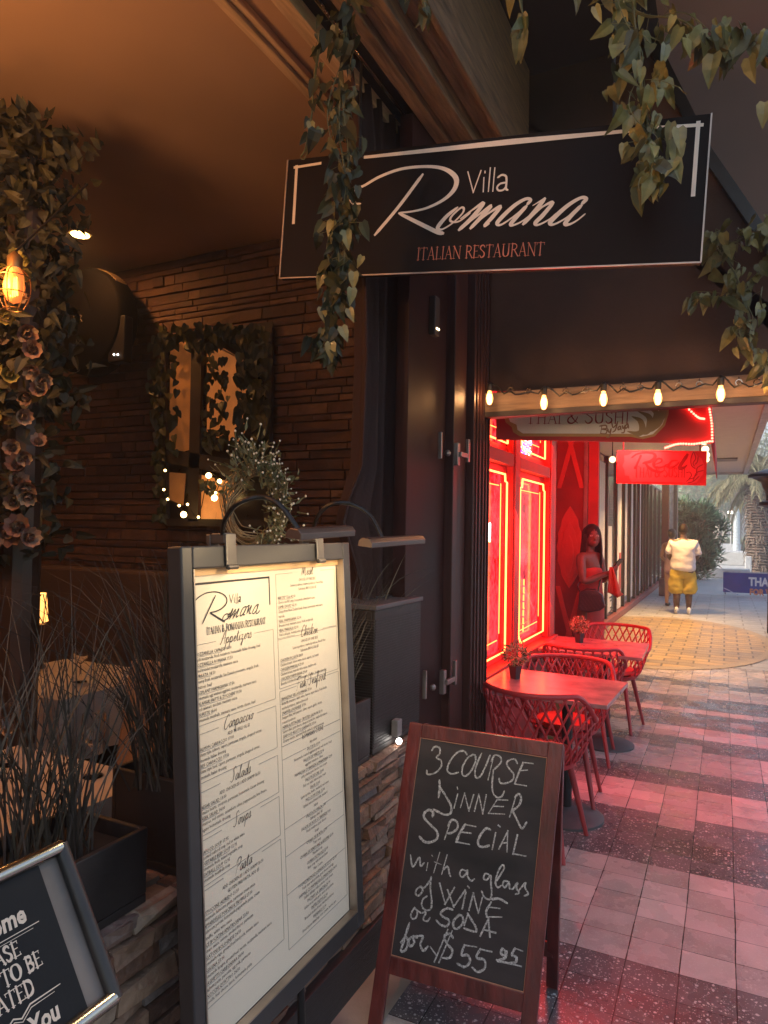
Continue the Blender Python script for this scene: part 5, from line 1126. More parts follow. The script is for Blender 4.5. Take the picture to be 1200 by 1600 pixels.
lamp_point('candle_light', (pL.x, pL.y, zt_ + .06), .5, AMBER, .04)
# round wall fan
pf = on(145, 506, Y=3.55); rf = (on(205, 506, Y=3.55).x - pf.x)
wf = thing('wall_fan', 'round black unit mounted high on the stone wall with a short arm below', 'wall fan', pf)
MY = Matrix.Translation(pf) @ Matrix.Rotation(R(90), 4, 'X')
MB().lathe([(rf * .5, -.1), (rf * .95, -.08), (rf, -.06), (rf, .08), (rf * .97, .1), (rf * .94, .105), (rf * .3, .12)], 40, 0, MY).build('housing', mat('matt_black_plastic', (.004, .003, .003), .8, spec=.05), wf, smooth=True)
mb = MB()
for k in range(26): a = PI * (.25 + .5 * k / 25); mb.beam(pf + Vector((math.cos(a) * rf * 1.005, .05, math.sin(a) * rf * 1.005)), pf + Vector((math.cos(a) * rf * 1.005, -.05, math.sin(a) * rf * 1.005)), .006, .012)
mb.build('top_grille', mat('tan_grille', (.3, .2, .12), .5), wf)
mb = MB(); a0 = on(176, 520, Y=3.5); a1 = on(200, 566, Y=3.5); mb.box(a0.x, a1.x, 3.46, 3.54, a1.z, a0.z + .1); mb.build('control_arm', M_dark, wf, bevel=.01)
for x in (178, 184): MB().ball(on(x, 554, Y=3.455), .007, seg=6).build('indicator_lamp', mat('white_dot_led', (1, 1, 1), .4, var=0, em=(1, .9, .8), es=3), wf)
MB().box(pf.x - .06, pf.x + .06, 3.66, 3.79, pf.z - .1, pf.z + .1).build('wall_bracket', M_dark, wf)
mb = MB(); FFan = Frame((pf.x, 3.55 - .121, pf.z), (1, 0, 0), (0, 0, 1), (0, -1, 0))
for pts in ([(-.05, .03), (-.04, -.03), (-.055, -.035)], [(-.03, .025), (-.02, -.02), (-.005, .025)], [(.01, -.02), (.012, .03), (.03, .02), (.014, .004), (.034, -.02)]): mb.stroke(FFan, pts, .008, .001, straight=True)
mb.build('badge', mat('grey_badge', (.25, .2, .18), .5, var=0), wf)
# recessed downlight and pendant bulb
pd = on(125, 366, Z=3.49)
dl = thing('downlight', 'small bright recessed spotlight in the brown ceiling', 'downlight', pd)
MB().lathe([(.075, .0), (.075, .012), (.05, .012)], 24, 0, Matrix.Translation((pd.x, pd.y, 3.488))).build('trim_ring', M_ceil, dl); MB().lathe([(.001, 0), (.058, 0), (.058, .003), (.001, .003)], 20, 0, Matrix.Translation((pd.x, pd.y, 3.484))).build('lens', mat('downlight_lens', (1, .9, .5), .4, var=0, em=(1, .66, .2), es=9), dl)
lamp_area('downlight_light', (pd.x, pd.y, 3.47), (pd.x, pd.y, 0), .1, .1, 5, AMBER)
def pendant(p, label, e=5):
    t = thing('pendant_lamp', label, 'pendant lamp', p); M = Matrix.Translation(p)
    MB().lathe([(.002, -.065), (.022, -.055), (.034, -.028), (.036, 0), (.029, .035), (.024, .06)], 14, 0, M).build('glass_bulb', mat('amber_glass', (1, .4, .12), .2, var=.2, vs=20, em=(1, .16, .03), es=.45), t, smooth=True)
    mb = MB(); zz = [(-.017 + .0057 * i, 0, (.026 if i % 2 else -.038)) for i in range(7)]; to_ = (EYE - p).normalized() * .038
    mb.tube([Vector(p) + Vector(q) + to_ for q in zz], .0032, 5); cg = MB()
    for k in range(6): a_ = k * PI / 3; cg.tube([p + Vector((math.cos(a_) * r_, math.sin(a_) * r_, z_)) for r_, z_ in ((.026, .06), (.05, .03), (.052, -.03), (.03, -.085))], .0022, 5, smooth=3)
    for z_, r_ in ((.03, .05), (-.03, .052), (-.085, .03)): cg.tube([p + Vector((math.cos(q_ * PI / 8) * r_, math.sin(q_ * PI / 8) * r_, z_)) for q_ in range(16)], .0022, 5, closed=True)
    cg.build('wire_cage', mat('brass_socket', (.35, .2, .08), .4, .8), t, smooth=True)
    f_ = mb.build('filament', mat('amber_filament', (1, .5, .1), .3, var=0, em=(1, .45, .05), es=3), t)
    MB().lathe([(.024, .058), (.026, .1), (.008, .12)], 12, 0, M).build('socket', mat('brass_socket', (.35, .2, .08), .4, .8), t, smooth=True); MB().tube([p + Vector((0, 0, .12)), Vector((p.x, p.y + (.3 if p.y > 1 else 0), p.z + .5 if p.y > 1 else 3.5))], .004, 6).build('cord', M_black, t)
    lamp_point('pendant_light', p + Vector((.0, -.1, .0)), e, AMBER, .05); return t
pp = on(22, 446, Y=1.62)
pendant(pp, 'amber filament pendant bulb hanging among the flowers at the left', 2.5)
pendant(Vector((-1.85, .3, 2.6)), 'amber filament pendant bulb near the open front, outside the view', 22)  # out-of-view pendant added to warm the hanging sign and the ceiling
ub = thing('ceiling_fill_bowl', 'brass bowl lamp throwing amber light on the ceiling, outside the view', 'lamp', (-2.2, .2, 2.55))  # out-of-view bowl and its lamp added for the amber ceiling wash
MB().lathe([(.02, -.08), (.14, -.03), (.17, .02), (.16, .02), (.13, -.02)], 20, 0, Matrix.Translation((-2.2, .2, 2.55))).build('bowl', mat('brass_socket', (.35, .2, .08), .4, .8), ub, smooth=True); MB().tube([(-2.2, .2, 2.56), (-2.2, .2, 3.5)], .006, 6).build('stem', M_black, ub)
lamp_area('ceiling_fill', (-2.2, .28, 2.6), (-2.3, 1.2, 3.5), .25, .25, 12, (1, .5, .2))
pendant(Vector((-2.1, -1.3, 2.7)), 'amber filament pendant bulb at the back of the room, outside the view', 14)  # second unseen pendant, added to brighten the dining room

# ---------------------------------------------------------------- leaves and flowers
M_ivy = mat('dark_ivy_leaf', (.05, .06, .02), .5, var=.3, vs=20, island=[(.016, .017, .006), (.035, .036, .01), (.06, .056, .016), (.025, .026, .009), (.11, .09, .03)])
M_ivyY = mat('yellow_green_leaf', (.3, .28, .1), .45, var=.3, vs=25, island=[(.06, .055, .015), (.13, .115, .03), (.27, .23, .085), (.09, .085, .025), (.2, .15, .05)], coat=.15)
M_ivyO = mat('olive_ivy_leaf', (.1, .09, .03), .5, var=.35, vs=25, island=[(.04, .038, .01), (.1, .088, .02), (.2, .17, .045), (.3, .25, .085), (.07, .065, .017)], coat=.1)
M_stem = mat('olive_stem', (.13, .12, .05), .6)
def rv(s=1): return Vector((rnd.gauss(0, s), rnd.gauss(0, s), rnd.gauss(0, s)))
def garland(name, pts, rad, n, size, label, m=None, cat='garland', tip=None):
    t = thing(name, label, cat, pts[0]); C2 = catmull(pts, 8)
    mb2 = MB(); mb2.tube(C2, .0032, 5); mb = MB()
    for k in range(3): o_ = rv(rad * .5); mb2.tube([c + o_ * (.4 + .6 * math.sin(i * .3 + k)) for i, c in enumerate(C2)], .0018, 4)
    for i in range(n):
        q = C2[int(rnd.random() ** .9 * (len(C2) - 1))]; tt = C2.index(q) / len(C2)
        rr = rad * (1 - .55 * tt)
        p = q + Vector((rnd.gauss(0, rr), rnd.gauss(0, rr * .7), rnd.gauss(0, rr * .5)))
        d = Vector((rnd.gauss(0, .5), rnd.gauss(0, .4), -1)); nr = (EYE - p).normalized() + rv(.55)
        L = size * rnd.choice((.45, .6, .75, .9, 1, 1.1, 1.3)) * rnd.uniform(.85, 1.15); mb.leaf(p, d, nr, L, L * rnd.uniform(.42, .68), 0, rnd.uniform(-.25, .7))
        if i % 3 == 0: mb2.tube([q + Vector((0, 0, .01)), (q + p) / 2 + Vector((0, 0, .015)), p], .0012, 4)
    mb2.build('vine', M_stem, t); mb.build('foliage', m or M_ivy, t)
    if tip:
        for p, L in tip: p = Vector(p); MB().leaf(p, Vector((rnd.gauss(0, .25), 0, -1)), (EYE - p).normalized() + rv(.3), L * .85, L * .52, 0, .2).build('tip_leaf', M_ivyY, t)
    return t
Yg = 2.06
gp = [on(x, y, Y=Yg) for x, y in ((535, -90), (540, 0), (535, 100), (530, 200), (540, 290), (528, 370), (530, 430), (512, 520), (516, 555))]
tips = [(on(x, y, Y=Yg - .02), L) for x, y, L in ((505, 425, .075), (553, 425, .07), (550, 450, .07), (503, 480, .07), (545, 482, .06), (534, 510, .07), (517, 535, .08), (540, 360, .08), (520, 345, .08), (566, 400, .05), (500, 200, .06), (485, 190, .06))]
garland('ivy_garland', gp, .042, 340, .062, 'thick dark ivy garland hanging over the left end of the long black sign', tip=tips)
tw = [on(x, y, Y=Yg) for x, y in ((500, 60), (490, 130), (487, 180), (478, 230), (470, 245))]
garland('ivy_tendril', tw, .012, 9, .06, 'loose ivy tendril at the upper left of the black sign')
Yg2 = 2.3
gp = [on(x, y, Y=Yg2) for x, y in ((985, -80), (990, 20), (1000, 90), (1005, 150), (1012, 200), (1018, 250), (1022, 295))]
tips = [(on(x, y, Y=Yg2 - .02), L) for x, y, L in ((1010, 225, .1), (1060, 200, .09), (1052, 250, .09), (1017, 275, .1), (995, 95, .07), (1040, 70, .08), (1030, 140, .06), (985, 180, .08))]
garland('ivy_garland', gp, .07, 130, .066, 'ivy hanging in front of the right corner of the black sign', M_ivyO, tip=tips)
Yg3 = 2.45
gp = [on(x, y, Y=Yg3) for x, y in ((930, -30), (1000, 20), (1060, 30), (1110, 60), (1150, 55), (1220, 80))]
tips = [(on(x, y, Y=Yg3 - .02), L) for x, y, L in ((1115, 85, .12), (1100, 55, .09), (1170, 90, .1), (1195, 60, .08), (1195, 160, .09), (1075, 60, .07), (1135, 60, .07))]
garland('ivy_garland', gp, .05, 75, .075, 'ivy swag across the upper right corner of the view', M_ivyO, tip=tips)
gp = [on(x, y, Y=2.2) for x, y in ((806, -80), (812, 0), (818, 30), (808, 60))]
garland('ivy_sprig', gp, .012, 8, .07, 'short ivy sprig hanging at the top centre beside the timber boards', M_ivyY)
Yg4 = 3.5
gp = [on(x, y, Y=Yg4) for x, y in ((1235, 330), (1190, 360), (1140, 380), (1110, 370), (1150, 430), (1170, 500), (1150, 520), (1190, 560), (1230, 590))]
garland('ivy_garland', gp, .06, 130, .078, 'yellow green ivy trailing down the right side below the black sign', M_ivyY)
gp = [on(x, y, Y=Yg4) for x, y in ((1215, 380), (1190, 430), (1150, 460), (1090, 465), (1080, 470))]
garland('ivy_garland', gp, .035, 45, .065, 'thin ivy runner reaching left across the brown awning panel', M_ivyY)
gp = [on(x, y, Y=2.1) for x, y in ((640, -60), (660, 0), (668, 25))]
garland('ivy_sprig', gp, .02, 16, .06, 'small ivy bunch on the outer timber board at the top', M_ivy)

# mirror with ivy, on the back wall
YM = 3.76
FMi = Frame((0, YM, 0), (1, 0, 0), (0, 0, 1), (0, -1, 0))
def mi_(x, y): return FMi.px(x, y)
mr_ = thing('ivy_framed_mirror', 'ivy draped inner window with amber light behind dark bars on the stone wall', 'window', on(340, 810, Y=YM))
wl, wr_, wt_, wb_ = mi_(262, 600)[0], mi_(425, 600)[0], mi_(300, 520)[1], mi_(300, 815)[1]
MB().fbox(FMi, wl, wr_, wb_, wt_, .001, .006).build('mirror_back', mat('dark_mirror_back', (.02, .012, .008), .3), mr_)
M_refl = mat('amber_reflection_pane', (.3, .15, .06), .4, var=.35, vs=5, em=(.75, .22, .05), es=.05); M_refl2 = mat('bright_reflection_pane', (.4, .2, .08), .4, var=.3, vs=9, em=(1, .3, .06), es=.22)  # glowing panes stand for the amber reflection in the mirror
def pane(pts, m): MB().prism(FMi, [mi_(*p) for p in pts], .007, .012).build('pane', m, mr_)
pane([(268, 535), (303, 525), (298, 703), (266, 712)], M_refl); pane([(325, 545), (352, 545), (390, 568), (384, 675), (372, 692), (325, 680)], mat('mid_reflection_pane', (.4, .2, .08), .4, var=.3, vs=6, em=(1, .3, .07), es=.085))
pane([(265, 738), (292, 740), (288, 790), (265, 780)], M_refl); pane([(315, 742), (370, 755), (356, 812), (313, 812)], M_refl2)
MB().tube([FMi.P(*mi_(347, 545), .016), FMi.P(*mi_(388, 567), .016)], .006, 5).build('pale_slat', M_woodL, mr_)
mb = MB()
def bar(p, q, w): mb.beam(FMi.P(*mi_(*p), .03), FMi.P(*mi_(*q), .03), w, .03, up=FMi.n)
bar((314, 525), (308, 815), .09); bar((262, 712), (390, 735), .1); bar((262, 520), (264, 815), .04); bar((426, 515), (422, 815), .05); bar((262, 816), (425, 818), .05)
mb.build('bar', mat('dark_mirror_bar', (.035, .022, .016), .6, var=.3), mr_)
mb = MB()
def leaves(x0, y0, x1, y1, n, s=.075):
    for i in range(n):
        p = FMi.P(*mi_(rnd.uniform(x0, x1), rnd.uniform(y0, y1)), rnd.uniform(.05, .12)); L = s * rnd.uniform(.7, 1.2)
        mb.leaf(p, Vector((rnd.gauss(0, .5), rnd.gauss(0, .3), -1)), (EYE - p).normalized() + rv(.35), L, L * .75, 0, .1)
leaves(252, 530, 268, 720, 70); leaves(275, 540, 290, 710, 22); leaves(255, 510, 430, 545, 130); leaves(385, 540, 430, 740, 170); leaves(330, 560, 352, 690, 34, .06); leaves(355, 560, 370, 690, 22, .06); leaves(255, 720, 270, 810, 40, .06); leaves(330, 745, 352, 770, 14, .06); leaves(330, 675, 390, 700, 30, .06)
mb.build('ivy', M_ivy, mr_)
fl_ = thing('fairy_light_string', 'warm fairy lights along the foot of the ivy framed window', 'light string', on(320, 806, Y=3.6))
fp = [(258, 735), (256, 765), (262, 780), (280, 790), (287, 804), (293, 788), (310, 808), (326, 743), (343, 752), (337, 770), (335, 778)]
big = {(287, 804): .022, (326, 743): .02, (335, 778): .022, (343, 752): .016}
for q in fp: MB().ball(on(*q, Y=3.62), big.get(q, .009), seg=8).build('fairy_bulb', mat('warm_fairy_led', (1, .8, .5), .4, var=0, em=(1, .62, .22), es=5), fl_)
MB().tube([on(*q, Y=3.63) for q in fp], .003, 5, smooth=3).build('wire', M_black, fl_)
# wreath with white berries
YW = 2.0
wc = on(398, 790, Y=YW); wre = thing('berry_wreath', 'twig wreath with small leaves and tiny white berries behind the left lamp', 'wreath', wc)
FWr = Frame(wc, (1, 0, 0), (0, 0, 1), (0, -1, 0)); R0 = .12
mb = MB()
for k in range(26):
    ph = rnd.uniform(0, 6.3); rr = R0 + rnd.gauss(0, .013)
    mb.tube([FWr.P((rr + .012 * math.sin(3 * a + ph)) * math.cos(a) * .95, (rr + .012 * math.sin(3 * a + ph)) * math.sin(a) * 1.05, .012 * math.cos(5 * a + ph)) for a in [2 * PI * i / 28 for i in range(28)]], .002, 5, closed=True)
mb.build('twig_ring', mat('pale_twig', (.3, .24, .13), .7, island=[(.14, .1, .05), (.36, .3, .17), (.22, .17, .09)]), wre)
ml = MB(); mbr = MB(); mst = MB()
for i in range(420):
    a = rnd.gauss(R(25), R(62)); rr = R0 + rnd.gauss(0, .03)
    c = FWr.P(rr * math.cos(a), rr * math.sin(a) * 1.3, rnd.uniform(0, .06)); o_ = Vector((math.cos(a), -.4, math.sin(a))) + rv(.5)
    ml.leaf(c, o_, rv(1), rnd.uniform(.02, .036), .013, 0, .1, heart=False)
    if i % 3 == 0:
        e_ = c + o_.normalized() * rnd.uniform(.03, .07); ml.tube([c, e_], .0014, 4); mbr.ball(e_, rnd.uniform(.003, .0048), seg=6)
ml.build('foliage', mat('sage_leaf', (.16, .17, .08), .6, island=[(.07, .08, .035), (.2, .2, .1), (.12, .13, .06), (.28, .28, .15)]), wre); mbr.build('berries', mat('white_berry', (.75, .7, .55), .4, var=.1), wre)
MB().tube([FWr.P(0, -R0 * .98, -.006), Vector((wc.x, YW + .01, 0))], .004, 6).build('stake', M_black, wre)

# flower covered column at the left
Yc = 1.95
cx_ = on(40, 500, Y=Yc).x
fcN = thing('flower_column', 'column wrapped in dark leaves with pale pink blossoms at the left edge', 'flower column', (cx_, Yc, 0))
MB().lathe([(.09, 0), (.08, 2.9)], 14, 0, Matrix.Translation((cx_, Yc, 0))).build('column', M_dwood, fcN)
ml = MB(); mf = MB(); mg = MB()
M_petal = mat('pink_petal', (.5, .25, .2), .7, var=.15, island=[(.24, .11, .085), (.34, .22, .16), (.18, .08, .065), (.4, .3, .22), (.28, .2, .12)])
def bloom(mbx, p, r, nrm):
    nrm = nrm.normalized()
    for ring, (n, rr, tilt) in enumerate(((5, .35, .25), (7, .7, .7), (9, 1.0, 1.15))):
        for k in range(n):
            a = 2 * PI * k / n + ring; x = nrm.cross(Vector((.2, .3, .9))).normalized(); y = nrm.cross(x)
            d = (x * math.cos(a) + y * math.sin(a)) * math.sin(tilt) + nrm * math.cos(tilt)
            mbx.leaf(p, d, nrm + d * .4, r * rr * .75 + r * .2, r * (.55 + .45 * rr), 0, -.5, heart=False)
def at_(x, y): return on(x, y, Y=Yc)
for i in range(2900):
    y = rnd.uniform(190, 640) if rnd.random() < .8 else rnd.uniform(600, 870)
    half = 95 if y < 330 else (80 if y < 520 else 75)
    x = rnd.gauss(20, half * .55)
    if x > 122 - max(0, (y - 250) * .03): continue
    p = at_(x, max(y, 196 + abs(x - 40) * .12)) + Vector((0, rnd.uniform(-.2, .15), 0))
    if p.z > 3.44: continue
    d = rv(.5) + Vector((0, -.2, -.5 if y > 260 else .4)); ml.leaf(p, d, (EYE - p).normalized() + rv(.5), rnd.uniform(.04, .085), rnd.uniform(.025, .045), 0, rnd.uniform(-.2, .5))
for (x, y, r) in [(95, 535, .06), (105, 560, .055), (110, 590, .05), (120, 605, .05), (100, 630, .045), (118, 620, .05), (90, 660, .05), (20, 705, .09), (10, 650, .08), (8, 740, .08), (75, 705, .05), (85, 735, .06), (82, 760, .06), (95, 765, .06), (100, 775, .05), (35, 765, .06), (30, 800, .07), (15, 830, .1), (45, 835, .09), (70, 825, .08), (85, 825, .07), (98, 840, .06), (10, 610, .07), (5, 675, .07), (50, 550, .05), (70, 512, .05), (85, 480, .045), (115, 700, .045), (92, 720, .045), (78, 788, .05)]:
    p = at_(x, y) + Vector((0, -.16, 0)); bloom(mf, p, r, (EYE - p).normalized() + rv(.3))
for (x, y, r) in [(70, 445, .045), (98, 452, .04), (84, 425, .04), (105, 430, .035), (60, 470, .05), (52, 590, .05), (65, 620, .06), (30, 640, .06), (75, 600, .05), (50, 660, .06), (70, 510, .05)]:
    p = at_(x, y) + Vector((0, -.18, 0)); bloom(mg, p, r, (EYE - p).normalized() + rv(.3))
ml.build('foliage', mat('shaded_leaf', (.03, .03, .01), .6, var=.3, vs=20, island=[(.008, .007, .003), (.02, .018, .006), (.035, .032, .01), (.014, .012, .005), (.06, .05, .016)]), fcN); mf.build('pink_blossom', M_petal, fcN); mg.build('yellow_green_blossom', mat('olive_blossom', (.3, .25, .07), .7, island=[(.24, .2, .05), (.36, .3, .1), (.2, .19, .06)]), fcN)  # column foliage: ivy tones about halved, shade put into the leaf colour

# ================================================================== RED CAFE FURNITURE
M_chair = mat('red_moulded_plastic', (.42, .03, .035), .4, var=.08, vs=10, coat=.1)
M_chL = mat('red_chair_leg', (.36, .04, .04), .45, var=.15, vs=12)
M_seat = mat('red_seat_pad', (.5, .025, .02), .5, var=.08)
def make_chair(label):
    """lattice tub chair facing +Y, origin on the floor"""
    t = thing('lattice_armchair', label, 'chair', (0, 0, 0), 'red lattice tub chairs at the two cafe tables')
    def sp(s_, v):                         # s_ -1..1 round the back, v 0 bottom .. 1 rim
        ph = s_ * R(128); k = abs(s_)
        rim = .80 if k < .42 else .80 - .155 * (.5 - .5 * math.cos(PI * min(1, (k - .42) / .4)))
        z0 = .40 + .03 * k
        z = z0 + (rim - z0) * v
        rx = .175 + .10 * v ** .6 + .012 * k * v; ry = .17 + .085 * v ** .7
        return Vector((rx * math.sin(ph), -ry * math.cos(ph) - .03 * v * (1 - k), z))
    mb = MB(); nd = 21; tw_ = .34
    for i in range(-4, nd + 4):
        for sg in (1, -1):
            pts = []
            for k in range(9):
                v = k / 8; s_ = -1 + 2 * i / (nd - 1) + sg * tw_ * (v - .5)
                if -1 <= s_ <= 1: pts.append(sp(s_, v))
            if len(pts) > 1: mb.tube(pts, .0062, 5)
    mb.build('lattice_shell', M_chair, t, smooth=True)
    rim = [sp(-1 + 2 * i / 40, 1) for i in range(41)]
    a_, b_ = rim[0], rim[-1]
    rim = [a_ + Vector((.03, .05, -.03)), a_ + Vector((.006, .03, -.004))] + rim + [b_ + Vector((-.006, .03, -.004)), b_ + Vector((-.03, .05, -.03))]
    MB().tube(rim, .0135, 8, smooth=2).build('rim', M_chair, t, smooth=True)
    MB().lathe([(.03, .385), (.13, .39), (.185, .412), (.195, .44), (.17, .435), (.02, .42)], 26, 0, None, 1, 1.02).build('seat_shell', M_chair, t, smooth=True)
    MB().lathe([(.15, .437), (.172, .45), (.165, .475), (.12, .488), (.02, .49)], 24, 0, None, 1, 1.02).build('seat_pad', M_seat, t, smooth=True)
    for sx_ in (-1, 1):
        for sy_ in (-1, 1): MB().tube([(sx_ * .12, sy_ * .115, .40), (sx_ * .195, sy_ * .195, 0.0)], [.0185, .0115], 10).build('leg', M_chL, t, smooth=True)
    return t
ch = make_chair('red lattice armchair nearest the chalkboard with its back to the viewer')
def place(o, x, y, rz): M = Matrix.Translation((x, y, 0)) @ Matrix.Rotation(rz, 4, 'Z'); o.location = M.to_translation(); o.rotation_euler = M.to_euler()
def chair_copy(x, y, rz, label): r = dup(ch, (0, 0, 0), label); place(r, x, y, rz); return r
chair_copy(-.86, 4.28, R(184), 'red lattice armchair on the far side of the nearer cafe table')
chair_copy(-.9, 5.14, R(3), 'red lattice armchair on the near side of the farther cafe table')
chair_copy(-.82, 6.05, R(172), 'red lattice armchair beyond the farther cafe table, beside the woman')
place(ch, -.86, 3.64, R(-6))
M_top = mat('mottled_pink_laminate', (.4, .19, .185), .22, var=.3, vs=9, rvar=.1)
def cafe_table(P, label, lab2):
    L_, FRt, RB, BL = P; c = sum(P, Vector()) / 4
    t = thing('cafe_table', label, 'table', (c.x, c.y, 0), 'rectangular cafe tables outside the red shop'); mb = MB()
    vs = [Vector((p.x, p.y, .75)) for p in P] + [Vector((p.x, p.y, .728)) for p in P]
    mb.add(vs, [(0, 1, 2, 3), (7, 6, 5, 4)] + [(i, i + 4, (i + 1) % 4 + 4, (i + 1) % 4) for i in range(4)]); mb.build('tabletop', M_top, t, bevel=.003)
    mb = MB(); mb.add([v * 1 - Vector((0, 0, .0225)) if i < 4 else v for i, v in enumerate(vs)], []) if False else None
    bx_, by_ = c.x + .06, c.y + .12
    MB().tube([(bx_, by_, .727), (bx_, by_, .02)], .03, 12).build('pedestal', M_black, t, smooth=True)
    MB().box(bx_ - .13, bx_ + .13, by_ - .13, by_ + .13, .715, .7275).build('mounting_plate', M_black, t)
    MB().lathe([(.205, 0), (.205, .012), (.17, .03), (.06, .05), (.03, .06)], 32, 0, Matrix.Translation((bx_, by_, 0))).build('base', mat('grey_iron_base', (.09, .085, .085), .55, .2), t, smooth=True)
    return c
T1 = [Vector((-1.21, 3.6, 0)), Vector((-.512, 3.57, 0)), Vector((-.487, 4.183, 0)), Vector((-1.2, 4.24, 0))]
T2 = [Vector((-1.21, 5.045, 0)), Vector((-.496, 5.035, 0)), Vector((-.516, 5.716, 0)), Vector((-1.21, 5.73, 0))]
cafe_table(T1, 'pinkish rectangular cafe table nearer the chalkboard', ''); cafe_table(T2, 'pinkish rectangular cafe table farther from the chalkboard', '')
def pot(p, r, h, fr, label):
    t = thing('potted_flower', label, 'potted plant', p, 'small potted flowers on the cafe tables'); M = Matrix.Translation(p) @ Matrix.Rotation(R(20), 4, 'Z')
    MB().lathe([(r * .72, 0), (r, h), (r * .82, h), (r * .8, h * .85)], 4, 0, M).build('pot', mat('dark_plum_pot', (.03, .015, .02), .45), t)
    ml = MB(); mf = MB(); c = p + Vector((0, 0, h + fr * .75))
    for i in range(330):
        d = rv().normalized(); d.z = d.z * .85 + .1; q = c + d * fr * rnd.uniform(.55, 1.0)
        if i % 2: ml.leaf(q, d + rv(.4), rv(), fr * .3, fr * .14, 0, .1, heart=False)
        else:
            for k in range(3): mf.leaf(q, d + rv(.8), rv(), fr * .17, fr * .1, 0, 0, heart=False)
    for k in range(8): ml.tube([p + Vector((0, 0, h * .8)), c + rv(fr * .3)], .0016, 4)
    ml.build('leaves', mat('dull_green_leaf', (.1, .1, .03), .6, island=[(.06, .06, .02), (.16, .15, .05), (.1, .09, .03)]), t); mf.build('blossoms', mat('pale_blossom', (.55, .3, .22), .7, island=[(.5, .24, .2), (.62, .42, .28), (.4, .26, .14)]), t)
p1 = on(805, 1060, Z=.75); p2 = on(905, 1004, Z=.75)
pot(p1, .038, .075, .078, 'small plant in a dark pot on the nearer cafe table'); pot(p2, .038, .075, .075, 'small plant in a dark pot on the farther cafe table')

# ================================================================== PEOPLE
def figure(name, joints, edges, m, parent=None, root=None, sub=2):
    """one continuous skinned surface grown along connected joints"""
    names = list(joints); me = bpy.data.meshes.new(name + '_skeleton')
    me.from_pydata([Vector(joints[n][0]) for n in names], [(names.index(a), names.index(b)) for a, b in edges], [])
    o = bpy.data.objects.new(name + '_skeleton', me); COL.objects.link(o)
    o.modifiers.new('skin', 'SKIN'); me.skin_vertices
    if not me.skin_vertices:
        bm = bmesh.new(); bm.from_mesh(me); bm.verts.layers.skin.verify(); bm.to_mesh(me); bm.free()
    for i, n in enumerate(names):
        r = joints[n][1]; r = (r, r) if not isinstance(r, tuple) else r
        me.skin_vertices[0].data[i].radius = r; me.skin_vertices[0].data[i].use_root = (n == (root or names[0]))
    s_ = o.modifiers.new('sub', 'SUBSURF'); s_.levels = sub; s_.render_levels = sub
    bpy.context.view_layer.update()
    m2 = bpy.data.meshes.new_from_object(o.evaluated_get(bpy.context.evaluated_depsgraph_get()))
    bpy.data.objects.remove(o); bpy.data.meshes.remove(me)
    m2.name = name; m2.materials.clear(); m2.materials.append(m); m2.polygons.foreach_set('use_smooth', [True] * len(m2.polygons)); m2.polygons.foreach_set('material_index', [0] * len(m2.polygons))
    ob = bpy.data.objects.new(name, m2); COL.objects.link(ob)
    if parent is not None: setparent(ob, parent)
    return ob
def folds(o, st=.02, sz=.12):
    t = bpy.data.textures.get('cloth_folds') or bpy.data.textures.new('cloth_folds', 'CLOUDS'); t.noise_scale = sz; t.noise_depth = 3
    d = o.modifiers.new('folds', 'DISPLACE'); d.texture = t; d.strength = st; d.mid_level = .5; d.texture_coords = 'GLOBAL'; return o
def xf(M, J): return {k: (M @ Vector(p), r) for k, (p, r) in J.items()}
def hand(J, E_, pre, wrist, d, palm, s_=1.0, curl=.35, thumb=1):
    """adds palm and five fingers after joint `wrist` (d along the hand, palm = palm normal)"""
    d = Vector(d).normalized(); palm = Vector(palm); palm = (palm - d * palm.dot(d)).normalized(); sd = d.cross(palm) * thumb
    w = Vector(J[wrist][0]); c = w + d * .05 * s_; J[pre + 'palm'] = (c, (.026 * s_, .016 * s_)); E_.append((wrist, pre + 'palm'))
    for i, (off, L) in enumerate(((.024, .068), (.008, .078), (-.008, .072), (-.024, .056))):
        b = c + d * .035 * s_ + sd * off * s_; a = b + (d * (1 - curl * .3) + palm * curl).normalized() * L * .5 * s_; t = a + (d * (1 - curl) + palm * curl * 1.6).normalized() * L * .5 * s_
        for k, (q, r) in enumerate(((b, .0095), (a, .0085), (t, .0065))): J[f'{pre}f{i}{k}'] = (q, r * s_)
        E_ += [(pre + 'palm', f'{pre}f{i}0'), (f'{pre}f{i}0', f'{pre}f{i}1'), (f'{pre}f{i}1', f'{pre}f{i}2')]
    b = c + sd * .03 * s_ - d * .01 * s_; a = b + (sd * .7 + d * .7 + palm * .3).normalized() * .032 * s_; t = a + (sd * .2 + d + palm * .5).normalized() * .028 * s_
    J[pre + 't0'] = (b, .0115 * s_); J[pre + 't1'] = (a, .0095 * s_); J[pre + 't2'] = (t, .0075 * s_); E_ += [(pre + 'palm', pre + 't0'), (pre + 't0', pre + 't1'), (pre + 't1', pre + 't2')]
def head_parts(M, par, skin, hair=True):
    """face features on a head whose centre frame is M (x right, -y face, z up)"""
    mb = MB(); mb.ball((0, 0, .0), .1, 0, 20, (.76, .93, 1.16), M)
    mb.ball((0, -.055, -.06), .055, 0, 14, (.85, .75, .85), M)
    mb.tube([M @ Vector((0, -.088, .012)), M @ Vector((0, -.106, -.022)), M @ Vector((0, -.096, -.034))], [.009, .015, .01], 8)
    for s_ in (-1, 1): mb.ball((s_ * .013, -.096, -.031), .009, 0, 8, (1, 1, .8), M); mb.ball((s_ * .078, .008, -.01), .022, 0, 8, (.4, .75, 1.2), M)
    return mb
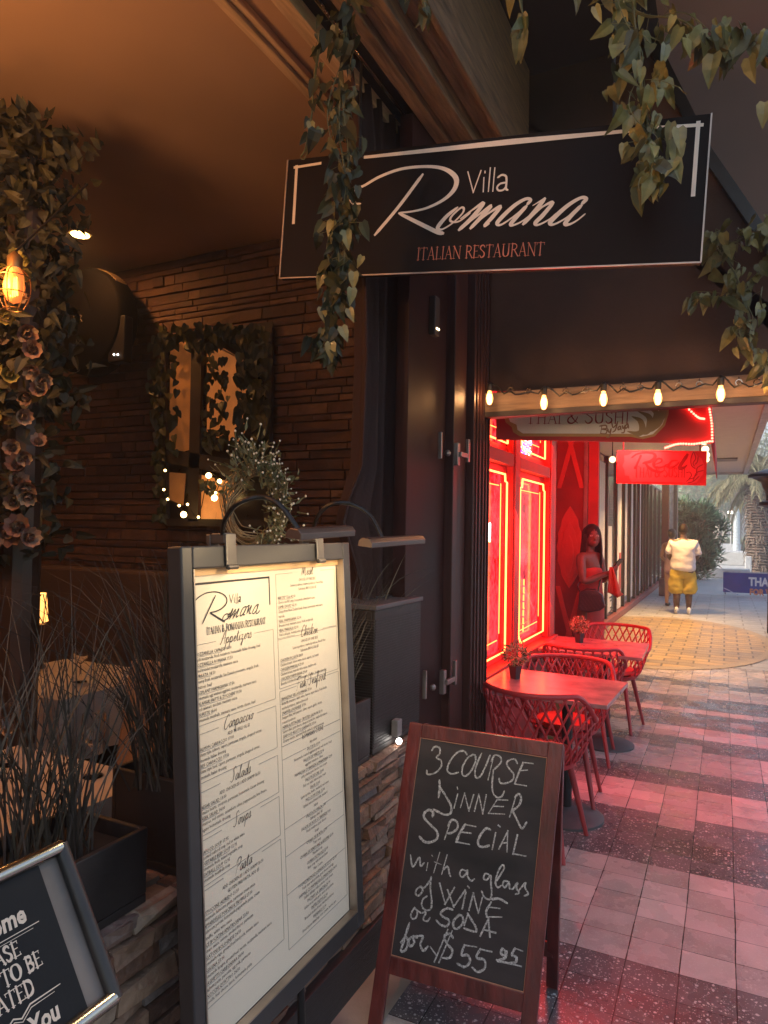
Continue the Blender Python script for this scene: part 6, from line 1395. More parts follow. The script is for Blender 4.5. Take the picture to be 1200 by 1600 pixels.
# woman in red, back against the carved panel, looking towards the viewer
wpos = on(922, 1000, Y=7.35); WX, WY = -1.235, 7.35
sk = mat('brown_skin', (.17, .075, .05), .5, var=.1, vs=20, coat=.1); M_dress = mat('red_dress_fabric', (.48, .035, .025), .7, var=.12, vs=14, bump=.15, bs=60)
MWm = Matrix.Translation((WX, WY, 0)) @ Matrix.Rotation(R(62), 4, 'Z') @ Matrix.Scale(.99, 4)   # her front is local -Y
J = {'pelvis': ((0, 0, .93), (.15, .115)), 'waist': ((0, -.01, 1.06), (.115, .095)), 'chest': ((0, 0, 1.22), (.13, .105)), 'upper': ((0, .012, 1.33), (.115, .075)), 'neckb': ((0, .012, 1.405), (.05, .05)), 'neck': ((0, -.002, 1.46), (.044, .045)), 'skull': ((0, -.005, 1.52), (.05, .055))}
E_ = [('pelvis', 'waist'), ('waist', 'chest'), ('chest', 'upper'), ('upper', 'neckb'), ('neckb', 'neck'), ('neck', 'skull')]
for s_, n in ((-1, 'L'), (1, 'R')):
    J['hip' + n] = ((s_ * .085, 0, .86), (.098, .1)); J['knee' + n] = ((s_ * .09, -.03, .48), .06); J['calf' + n] = ((s_ * .09, .0, .34), .055); J['ank' + n] = ((s_ * .09, .02, .08), .036); J['toe' + n] = ((s_ * .1, -.12, .035), (.04, .028))
    E_ += [('pelvis', 'hip' + n), ('hip' + n, 'knee' + n), ('knee' + n, 'calf' + n), ('calf' + n, 'ank' + n), ('ank' + n, 'toe' + n)]
J['shR'] = ((.155, .01, 1.355), .056); J['elR'] = ((.215, .0, 1.09), .043); J['wrR'] = ((.1, -.19, 1.215), .028)
J['shL'] = ((-.155, .01, 1.355), .056); J['elL'] = ((-.2, -.07, 1.1), .043); J['wrL'] = ((-.02, -.2, 1.19), .028)
E_ += [('upper', 'shR'), ('shR', 'elR'), ('elR', 'wrR'), ('upper', 'shL'), ('shL', 'elL'), ('elL', 'wrL')]
hand(J, E_, 'R', 'wrR', (-.35, -.8, .35), (-.6, .2, .6), 1.0, .55, 1); hand(J, E_, 'L', 'wrL', (.2, -.85, .3), (.3, .2, .8), 1.0, .55, -1)
wo = thing('person', 'woman in a strapless red dress with long dark hair holding a phone', 'person', (WX, WY, 0))
figure('body', xf(MWm, J), E_, sk, wo)
D = {'bust': ((0, -.008, 1.265), (.128, .112)), 'chest': ((0, -.004, 1.2), (.138, .116)), 'waist': ((0, -.01, 1.06), (.125, .104)), 'hips': ((0, .0, .92), (.172, .138)), 'thigh': ((0, -.005, .72), (.172, .14)), 'knee': ((0, 0, .45), (.165, .135)), 'hem': ((0, 0, .16), (.2, .16))}
folds(figure('dress', xf(MWm, D), [('bust', 'chest'), ('chest', 'waist'), ('waist', 'hips'), ('hips', 'thigh'), ('thigh', 'knee'), ('knee', 'hem')], M_dress, wo, sub=3), .018)
HM = Matrix.Translation(MWm @ Vector((0, -.02, 1.565))) @ Matrix.Rotation(R(24), 4, 'Z')
hm = head_parts(HM, wo, sk); hm.build('head', sk, wo, smooth=True)
for s_ in (-1, 1): MB().ball((s_ * .03, -.084, .006), .0115, 0, 10, (1.25, .7, .75), HM).build('eye', mat('eye_white', (.6, .55, .5), .3, var=0), wo, smooth=True)
for s_ in (-1, 1):
    mb = MB(); mb.ball((s_ * .03, -.0915, .006), .006, 0, 8, (1, .6, 1), HM).build('iris', mat('near_black', (.01, .008, .008), .4, var=0), wo); mb = MB(); mb.tube([HM @ Vector((s_ * .016, -.092, .028)), HM @ Vector((s_ * .034, -.09, .033)), HM @ Vector((s_ * .05, -.078, .026))], .003, 5).build('eyebrow', mat('near_black', (.01, .008, .008), .4, var=0), wo)
mb = MB(); mb.ball((0, -.0965, -.058), .011, 0, 10, (1.9, .6, .55), HM); mb.ball((0, -.094, -.067), .011, 0, 10, (1.6, .65, .6), HM); mb.build('lips', mat('lip_red', (.28, .04, .04), .35, var=0), wo, smooth=True)
M_hair = mat('black_hair', (.008, .006, .006), .55, spec=.2, var=.3, vs=40, stretch=(20, 20, 1))
H = MB(); H.ball((0, .016, .014), .105, 0, 22, (.86, .98, 1.12), HM)
nS = 40
for i in range(nS):
    a = -PI * .62 + (PI * 2 - PI * .76) * i / (nS - 1)      # strands round the back and sides
    ang = PI * .5 + (i / (nS - 1) - .5) * R(262)
    q0 = Vector((.075 * math.cos(ang), .03 + .09 * math.sin(ang), .07)); q1 = Vector((.095 * math.cos(ang), .02 + .105 * math.sin(ang), -.06)); q2 = Vector((.105 * math.cos(ang), .04 + .1 * math.sin(ang), -.22)); q3 = Vector((.1 * math.cos(ang), .07 + .075 * max(-.2, math.sin(ang)), -.42 - .12 * max(0, math.sin(ang))))
    H.tube([HM @ Vector((0, .0, .118)), HM @ q0, HM @ q1, HM @ q2, HM @ q3], [.008, .018, .019, .02, .008], 6, smooth=4)
H.build('hair', M_hair, wo, smooth=True)
ph = MWm @ Vector((.05, -.29, 1.29)); MPh = Matrix.Translation(ph) @ Matrix.Rotation(R(62), 4, 'Z') @ Matrix.Rotation(R(-50), 4, 'X')
tag(MB().box(-.037, .037, -.075, .075, -.005, .005, 0, MPh).build('phone', mat('phone_black', (.015, .015, .017), .2), bevel=.003), 'black phone held in front of the woman in red', 'phone')
# shoulder bag
bg_ = thing('shoulder_bag', 'quilted dark maroon shoulder bag hanging at the hip of the woman in red', 'bag', MWm @ Vector((.2, -.06, .85)))
FBg = Frame(on(921, 938, Y=7.1), (1, .12, 0), (0, 0, 1), (0, -1, 0)); M_bag = mat('maroon_leather', (.035, .01, .012), .4, var=.15, bump=.1, bs=50)
bq2 = [FBg.px(*p) for p in ((903, 953), (905, 925), (916, 920), (930, 921), (941, 930), (946, 948), (938, 954), (920, 957))]
MB().prism(FBg, bq2, -.1, .02).build('bag_body', M_bag, bg_, bevel=.012, seg=3)
mb = MB(); a0 = FBg.px(905, 926); a1 = FBg.px(936, 928)
for k in range(-5, 9):
    for sg in (1, -1):
        x0, x1 = a0[0] + (a1[0] - a0[0]) * k / 5, a0[0] + (a1[0] - a0[0]) * (k + sg * 3) / 5; lo, hi = FBg.px(920, 952)[1], a0[1]
        seg = [(x0 + (x1 - x0) * t, lo + (hi - lo) * t) for t in (0, .25, .5, .75, 1)]; seg = [q for q in seg if FBg.px(906, 940)[0] < q[0] < FBg.px(940, 940)[0]]
        if len(seg) > 1: mb.tube([FBg.P(q[0], q[1], .021) for q in (seg[0], seg[-1])], .003, 5)
mb.build('quilting', mat('maroon_stitch', (.04, .01, .014), .5), bg_)
sh1 = MWm @ Vector((.17, .01, 1.41))
MB().tube([FBg.P(*FBg.px(906, 926), -.04), FBg.P(*FBg.px(904, 912), -.03), sh1 + Vector((-.04, -.04, -.18)), sh1, sh1 + Vector((.03, .03, -.14)), FBg.P(*FBg.px(934, 924), -.05)], .008, 6, smooth=4).build('strap', M_bag, bg_, smooth=True)
# red cloth held with the phone
FCl = Frame(on(958, 905, Y=7.12), (1, 0, 0), (0, 0, 1), (0, -1, 0)); mb = MB(); top = FCl.px(954, 886); nn = 12
rowz = [886, 898, 912, 926, 934]
for r_, y in enumerate(rowz):
    for i in range(nn + 1):
        f = i / nn; w_ = (3 + r_ * 3.4); x = 955 + r_ * 1.6 + (f - .5) * w_ * 1.5
        yy = y + (abs(f - .65) * -14 if r_ == 4 else 0); q = FCl.px(x, yy); mb.v.append(tuple(FCl.P(q[0], q[1], .025 * math.sin(f * 9 + r_ * .4) * (.3 + r_ * .2))))
for r_ in range(4):
    for i in range(nn): a = r_ * (nn + 1) + i; mb.f.append((a, a + 1, a + nn + 2, a + nn + 1)); mb.m.append(0)
o_ = mb.build('cloth', mat('orange_red_cloth', (.5, .07, .03), .7, var=.1), None, smooth=True); o_.modifiers.new('t', 'SOLIDIFY').thickness = .004
tag(o_, 'orange red cloth hanging from the hands of the woman in red', 'cloth')

# man in white shirt and yellow shorts seen from behind
mx, my = -.745, 15.1
MMn = Matrix.Translation((mx, my, 0)) @ Matrix.Rotation(R(186), 4, 'Z') @ Matrix.Diagonal((.84, .95, 1, 1))
sk2 = mat('dark_brown_skin', (.075, .038, .026), .5, var=.1)
J = {'pelvis': ((0, 0, .9), (.2, .17)), 'belly': ((0, -.03, 1.08), (.2, .18)), 'chest': ((0, 0, 1.26), (.21, .16)), 'upper': ((0, .02, 1.4), (.15, .1)), 'neckb': ((0, .015, 1.47), .07), 'neck': ((0, 0, 1.53), .06), 'skull': ((0, -.01, 1.6), .065)}
E_ = [('pelvis', 'belly'), ('belly', 'chest'), ('chest', 'upper'), ('upper', 'neckb'), ('neckb', 'neck'), ('neck', 'skull')]
for s_, n in ((-1, 'L'), (1, 'R')):
    J['hip' + n] = ((s_ * .12, 0, .82), .13); J['knee' + n] = ((s_ * .13, -.015, .46), .08); J['calf' + n] = ((s_ * .13, .015, .32), .073); J['ank' + n] = ((s_ * .13, .02, .09), .045); J['toe' + n] = ((s_ * .15, -.13, .05), (.045, .035))
    E_ += [('pelvis', 'hip' + n), ('hip' + n, 'knee' + n), ('knee' + n, 'calf' + n), ('calf' + n, 'ank' + n), ('ank' + n, 'toe' + n)]
    J['sh' + n] = ((s_ * .225, .01, 1.4), .085); J['el' + n] = ((s_ * .31, .03, 1.12), .056); J['wr' + n] = ((s_ * .2, -.2, 1.03), .036)
    E_ += [('upper', 'sh' + n), ('sh' + n, 'el' + n), ('el' + n, 'wr' + n)]
    hand(J, E_, n, 'wr' + n, (-s_ * .5, -.8, .1), (-s_ * .7, .3, .2), 1.1, .5, s_)
mn = thing('person', 'man in a white t-shirt, mustard shorts and white trainers seen from behind', 'person', (mx, my, 0))
figure('body', xf(MMn, J), E_, sk2, mn)
D = {'hem': ((0, -.01, .82), (.245, .22)), 'hemb': ((0, -.01, .92), (.25, .225)), 'belly': ((0, -.03, 1.08), (.26, .235)), 'chest': ((0, 0, 1.24), (.255, .2)), 'upper': ((0, .02, 1.4), (.17, .13)), 'collar': ((0, .015, 1.5), (.085, .09)), 'shL': ((-.23, .01, 1.37), .112), 'slL': ((-.33, .0, 1.14), .1), 'shR': ((.23, .01, 1.37), .112), 'slR': ((.33, .0, 1.14), .1)}
folds(figure('t_shirt', xf(MMn, D), [('hem', 'hemb'), ('hemb', 'belly'), ('belly', 'chest'), ('chest', 'upper'), ('upper', 'collar'), ('upper', 'shL'), ('shL', 'slL'), ('upper', 'shR'), ('shR', 'slR')], mat('white_cotton', (.6, .57, .6), .8, var=.08, vs=12, bump=.3, bs=12), mn, sub=3), .045)
D = {'waist': ((0, 0, .96), (.2, .18)), 'seat': ((0, .02, .86), (.215, .19)), 'tL': ((-.12, 0, .74), (.145, .17)), 'kL': ((-.14, -.005, .55), (.15, .165)), 'lL': ((-.145, -.005, .36), (.155, .17)), 'tR': ((.12, 0, .74), (.145, .17)), 'kR': ((.14, -.005, .55), (.15, .165)), 'lR': ((.145, -.005, .36), (.155, .17))}
folds(figure('shorts', xf(MMn, D), [('waist', 'seat'), ('seat', 'tL'), ('tL', 'kL'), ('kL', 'lL'), ('seat', 'tR'), ('tR', 'kR'), ('kR', 'lR')], mat('mustard_cotton', (.4, .29, .04), .8, var=.15, vs=8, bump=.3, bs=15), mn, sub=3), .05)
HM2 = Matrix.Translation(MMn @ Vector((.0, -.02, 1.655))) @ Matrix.Rotation(R(186), 4, 'Z') @ Matrix.Rotation(R(16), 4, 'X'); head_parts(HM2, mn, sk2).build('head', sk2, mn, smooth=True)
MB().ball((0, .012, .022), .106, 0, 18, (.84, .98, 1.06), HM2).build('hair', M_hair, mn, smooth=True)
M_shoe = mat('white_trainer', (.72, .72, .74), .5, var=.06)
for s_ in (-1, 1): MB().ball((s_ * .14, -.05, .05), .06, 0, 16, (.85, 2.3, .9), MMn).ball((s_ * .135, .04, .085), .055, 0, 12, (.85, 1, 1.05), MMn).build('shoe', M_shoe, mn, smooth=True)
# companion half hidden beside him
cxp2, cyp2 = -1.04, 16.4
MC = Matrix.Translation((cxp2, cyp2, 0)) @ Matrix.Rotation(R(160), 4, 'Z')
sk3 = mat('tan_skin', (.32, .17, .11), .5, var=.1)
J = {'pelvis': ((0, 0, .9), (.14, .11)), 'waist': ((0, 0, 1.05), (.11, .09)), 'chest': ((0, 0, 1.22), (.13, .1)), 'upper': ((0, .01, 1.34), (.11, .07)), 'neck': ((0, 0, 1.45), .045), 'skull': ((0, -.01, 1.52), .05)}
E_ = [('pelvis', 'waist'), ('waist', 'chest'), ('chest', 'upper'), ('upper', 'neck'), ('neck', 'skull')]
for s_, n in ((-1, 'L'), (1, 'R')):
    J['hip' + n] = ((s_ * .085, 0, .84), .095); J['knee' + n] = ((s_ * .09, -.02, .47), .06); J['ank' + n] = ((s_ * .09, .02, .08), .038); J['toe' + n] = ((s_ * .1, -.12, .035), (.04, .028)); J['sh' + n] = ((s_ * .16, .01, 1.35), .05); J['el' + n] = ((s_ * .22, .02, 1.08), .04); J['wr' + n] = ((s_ * .17, -.16, .95), .028)
    E_ += [('pelvis', 'hip' + n), ('hip' + n, 'knee' + n), ('knee' + n, 'ank' + n), ('ank' + n, 'toe' + n), ('upper', 'sh' + n), ('sh' + n, 'el' + n), ('el' + n, 'wr' + n)]
    hand(J, E_, n, 'wr' + n, (-s_ * .2, -.6, -.7), (-s_, 0, 0), 1, .4, s_)
co = thing('person', 'companion mostly hidden left of the man in mustard shorts, bare legs and dark shoes', 'person', (cxp2, cyp2, 0))
figure('body', xf(MC, J), E_, sk3, co)
D = {'hem': ((0, 0, .68), (.19, .15)), 'hips': ((0, 0, .9), (.165, .13)), 'waist': ((0, 0, 1.06), (.13, .105)), 'chest': ((0, 0, 1.22), (.148, .118)), 'upper': ((0, .01, 1.35), (.125, .085))}
figure('dress', xf(MC, D), [('hem', 'hips'), ('hips', 'waist'), ('waist', 'chest'), ('chest', 'upper')], mat('dusty_pink_cotton', (.36, .22, .22), .8), co)
HM3 = Matrix.Translation(MC @ Vector((0, -.02, 1.57))) @ Matrix.Rotation(R(160), 4, 'Z'); head_parts(HM3, co, sk3).build('head', sk3, co, smooth=True)
MB().ball((0, .016, .016), .104, 0, 16, (.86, .98, 1.1), HM3).ball((0, .11, .06), .05, 0, 10, (1, 1, 1), HM3).build('hair', mat('brown_hair', (.04, .022, .014), .4), co, smooth=True)
for s_ in (-1, 1): MB().ball((s_ * .095, -.05, .045), .05, 0, 12, (.85, 2.2, .9), MC).build('shoe', mat('near_black', (.01, .008, .008), .4, var=0), co, smooth=True)

# ================================================================== GLASS SHOPFRONT
gs_ = thing('glass_shopfront', 'row of tall glass panes with black bars and white posters beyond the red shop', 'shop front', (-1.8, 15, 0))
M_mir = mat('reflective_glass', (.34, .37, .4), .06, .75, var=.1, vs=2, spec=.9, rvar=.03)
MB().box(-2.1, -1.84, 8.35, 27, 0, 2.95).build('inner_wall', mat('dim_shop_interior', (.12, .1, .1), .7), gs_)
ys = [8.4, 9.9, 11.3, 12.35, 13.5, 14.6, 15.6, 16.5, 17.3, 18.0, 18.7, 19.4, 20.4, 21.6, 23, 24.8]
for i in range(len(ys) - 1):
    MB().box(-1.832, -1.825, ys[i] + .05, ys[i + 1] - .05, .14, 2.86).build('pane', M_mir, gs_)
    MB().box(-1.84, -1.79, ys[i] - .05, ys[i] + .05, .125, 2.89).build('bar', M_black, gs_, bevel=.004)
M_post = mat('white_poster', (.62, .6, .6), .6, var=.08)
for k, (a, b, z0, z1) in enumerate(((10.0, 11.2, .14, 2.8), (11.42, 12.2, .14, 2.75), (12.5, 13.05, .2, 1.7), (13.7, 14.3, .14, 2.8), (14.8, 15.2, .3, 2.8), (15.75, 16.2, .2, 2.8), (17.4, 17.8, .2, 2.8))):
    MB().box(-1.824, -1.82, a, b, z0, z1).build('poster', M_post, gs_)
FPo = Frame((-1.8195, 0, 0), (0, 1, 0), (0, 0, 1), (1, 0, 0)); mb = MB()
def po(pts, w=.035): mb.stroke(FPo, [FPo.px(x, y) for x, y in pts], w, .001 + .0004 * rnd.random(), straight=True)
for pts in ([(952, 934), (957, 932)], [(953, 934), (953, 944)], [(957, 932), (957, 942)], [(953, 939), (957, 937)], [(953, 950), (957, 948)], [(953, 950), (953, 958)], [(953, 954), (957, 952)], [(957, 952), (957, 957)], [(953, 958), (957, 957)]): po(pts, .05)
mb.build('poster_lettering', mat('near_black', (.01, .008, .008), .4, var=0), gs_)
MB().box(-1.8195, -1.815, 14.0, 14.28, .5, 1.2).build('red_notice', mat('faded_red_notice', (.4, .08, .08), .6), gs_)
MB().box(-1.86, -1.74, 8.35, 27, 0, .12).build('kerb', mat('maroon_kerb', (.2, .05, .05), .5, var=.15), gs_, bevel=.01)
rp_ = thing('red_column', 'dark red square column at the far end of the glass shopfront', 'column', (-1.5, 19.2, 0))
pa, pb = on(1033, 900, Y=19), on(1044.5, 900, Y=19)
MB().box(pa.x, pb.x, 19, 19.25, .45, 3.1).build('shaft', mat('dark_red_column', (.16, .022, .02), .5, var=.1), rp_, bevel=.01); MB().box(pa.x - .05, pb.x + .05, 18.95, 19.3, 0, .449).build('plinth', mat('maroon_plinth', (.16, .06, .055), .5), rp_, bevel=.02)
gp_ = thing('grey_pier', 'pale grey pier with a dark edge behind the red column', 'pier', (-1.4, 20.6, 0))
pa, pb = on(1046, 900, Y=20.4), on(1057, 900, Y=20.4); MB().box(pa.x, (pa.x + pb.x) / 2, 20.4, 20.8, 0, 4).build('pale_half', mat('pale_pier', (.5, .48, .48), .6), gp_); MB().box((pa.x + pb.x) / 2 + .002, pb.x, 20.38, 20.8, 0, 4).build('dark_half', mat('dark_pier', (.1, .08, .08), .5), gp_)
# warm ceiling spots of the far canopy that light the inlay
fs_ = MB()
for i, (x, y) in enumerate(((-.9, 9.6), (-.6, 12.4), (-1.0, 14.4))):
    t = thing('ceiling_spot', ('first', 'second', 'third')[i] + ' warm recessed spot from the red awning in the far canopy', 'spotlight', (x, y, 2.9))
    MB().lathe([(.07, 0), (.07, .012), (.045, .012)], 20, 0, Matrix.Translation((x, y, 2.886))).build('trim_ring', mat('white_ring', (.7, .7, .7), .4), t)
    MB().lathe([(.001, 0), (.055, 0), (.055, .003), (.001, .003)], 18, 0, Matrix.Translation((x, y, 2.882))).build('lens', mat('warm_spot_lens', (1, .85, .6), .4, var=0, em=(1, .66, .3), es=8), t)
    lamp_area('spot_light', (x, y, 2.87), (x, y, 0), .1, .1, 26, (1, .56, .2), spread=R(110))

# ================================================================== FAR PLAZA
M_w = mat('white_concrete', (.4, .43, .46), .6, var=.08)
bn = thing('barrier_banner', 'blue cloth banner on a barrier thanking visitors', 'banner', (.6, 20.6, 0))
FBn = Frame((0, 20.6, 0), (1, 0, 0), (0, 0, 1), (0, -1, 0)); x0 = FBn.px(1130, 900)[0]; zt_ = FBn.px(1130, 894)[1]
MB().fbox(FBn, x0, x0 + 3.4, .06, zt_, -.02, 0).build('cloth', mat('royal_blue_cloth', (.035, .055, .26), .7, var=.15, vs=3, bump=.2, bs=6), bn)
mb = MB(); cxb = x0 + 1.02
mb.text(FBn, 'THANK YOU', x0 + .6, zt_ - .32, .3, .002, 0, 'LEFT', xs=.75, bold=.012, res=2); mb.build('white_lettering', mat('banner_white', (.7, .7, .72), .6, var=0), bn)
mb = MB(); mb.text(FBn, 'FOR VISITING', x0 + .62, zt_ - .56, .22, .002, 0, 'LEFT', xs=.78, bold=.01, res=2); mb.build('orange_lettering', mat('banner_orange', (.6, .22, .1), .6, var=0), bn)
mb = MB(); mb.stroke(FBn, [(x0 + .02, zt_ - .42), (x0 + .5, zt_ - .62), (x0 + 1.2, zt_ - .66), (x0 + 2.4, zt_ - .63)], [.03, .015, .02, .01], .0018, n=8); mb.stroke(FBn, [(x0 + .8, zt_ - .69), (x0 + 2.2, zt_ - .69)], .012, .0014, straight=True); mb.build('swoosh', mat('banner_pale', (.45, .5, .65), .6, var=0), bn)
mb = MB(); [mb.box(x0 + d - .02, x0 + d + .02, 20.63, 20.67, 0, zt_) for d in (.05, 1.7, 3.3)]; mb.box(x0, x0 + 3.4, 20.625, 20.675, zt_ + .001, zt_ + .03); mb.build('barrier_frame', mat('grey_barrier', (.4, .4, .42), .5), bn)
def block(xa, ya, xb, yb, Y, dep, label, name='low_block', cat='block', m=None):
    a = on(xa, ya, Y=Y); b = on(xb, yb, Y=Y); tag(MB().box(a.x, b.x, Y, Y + dep, 0, max(a.z, .1)).build(name, m or M_w, bevel=.03), label, cat)
block(1118, 862, 1168, 878, 40, 3.5, 'wide white concrete slab in the plaza beyond the banner', 'concrete_bench', 'bench'); block(1125, 850, 1158, 860, 60, 3, 'narrower pale concrete slab farther back in the plaza', 'concrete_bench', 'bench')
block(1098, 887, 1172, 893, 28, .6, 'long low white kerb block just behind the blue banner', 'low_kerb', 'kerb')
pl_ = on(1169, 880, Y=30); tag(MB().box(pl_.x - .1, pl_.x + .12, 30, 30.3, 0, .75).build('bollard', M_w, bevel=.03), 'short white bollard at the right end of the plaza kerb', 'bollard')
M_leafF = mat('plaza_foliage', (.07, .1, .045), .7, var=.3, vs=3, island=[(.035, .06, .03), (.07, .1, .045), (.12, .15, .06), (.05, .085, .045), (.16, .18, .08)])
M_leafB = mat('blue_green_foliage', (.08, .14, .1), .7, var=.3, vs=3, island=[(.03, .075, .04), (.055, .13, .075), (.09, .2, .12), (.14, .27, .17)])
M_leafY = mat('yellow_green_foliage', (.16, .17, .06), .7, var=.3, vs=3, island=[(.08, .1, .03), (.16, .18, .06), (.24, .24, .1), (.12, .13, .05)])
M_bark = mat('grey_brown_bark', (.14, .11, .09), .9, var=.4, vs=6, stretch=(3, 3, 12), bump=.6, bs=8)
def cloud(mb, c, r, n, sz_, up=.2, hollow=.35):
    for i in range(n):
        d = rv().normalized(); q = hollow + (1 - hollow) * rnd.random() ** .6
        p = Vector(c) + Vector((d.x * r[0], d.y * r[1], d.z * r[2])) * q
        mb.leaf(p, d + rv(.5) + Vector((0, 0, up)), rv(), sz_ * rnd.uniform(.6, 1.4), sz_ * .3 * rnd.uniform(.7, 1.3), 0, .1, heart=False)
# juniper bush
jb = thing('juniper_bush', 'tall bluish green juniper bush behind the man in the white shirt', 'bush', on(1085, 905, Z=0)); jp = on(1085, 905, Z=0)
mb = MB(); Yj = jp.y
for i in range(44):
    px_, py_ = rnd.gauss(1086, 13), rnd.uniform(795, 895); py_ = max(py_, 782 + abs(px_ - 1082) * .9)
    c = on(px_, py_, Y=Yj) + Vector((0, rnd.uniform(-.5, .5), 0)); cloud(mb, c, (.36, .4, .42), 210, .2, .8)
mb.build('foliage', M_leafB, jb); MB().tube([jp, jp + Vector((.05, 0, 1.5))], [.09, .03], 8).build('trunk', M_bark, jb)
def palm(x, y, h, r, n, L, label, m, seed=3):
    rr = random.Random(seed); t = thing('palm_tree', label, 'palm tree', (x, y, 0)); mb = MB(); k = 0; z = 0
    prof = []
    while z < h: prof += [(r * (1.06 + .1 * rr.random()), z), (r * .9, z + .09)]; z += .12
    mb.lathe(prof, 16, 0, Matrix.Translation((x, y, 0)))
    for i in range(int(h * 60)):
        a = rr.uniform(0, 6.28); zz = rr.uniform(.1, h); p = Vector((x + r * math.cos(a), y + r * math.sin(a), zz)); mb.leaf(p, Vector((math.cos(a) * .5, math.sin(a) * .5, -.9)), Vector((math.cos(a), math.sin(a), .3)), .35, .09, 0, .1, heart=False)
    mb.build('trunk', M_bark, t); mb = MB()
    for i in range(n):
        a = 2 * PI * i / n + rr.uniform(-.2, .2); el = rr.uniform(-.35, 1.1); hd = Vector((math.cos(a), math.sin(a), 0)); pts = []
        p = Vector((x, y, h)); d = (hd * math.cos(el) + Vector((0, 0, math.sin(el)))).normalized()
        for k in range(9): pts.append(p.copy()); p += d * L / 8; d = (d + Vector((0, 0, -.17 - .03 * k))).normalized()
        mb.tube(pts, [.03, .008], 4); C2 = catmull(pts, 4); side = hd.cross(Vector((0, 0, 1)))
        for j, q in enumerate(C2[2:]):
            dd = (C2[min(j + 3, len(C2) - 1)] - C2[max(0, j + 1)]); dd.normalize(); ll = L * .3 * (1 - .55 * j / len(C2))
            for s_ in (-1, 1): mb.leaf(q, side * s_ + dd * .8 + Vector((0, 0, -.55)), Vector((0, 0, 1)) + rv(.15), ll * rr.uniform(.8, 1.1), .055, 0, .2, heart=False)
    mb.build('crown', m, t); return t
tp_ = on(1188, 868, Y=36)
palm(on(1186, 870, Y=34).x, 34, 4.0, .5, 26, 2.6, 'stout palm with a shaggy trunk at the right edge of the plaza', mat('dusty_palm_frond', (.2, .2, .12), .6, var=.3, island=[(.12, .13, .07), (.2, .2, .12), (.3, .28, .18)]), 3)
palm(on(1212, 870, Y=37).x, 37, 4.4, .45, 24, 2.6, 'second stout palm just right of the shaggy palm, partly out of view', mat('dusty_palm_frond', (.2, .2, .12), .6), 5)
palm(on(1150, 840, Y=70).x, 70, 6.2, .4, 22, 3.2, 'tall distant palm with a slim pale trunk in the plaza', M_leafY, 8)
def tree(px_, pyb, Y, h, r, n, m, label, sz_=.4, tr=.2):
    b = on(px_, pyb, Y=Y); t = thing('broadleaf_tree', label, 'tree', (b.x, Y, 0)); mb = MB()
    for i in range(9):
        c = Vector((b.x + rnd.gauss(0, r * .5), Y + rnd.gauss(0, r * .5), h * rnd.uniform(.5, .9))); cloud(mb, c, (r * .55, r * .55, h * .2), n // 9, sz_)
    mb.build('crown', m, t); mb = MB(); mb.tube([(b.x, Y, 0), (b.x + .1, Y, h * .45), (b.x - .1, Y, h * .7)], [tr, tr * .5, tr * .2], 8)
    for k in range(4): mb.tube([(b.x + .05, Y, h * .4), (b.x + rnd.uniform(-r, r) * .6, Y + rnd.uniform(-r, r) * .5, h * .7)], [tr * .4, tr * .1], 6)
    mb.build('trunk', M_bark, t)
tree(1125, 840, 82, 11, 5, 2200, M_leafY, 'large yellow green tree at the back of the plaza', .7); tree(1178, 840, 90, 12, 6, 2400, M_leafY, 'wide pale green tree behind the palms at the right', .75)
tree(1100, 840, 78, 7, 4, 1600, M_leafB, 'bluish tree behind the juniper bush', .55); tree(1150, 840, 98, 8, 5, 1800, M_leafF, 'dark green tree in the far middle of the plaza', .65); tree(1215, 840, 75, 13, 5, 1800, M_leafF, 'green tree rising at the right edge behind the canopy', .7); tree(1062, 840, 95, 9, 6, 1500, M_leafF, 'dark tree hidden behind the juniper bush', .65)
he = MB()
xa, xb = on(1090, 850, Y=66).x, on(1230, 850, Y=66).x
for i in range(2600): he.leaf(Vector((rnd.uniform(xa, xb), 66 + rnd.uniform(0, 1.6), rnd.uniform(.05, 1.0))), rv() + Vector((0, -.5, .6)), rv(), .35, .13, 0, .1, heart=False)
tag(he.build('hedge', M_leafF), 'low clipped hedge across the back of the plaza', 'hedge')
sheet('lawn', -40, 60, 68, 130, -.004, mat('bright_lawn', (.16, .22, .06), .9, var=.3, vs=.4))
tag(MB().box(-12, 0.2, 118, 130, 0, 12).box(-12.2, .4, 117.5, 130, 12.001, 12.6).build('pale_building', mat('far_cream_wall', (.5, .45, .4), .7, var=.06, vs=.1)), 'pale distant building above the juniper bush', 'building')
wl_ = thing('plaza_lamp_post', 'slim white lamp post on the lawn with a round lamp', 'lamp post', on(1142, 845, Y=64)); lp_ = on(1142, 845, Y=64); lt2 = on(1142, 803, Y=64)
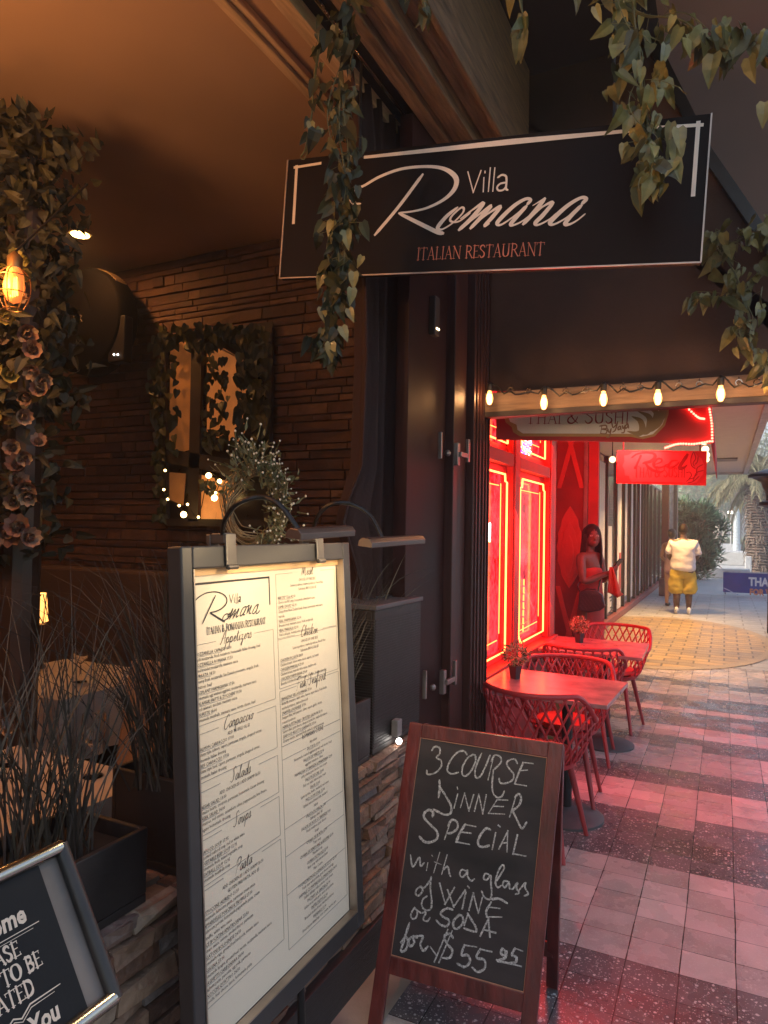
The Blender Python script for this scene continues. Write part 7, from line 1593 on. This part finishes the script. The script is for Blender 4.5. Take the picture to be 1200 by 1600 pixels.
MB().tube([(lp_.x, 64, 0), (lp_.x, 64, lt2.z)], [.07, .045], 8).build('pole', M_w, wl_, smooth=True); MB().ball((lt2.x, 64, lt2.z + .12), .2, seg=12, sc=(1.4, 1.4, .7)).build('lamp_globe', mat('white_lamp_globe', (.8, .8, .78), .4, em=(1, .9, .75), es=1.5), wl_, smooth=True)
sp_ = thing('pale_pillar', 'pale bluish pillar on the lawn right of the white lamp post', 'pillar', on(1151, 845, Y=60)); q = on(1151, 845, Y=60)
MB().lathe([(.3, 0), (.26, .2), (.22, 3.4), (.3, 3.7)], 14, 0, Matrix.Translation((q.x, 60, 0))).build('shaft', mat('pale_blue_grey', (.42, .5, .55), .6), sp_, smooth=True)
# dark street lantern at the right edge
sl = thing('street_lantern', 'dark street lantern with a flat cap at the right edge of the view', 'street lamp', on(1214, 900, Y=13)); YL = 13
cL = on(1207, 742, Y=YL); base = Vector((cL.x, YL, 0))
MB().lathe([(.02, .12), (.3, .03), (.36, 0), (.36, -.04), (.3, -.045), (.17, -.12), (.1, -.3), (.09, -.42)], 24, 0, Matrix.Translation(cL)).build('cap', M_black, sl, smooth=True)
MB().lathe([(.13, -.42), (.2, -.45), (.2, -.5), (.06, -.55)], 20, 0, Matrix.Translation(cL)).build('collar', M_black, sl, smooth=True); MB().tube([(cL.x, YL, cL.z - .55), (cL.x, YL, 0)], [.05, .07], 12).build('pole', M_black, sl, smooth=True)

# thin evening haze over the walkway and the plaza
hm_ = bpy.data.materials.new('evening_haze'); nt, N, L = nodes(hm_)
for n_ in list(N):
    if n_.type == 'BSDF_PRINCIPLED': N.remove(n_)
v_ = N.new('ShaderNodeVolumePrincipled'); v_.inputs['Color'].default_value = (.85, .93, 1, 1); v_.inputs['Density'].default_value = .006; v_.inputs['Anisotropy'].default_value = .2
L.new(v_.outputs[0], [n_ for n_ in N if n_.type == 'OUTPUT_MATERIAL'][0].inputs['Volume'])
hz = MB().box(-80, 140, -20, 210, -1.2, 30).build('haze', hm_); hz['kind'] = 'stuff'
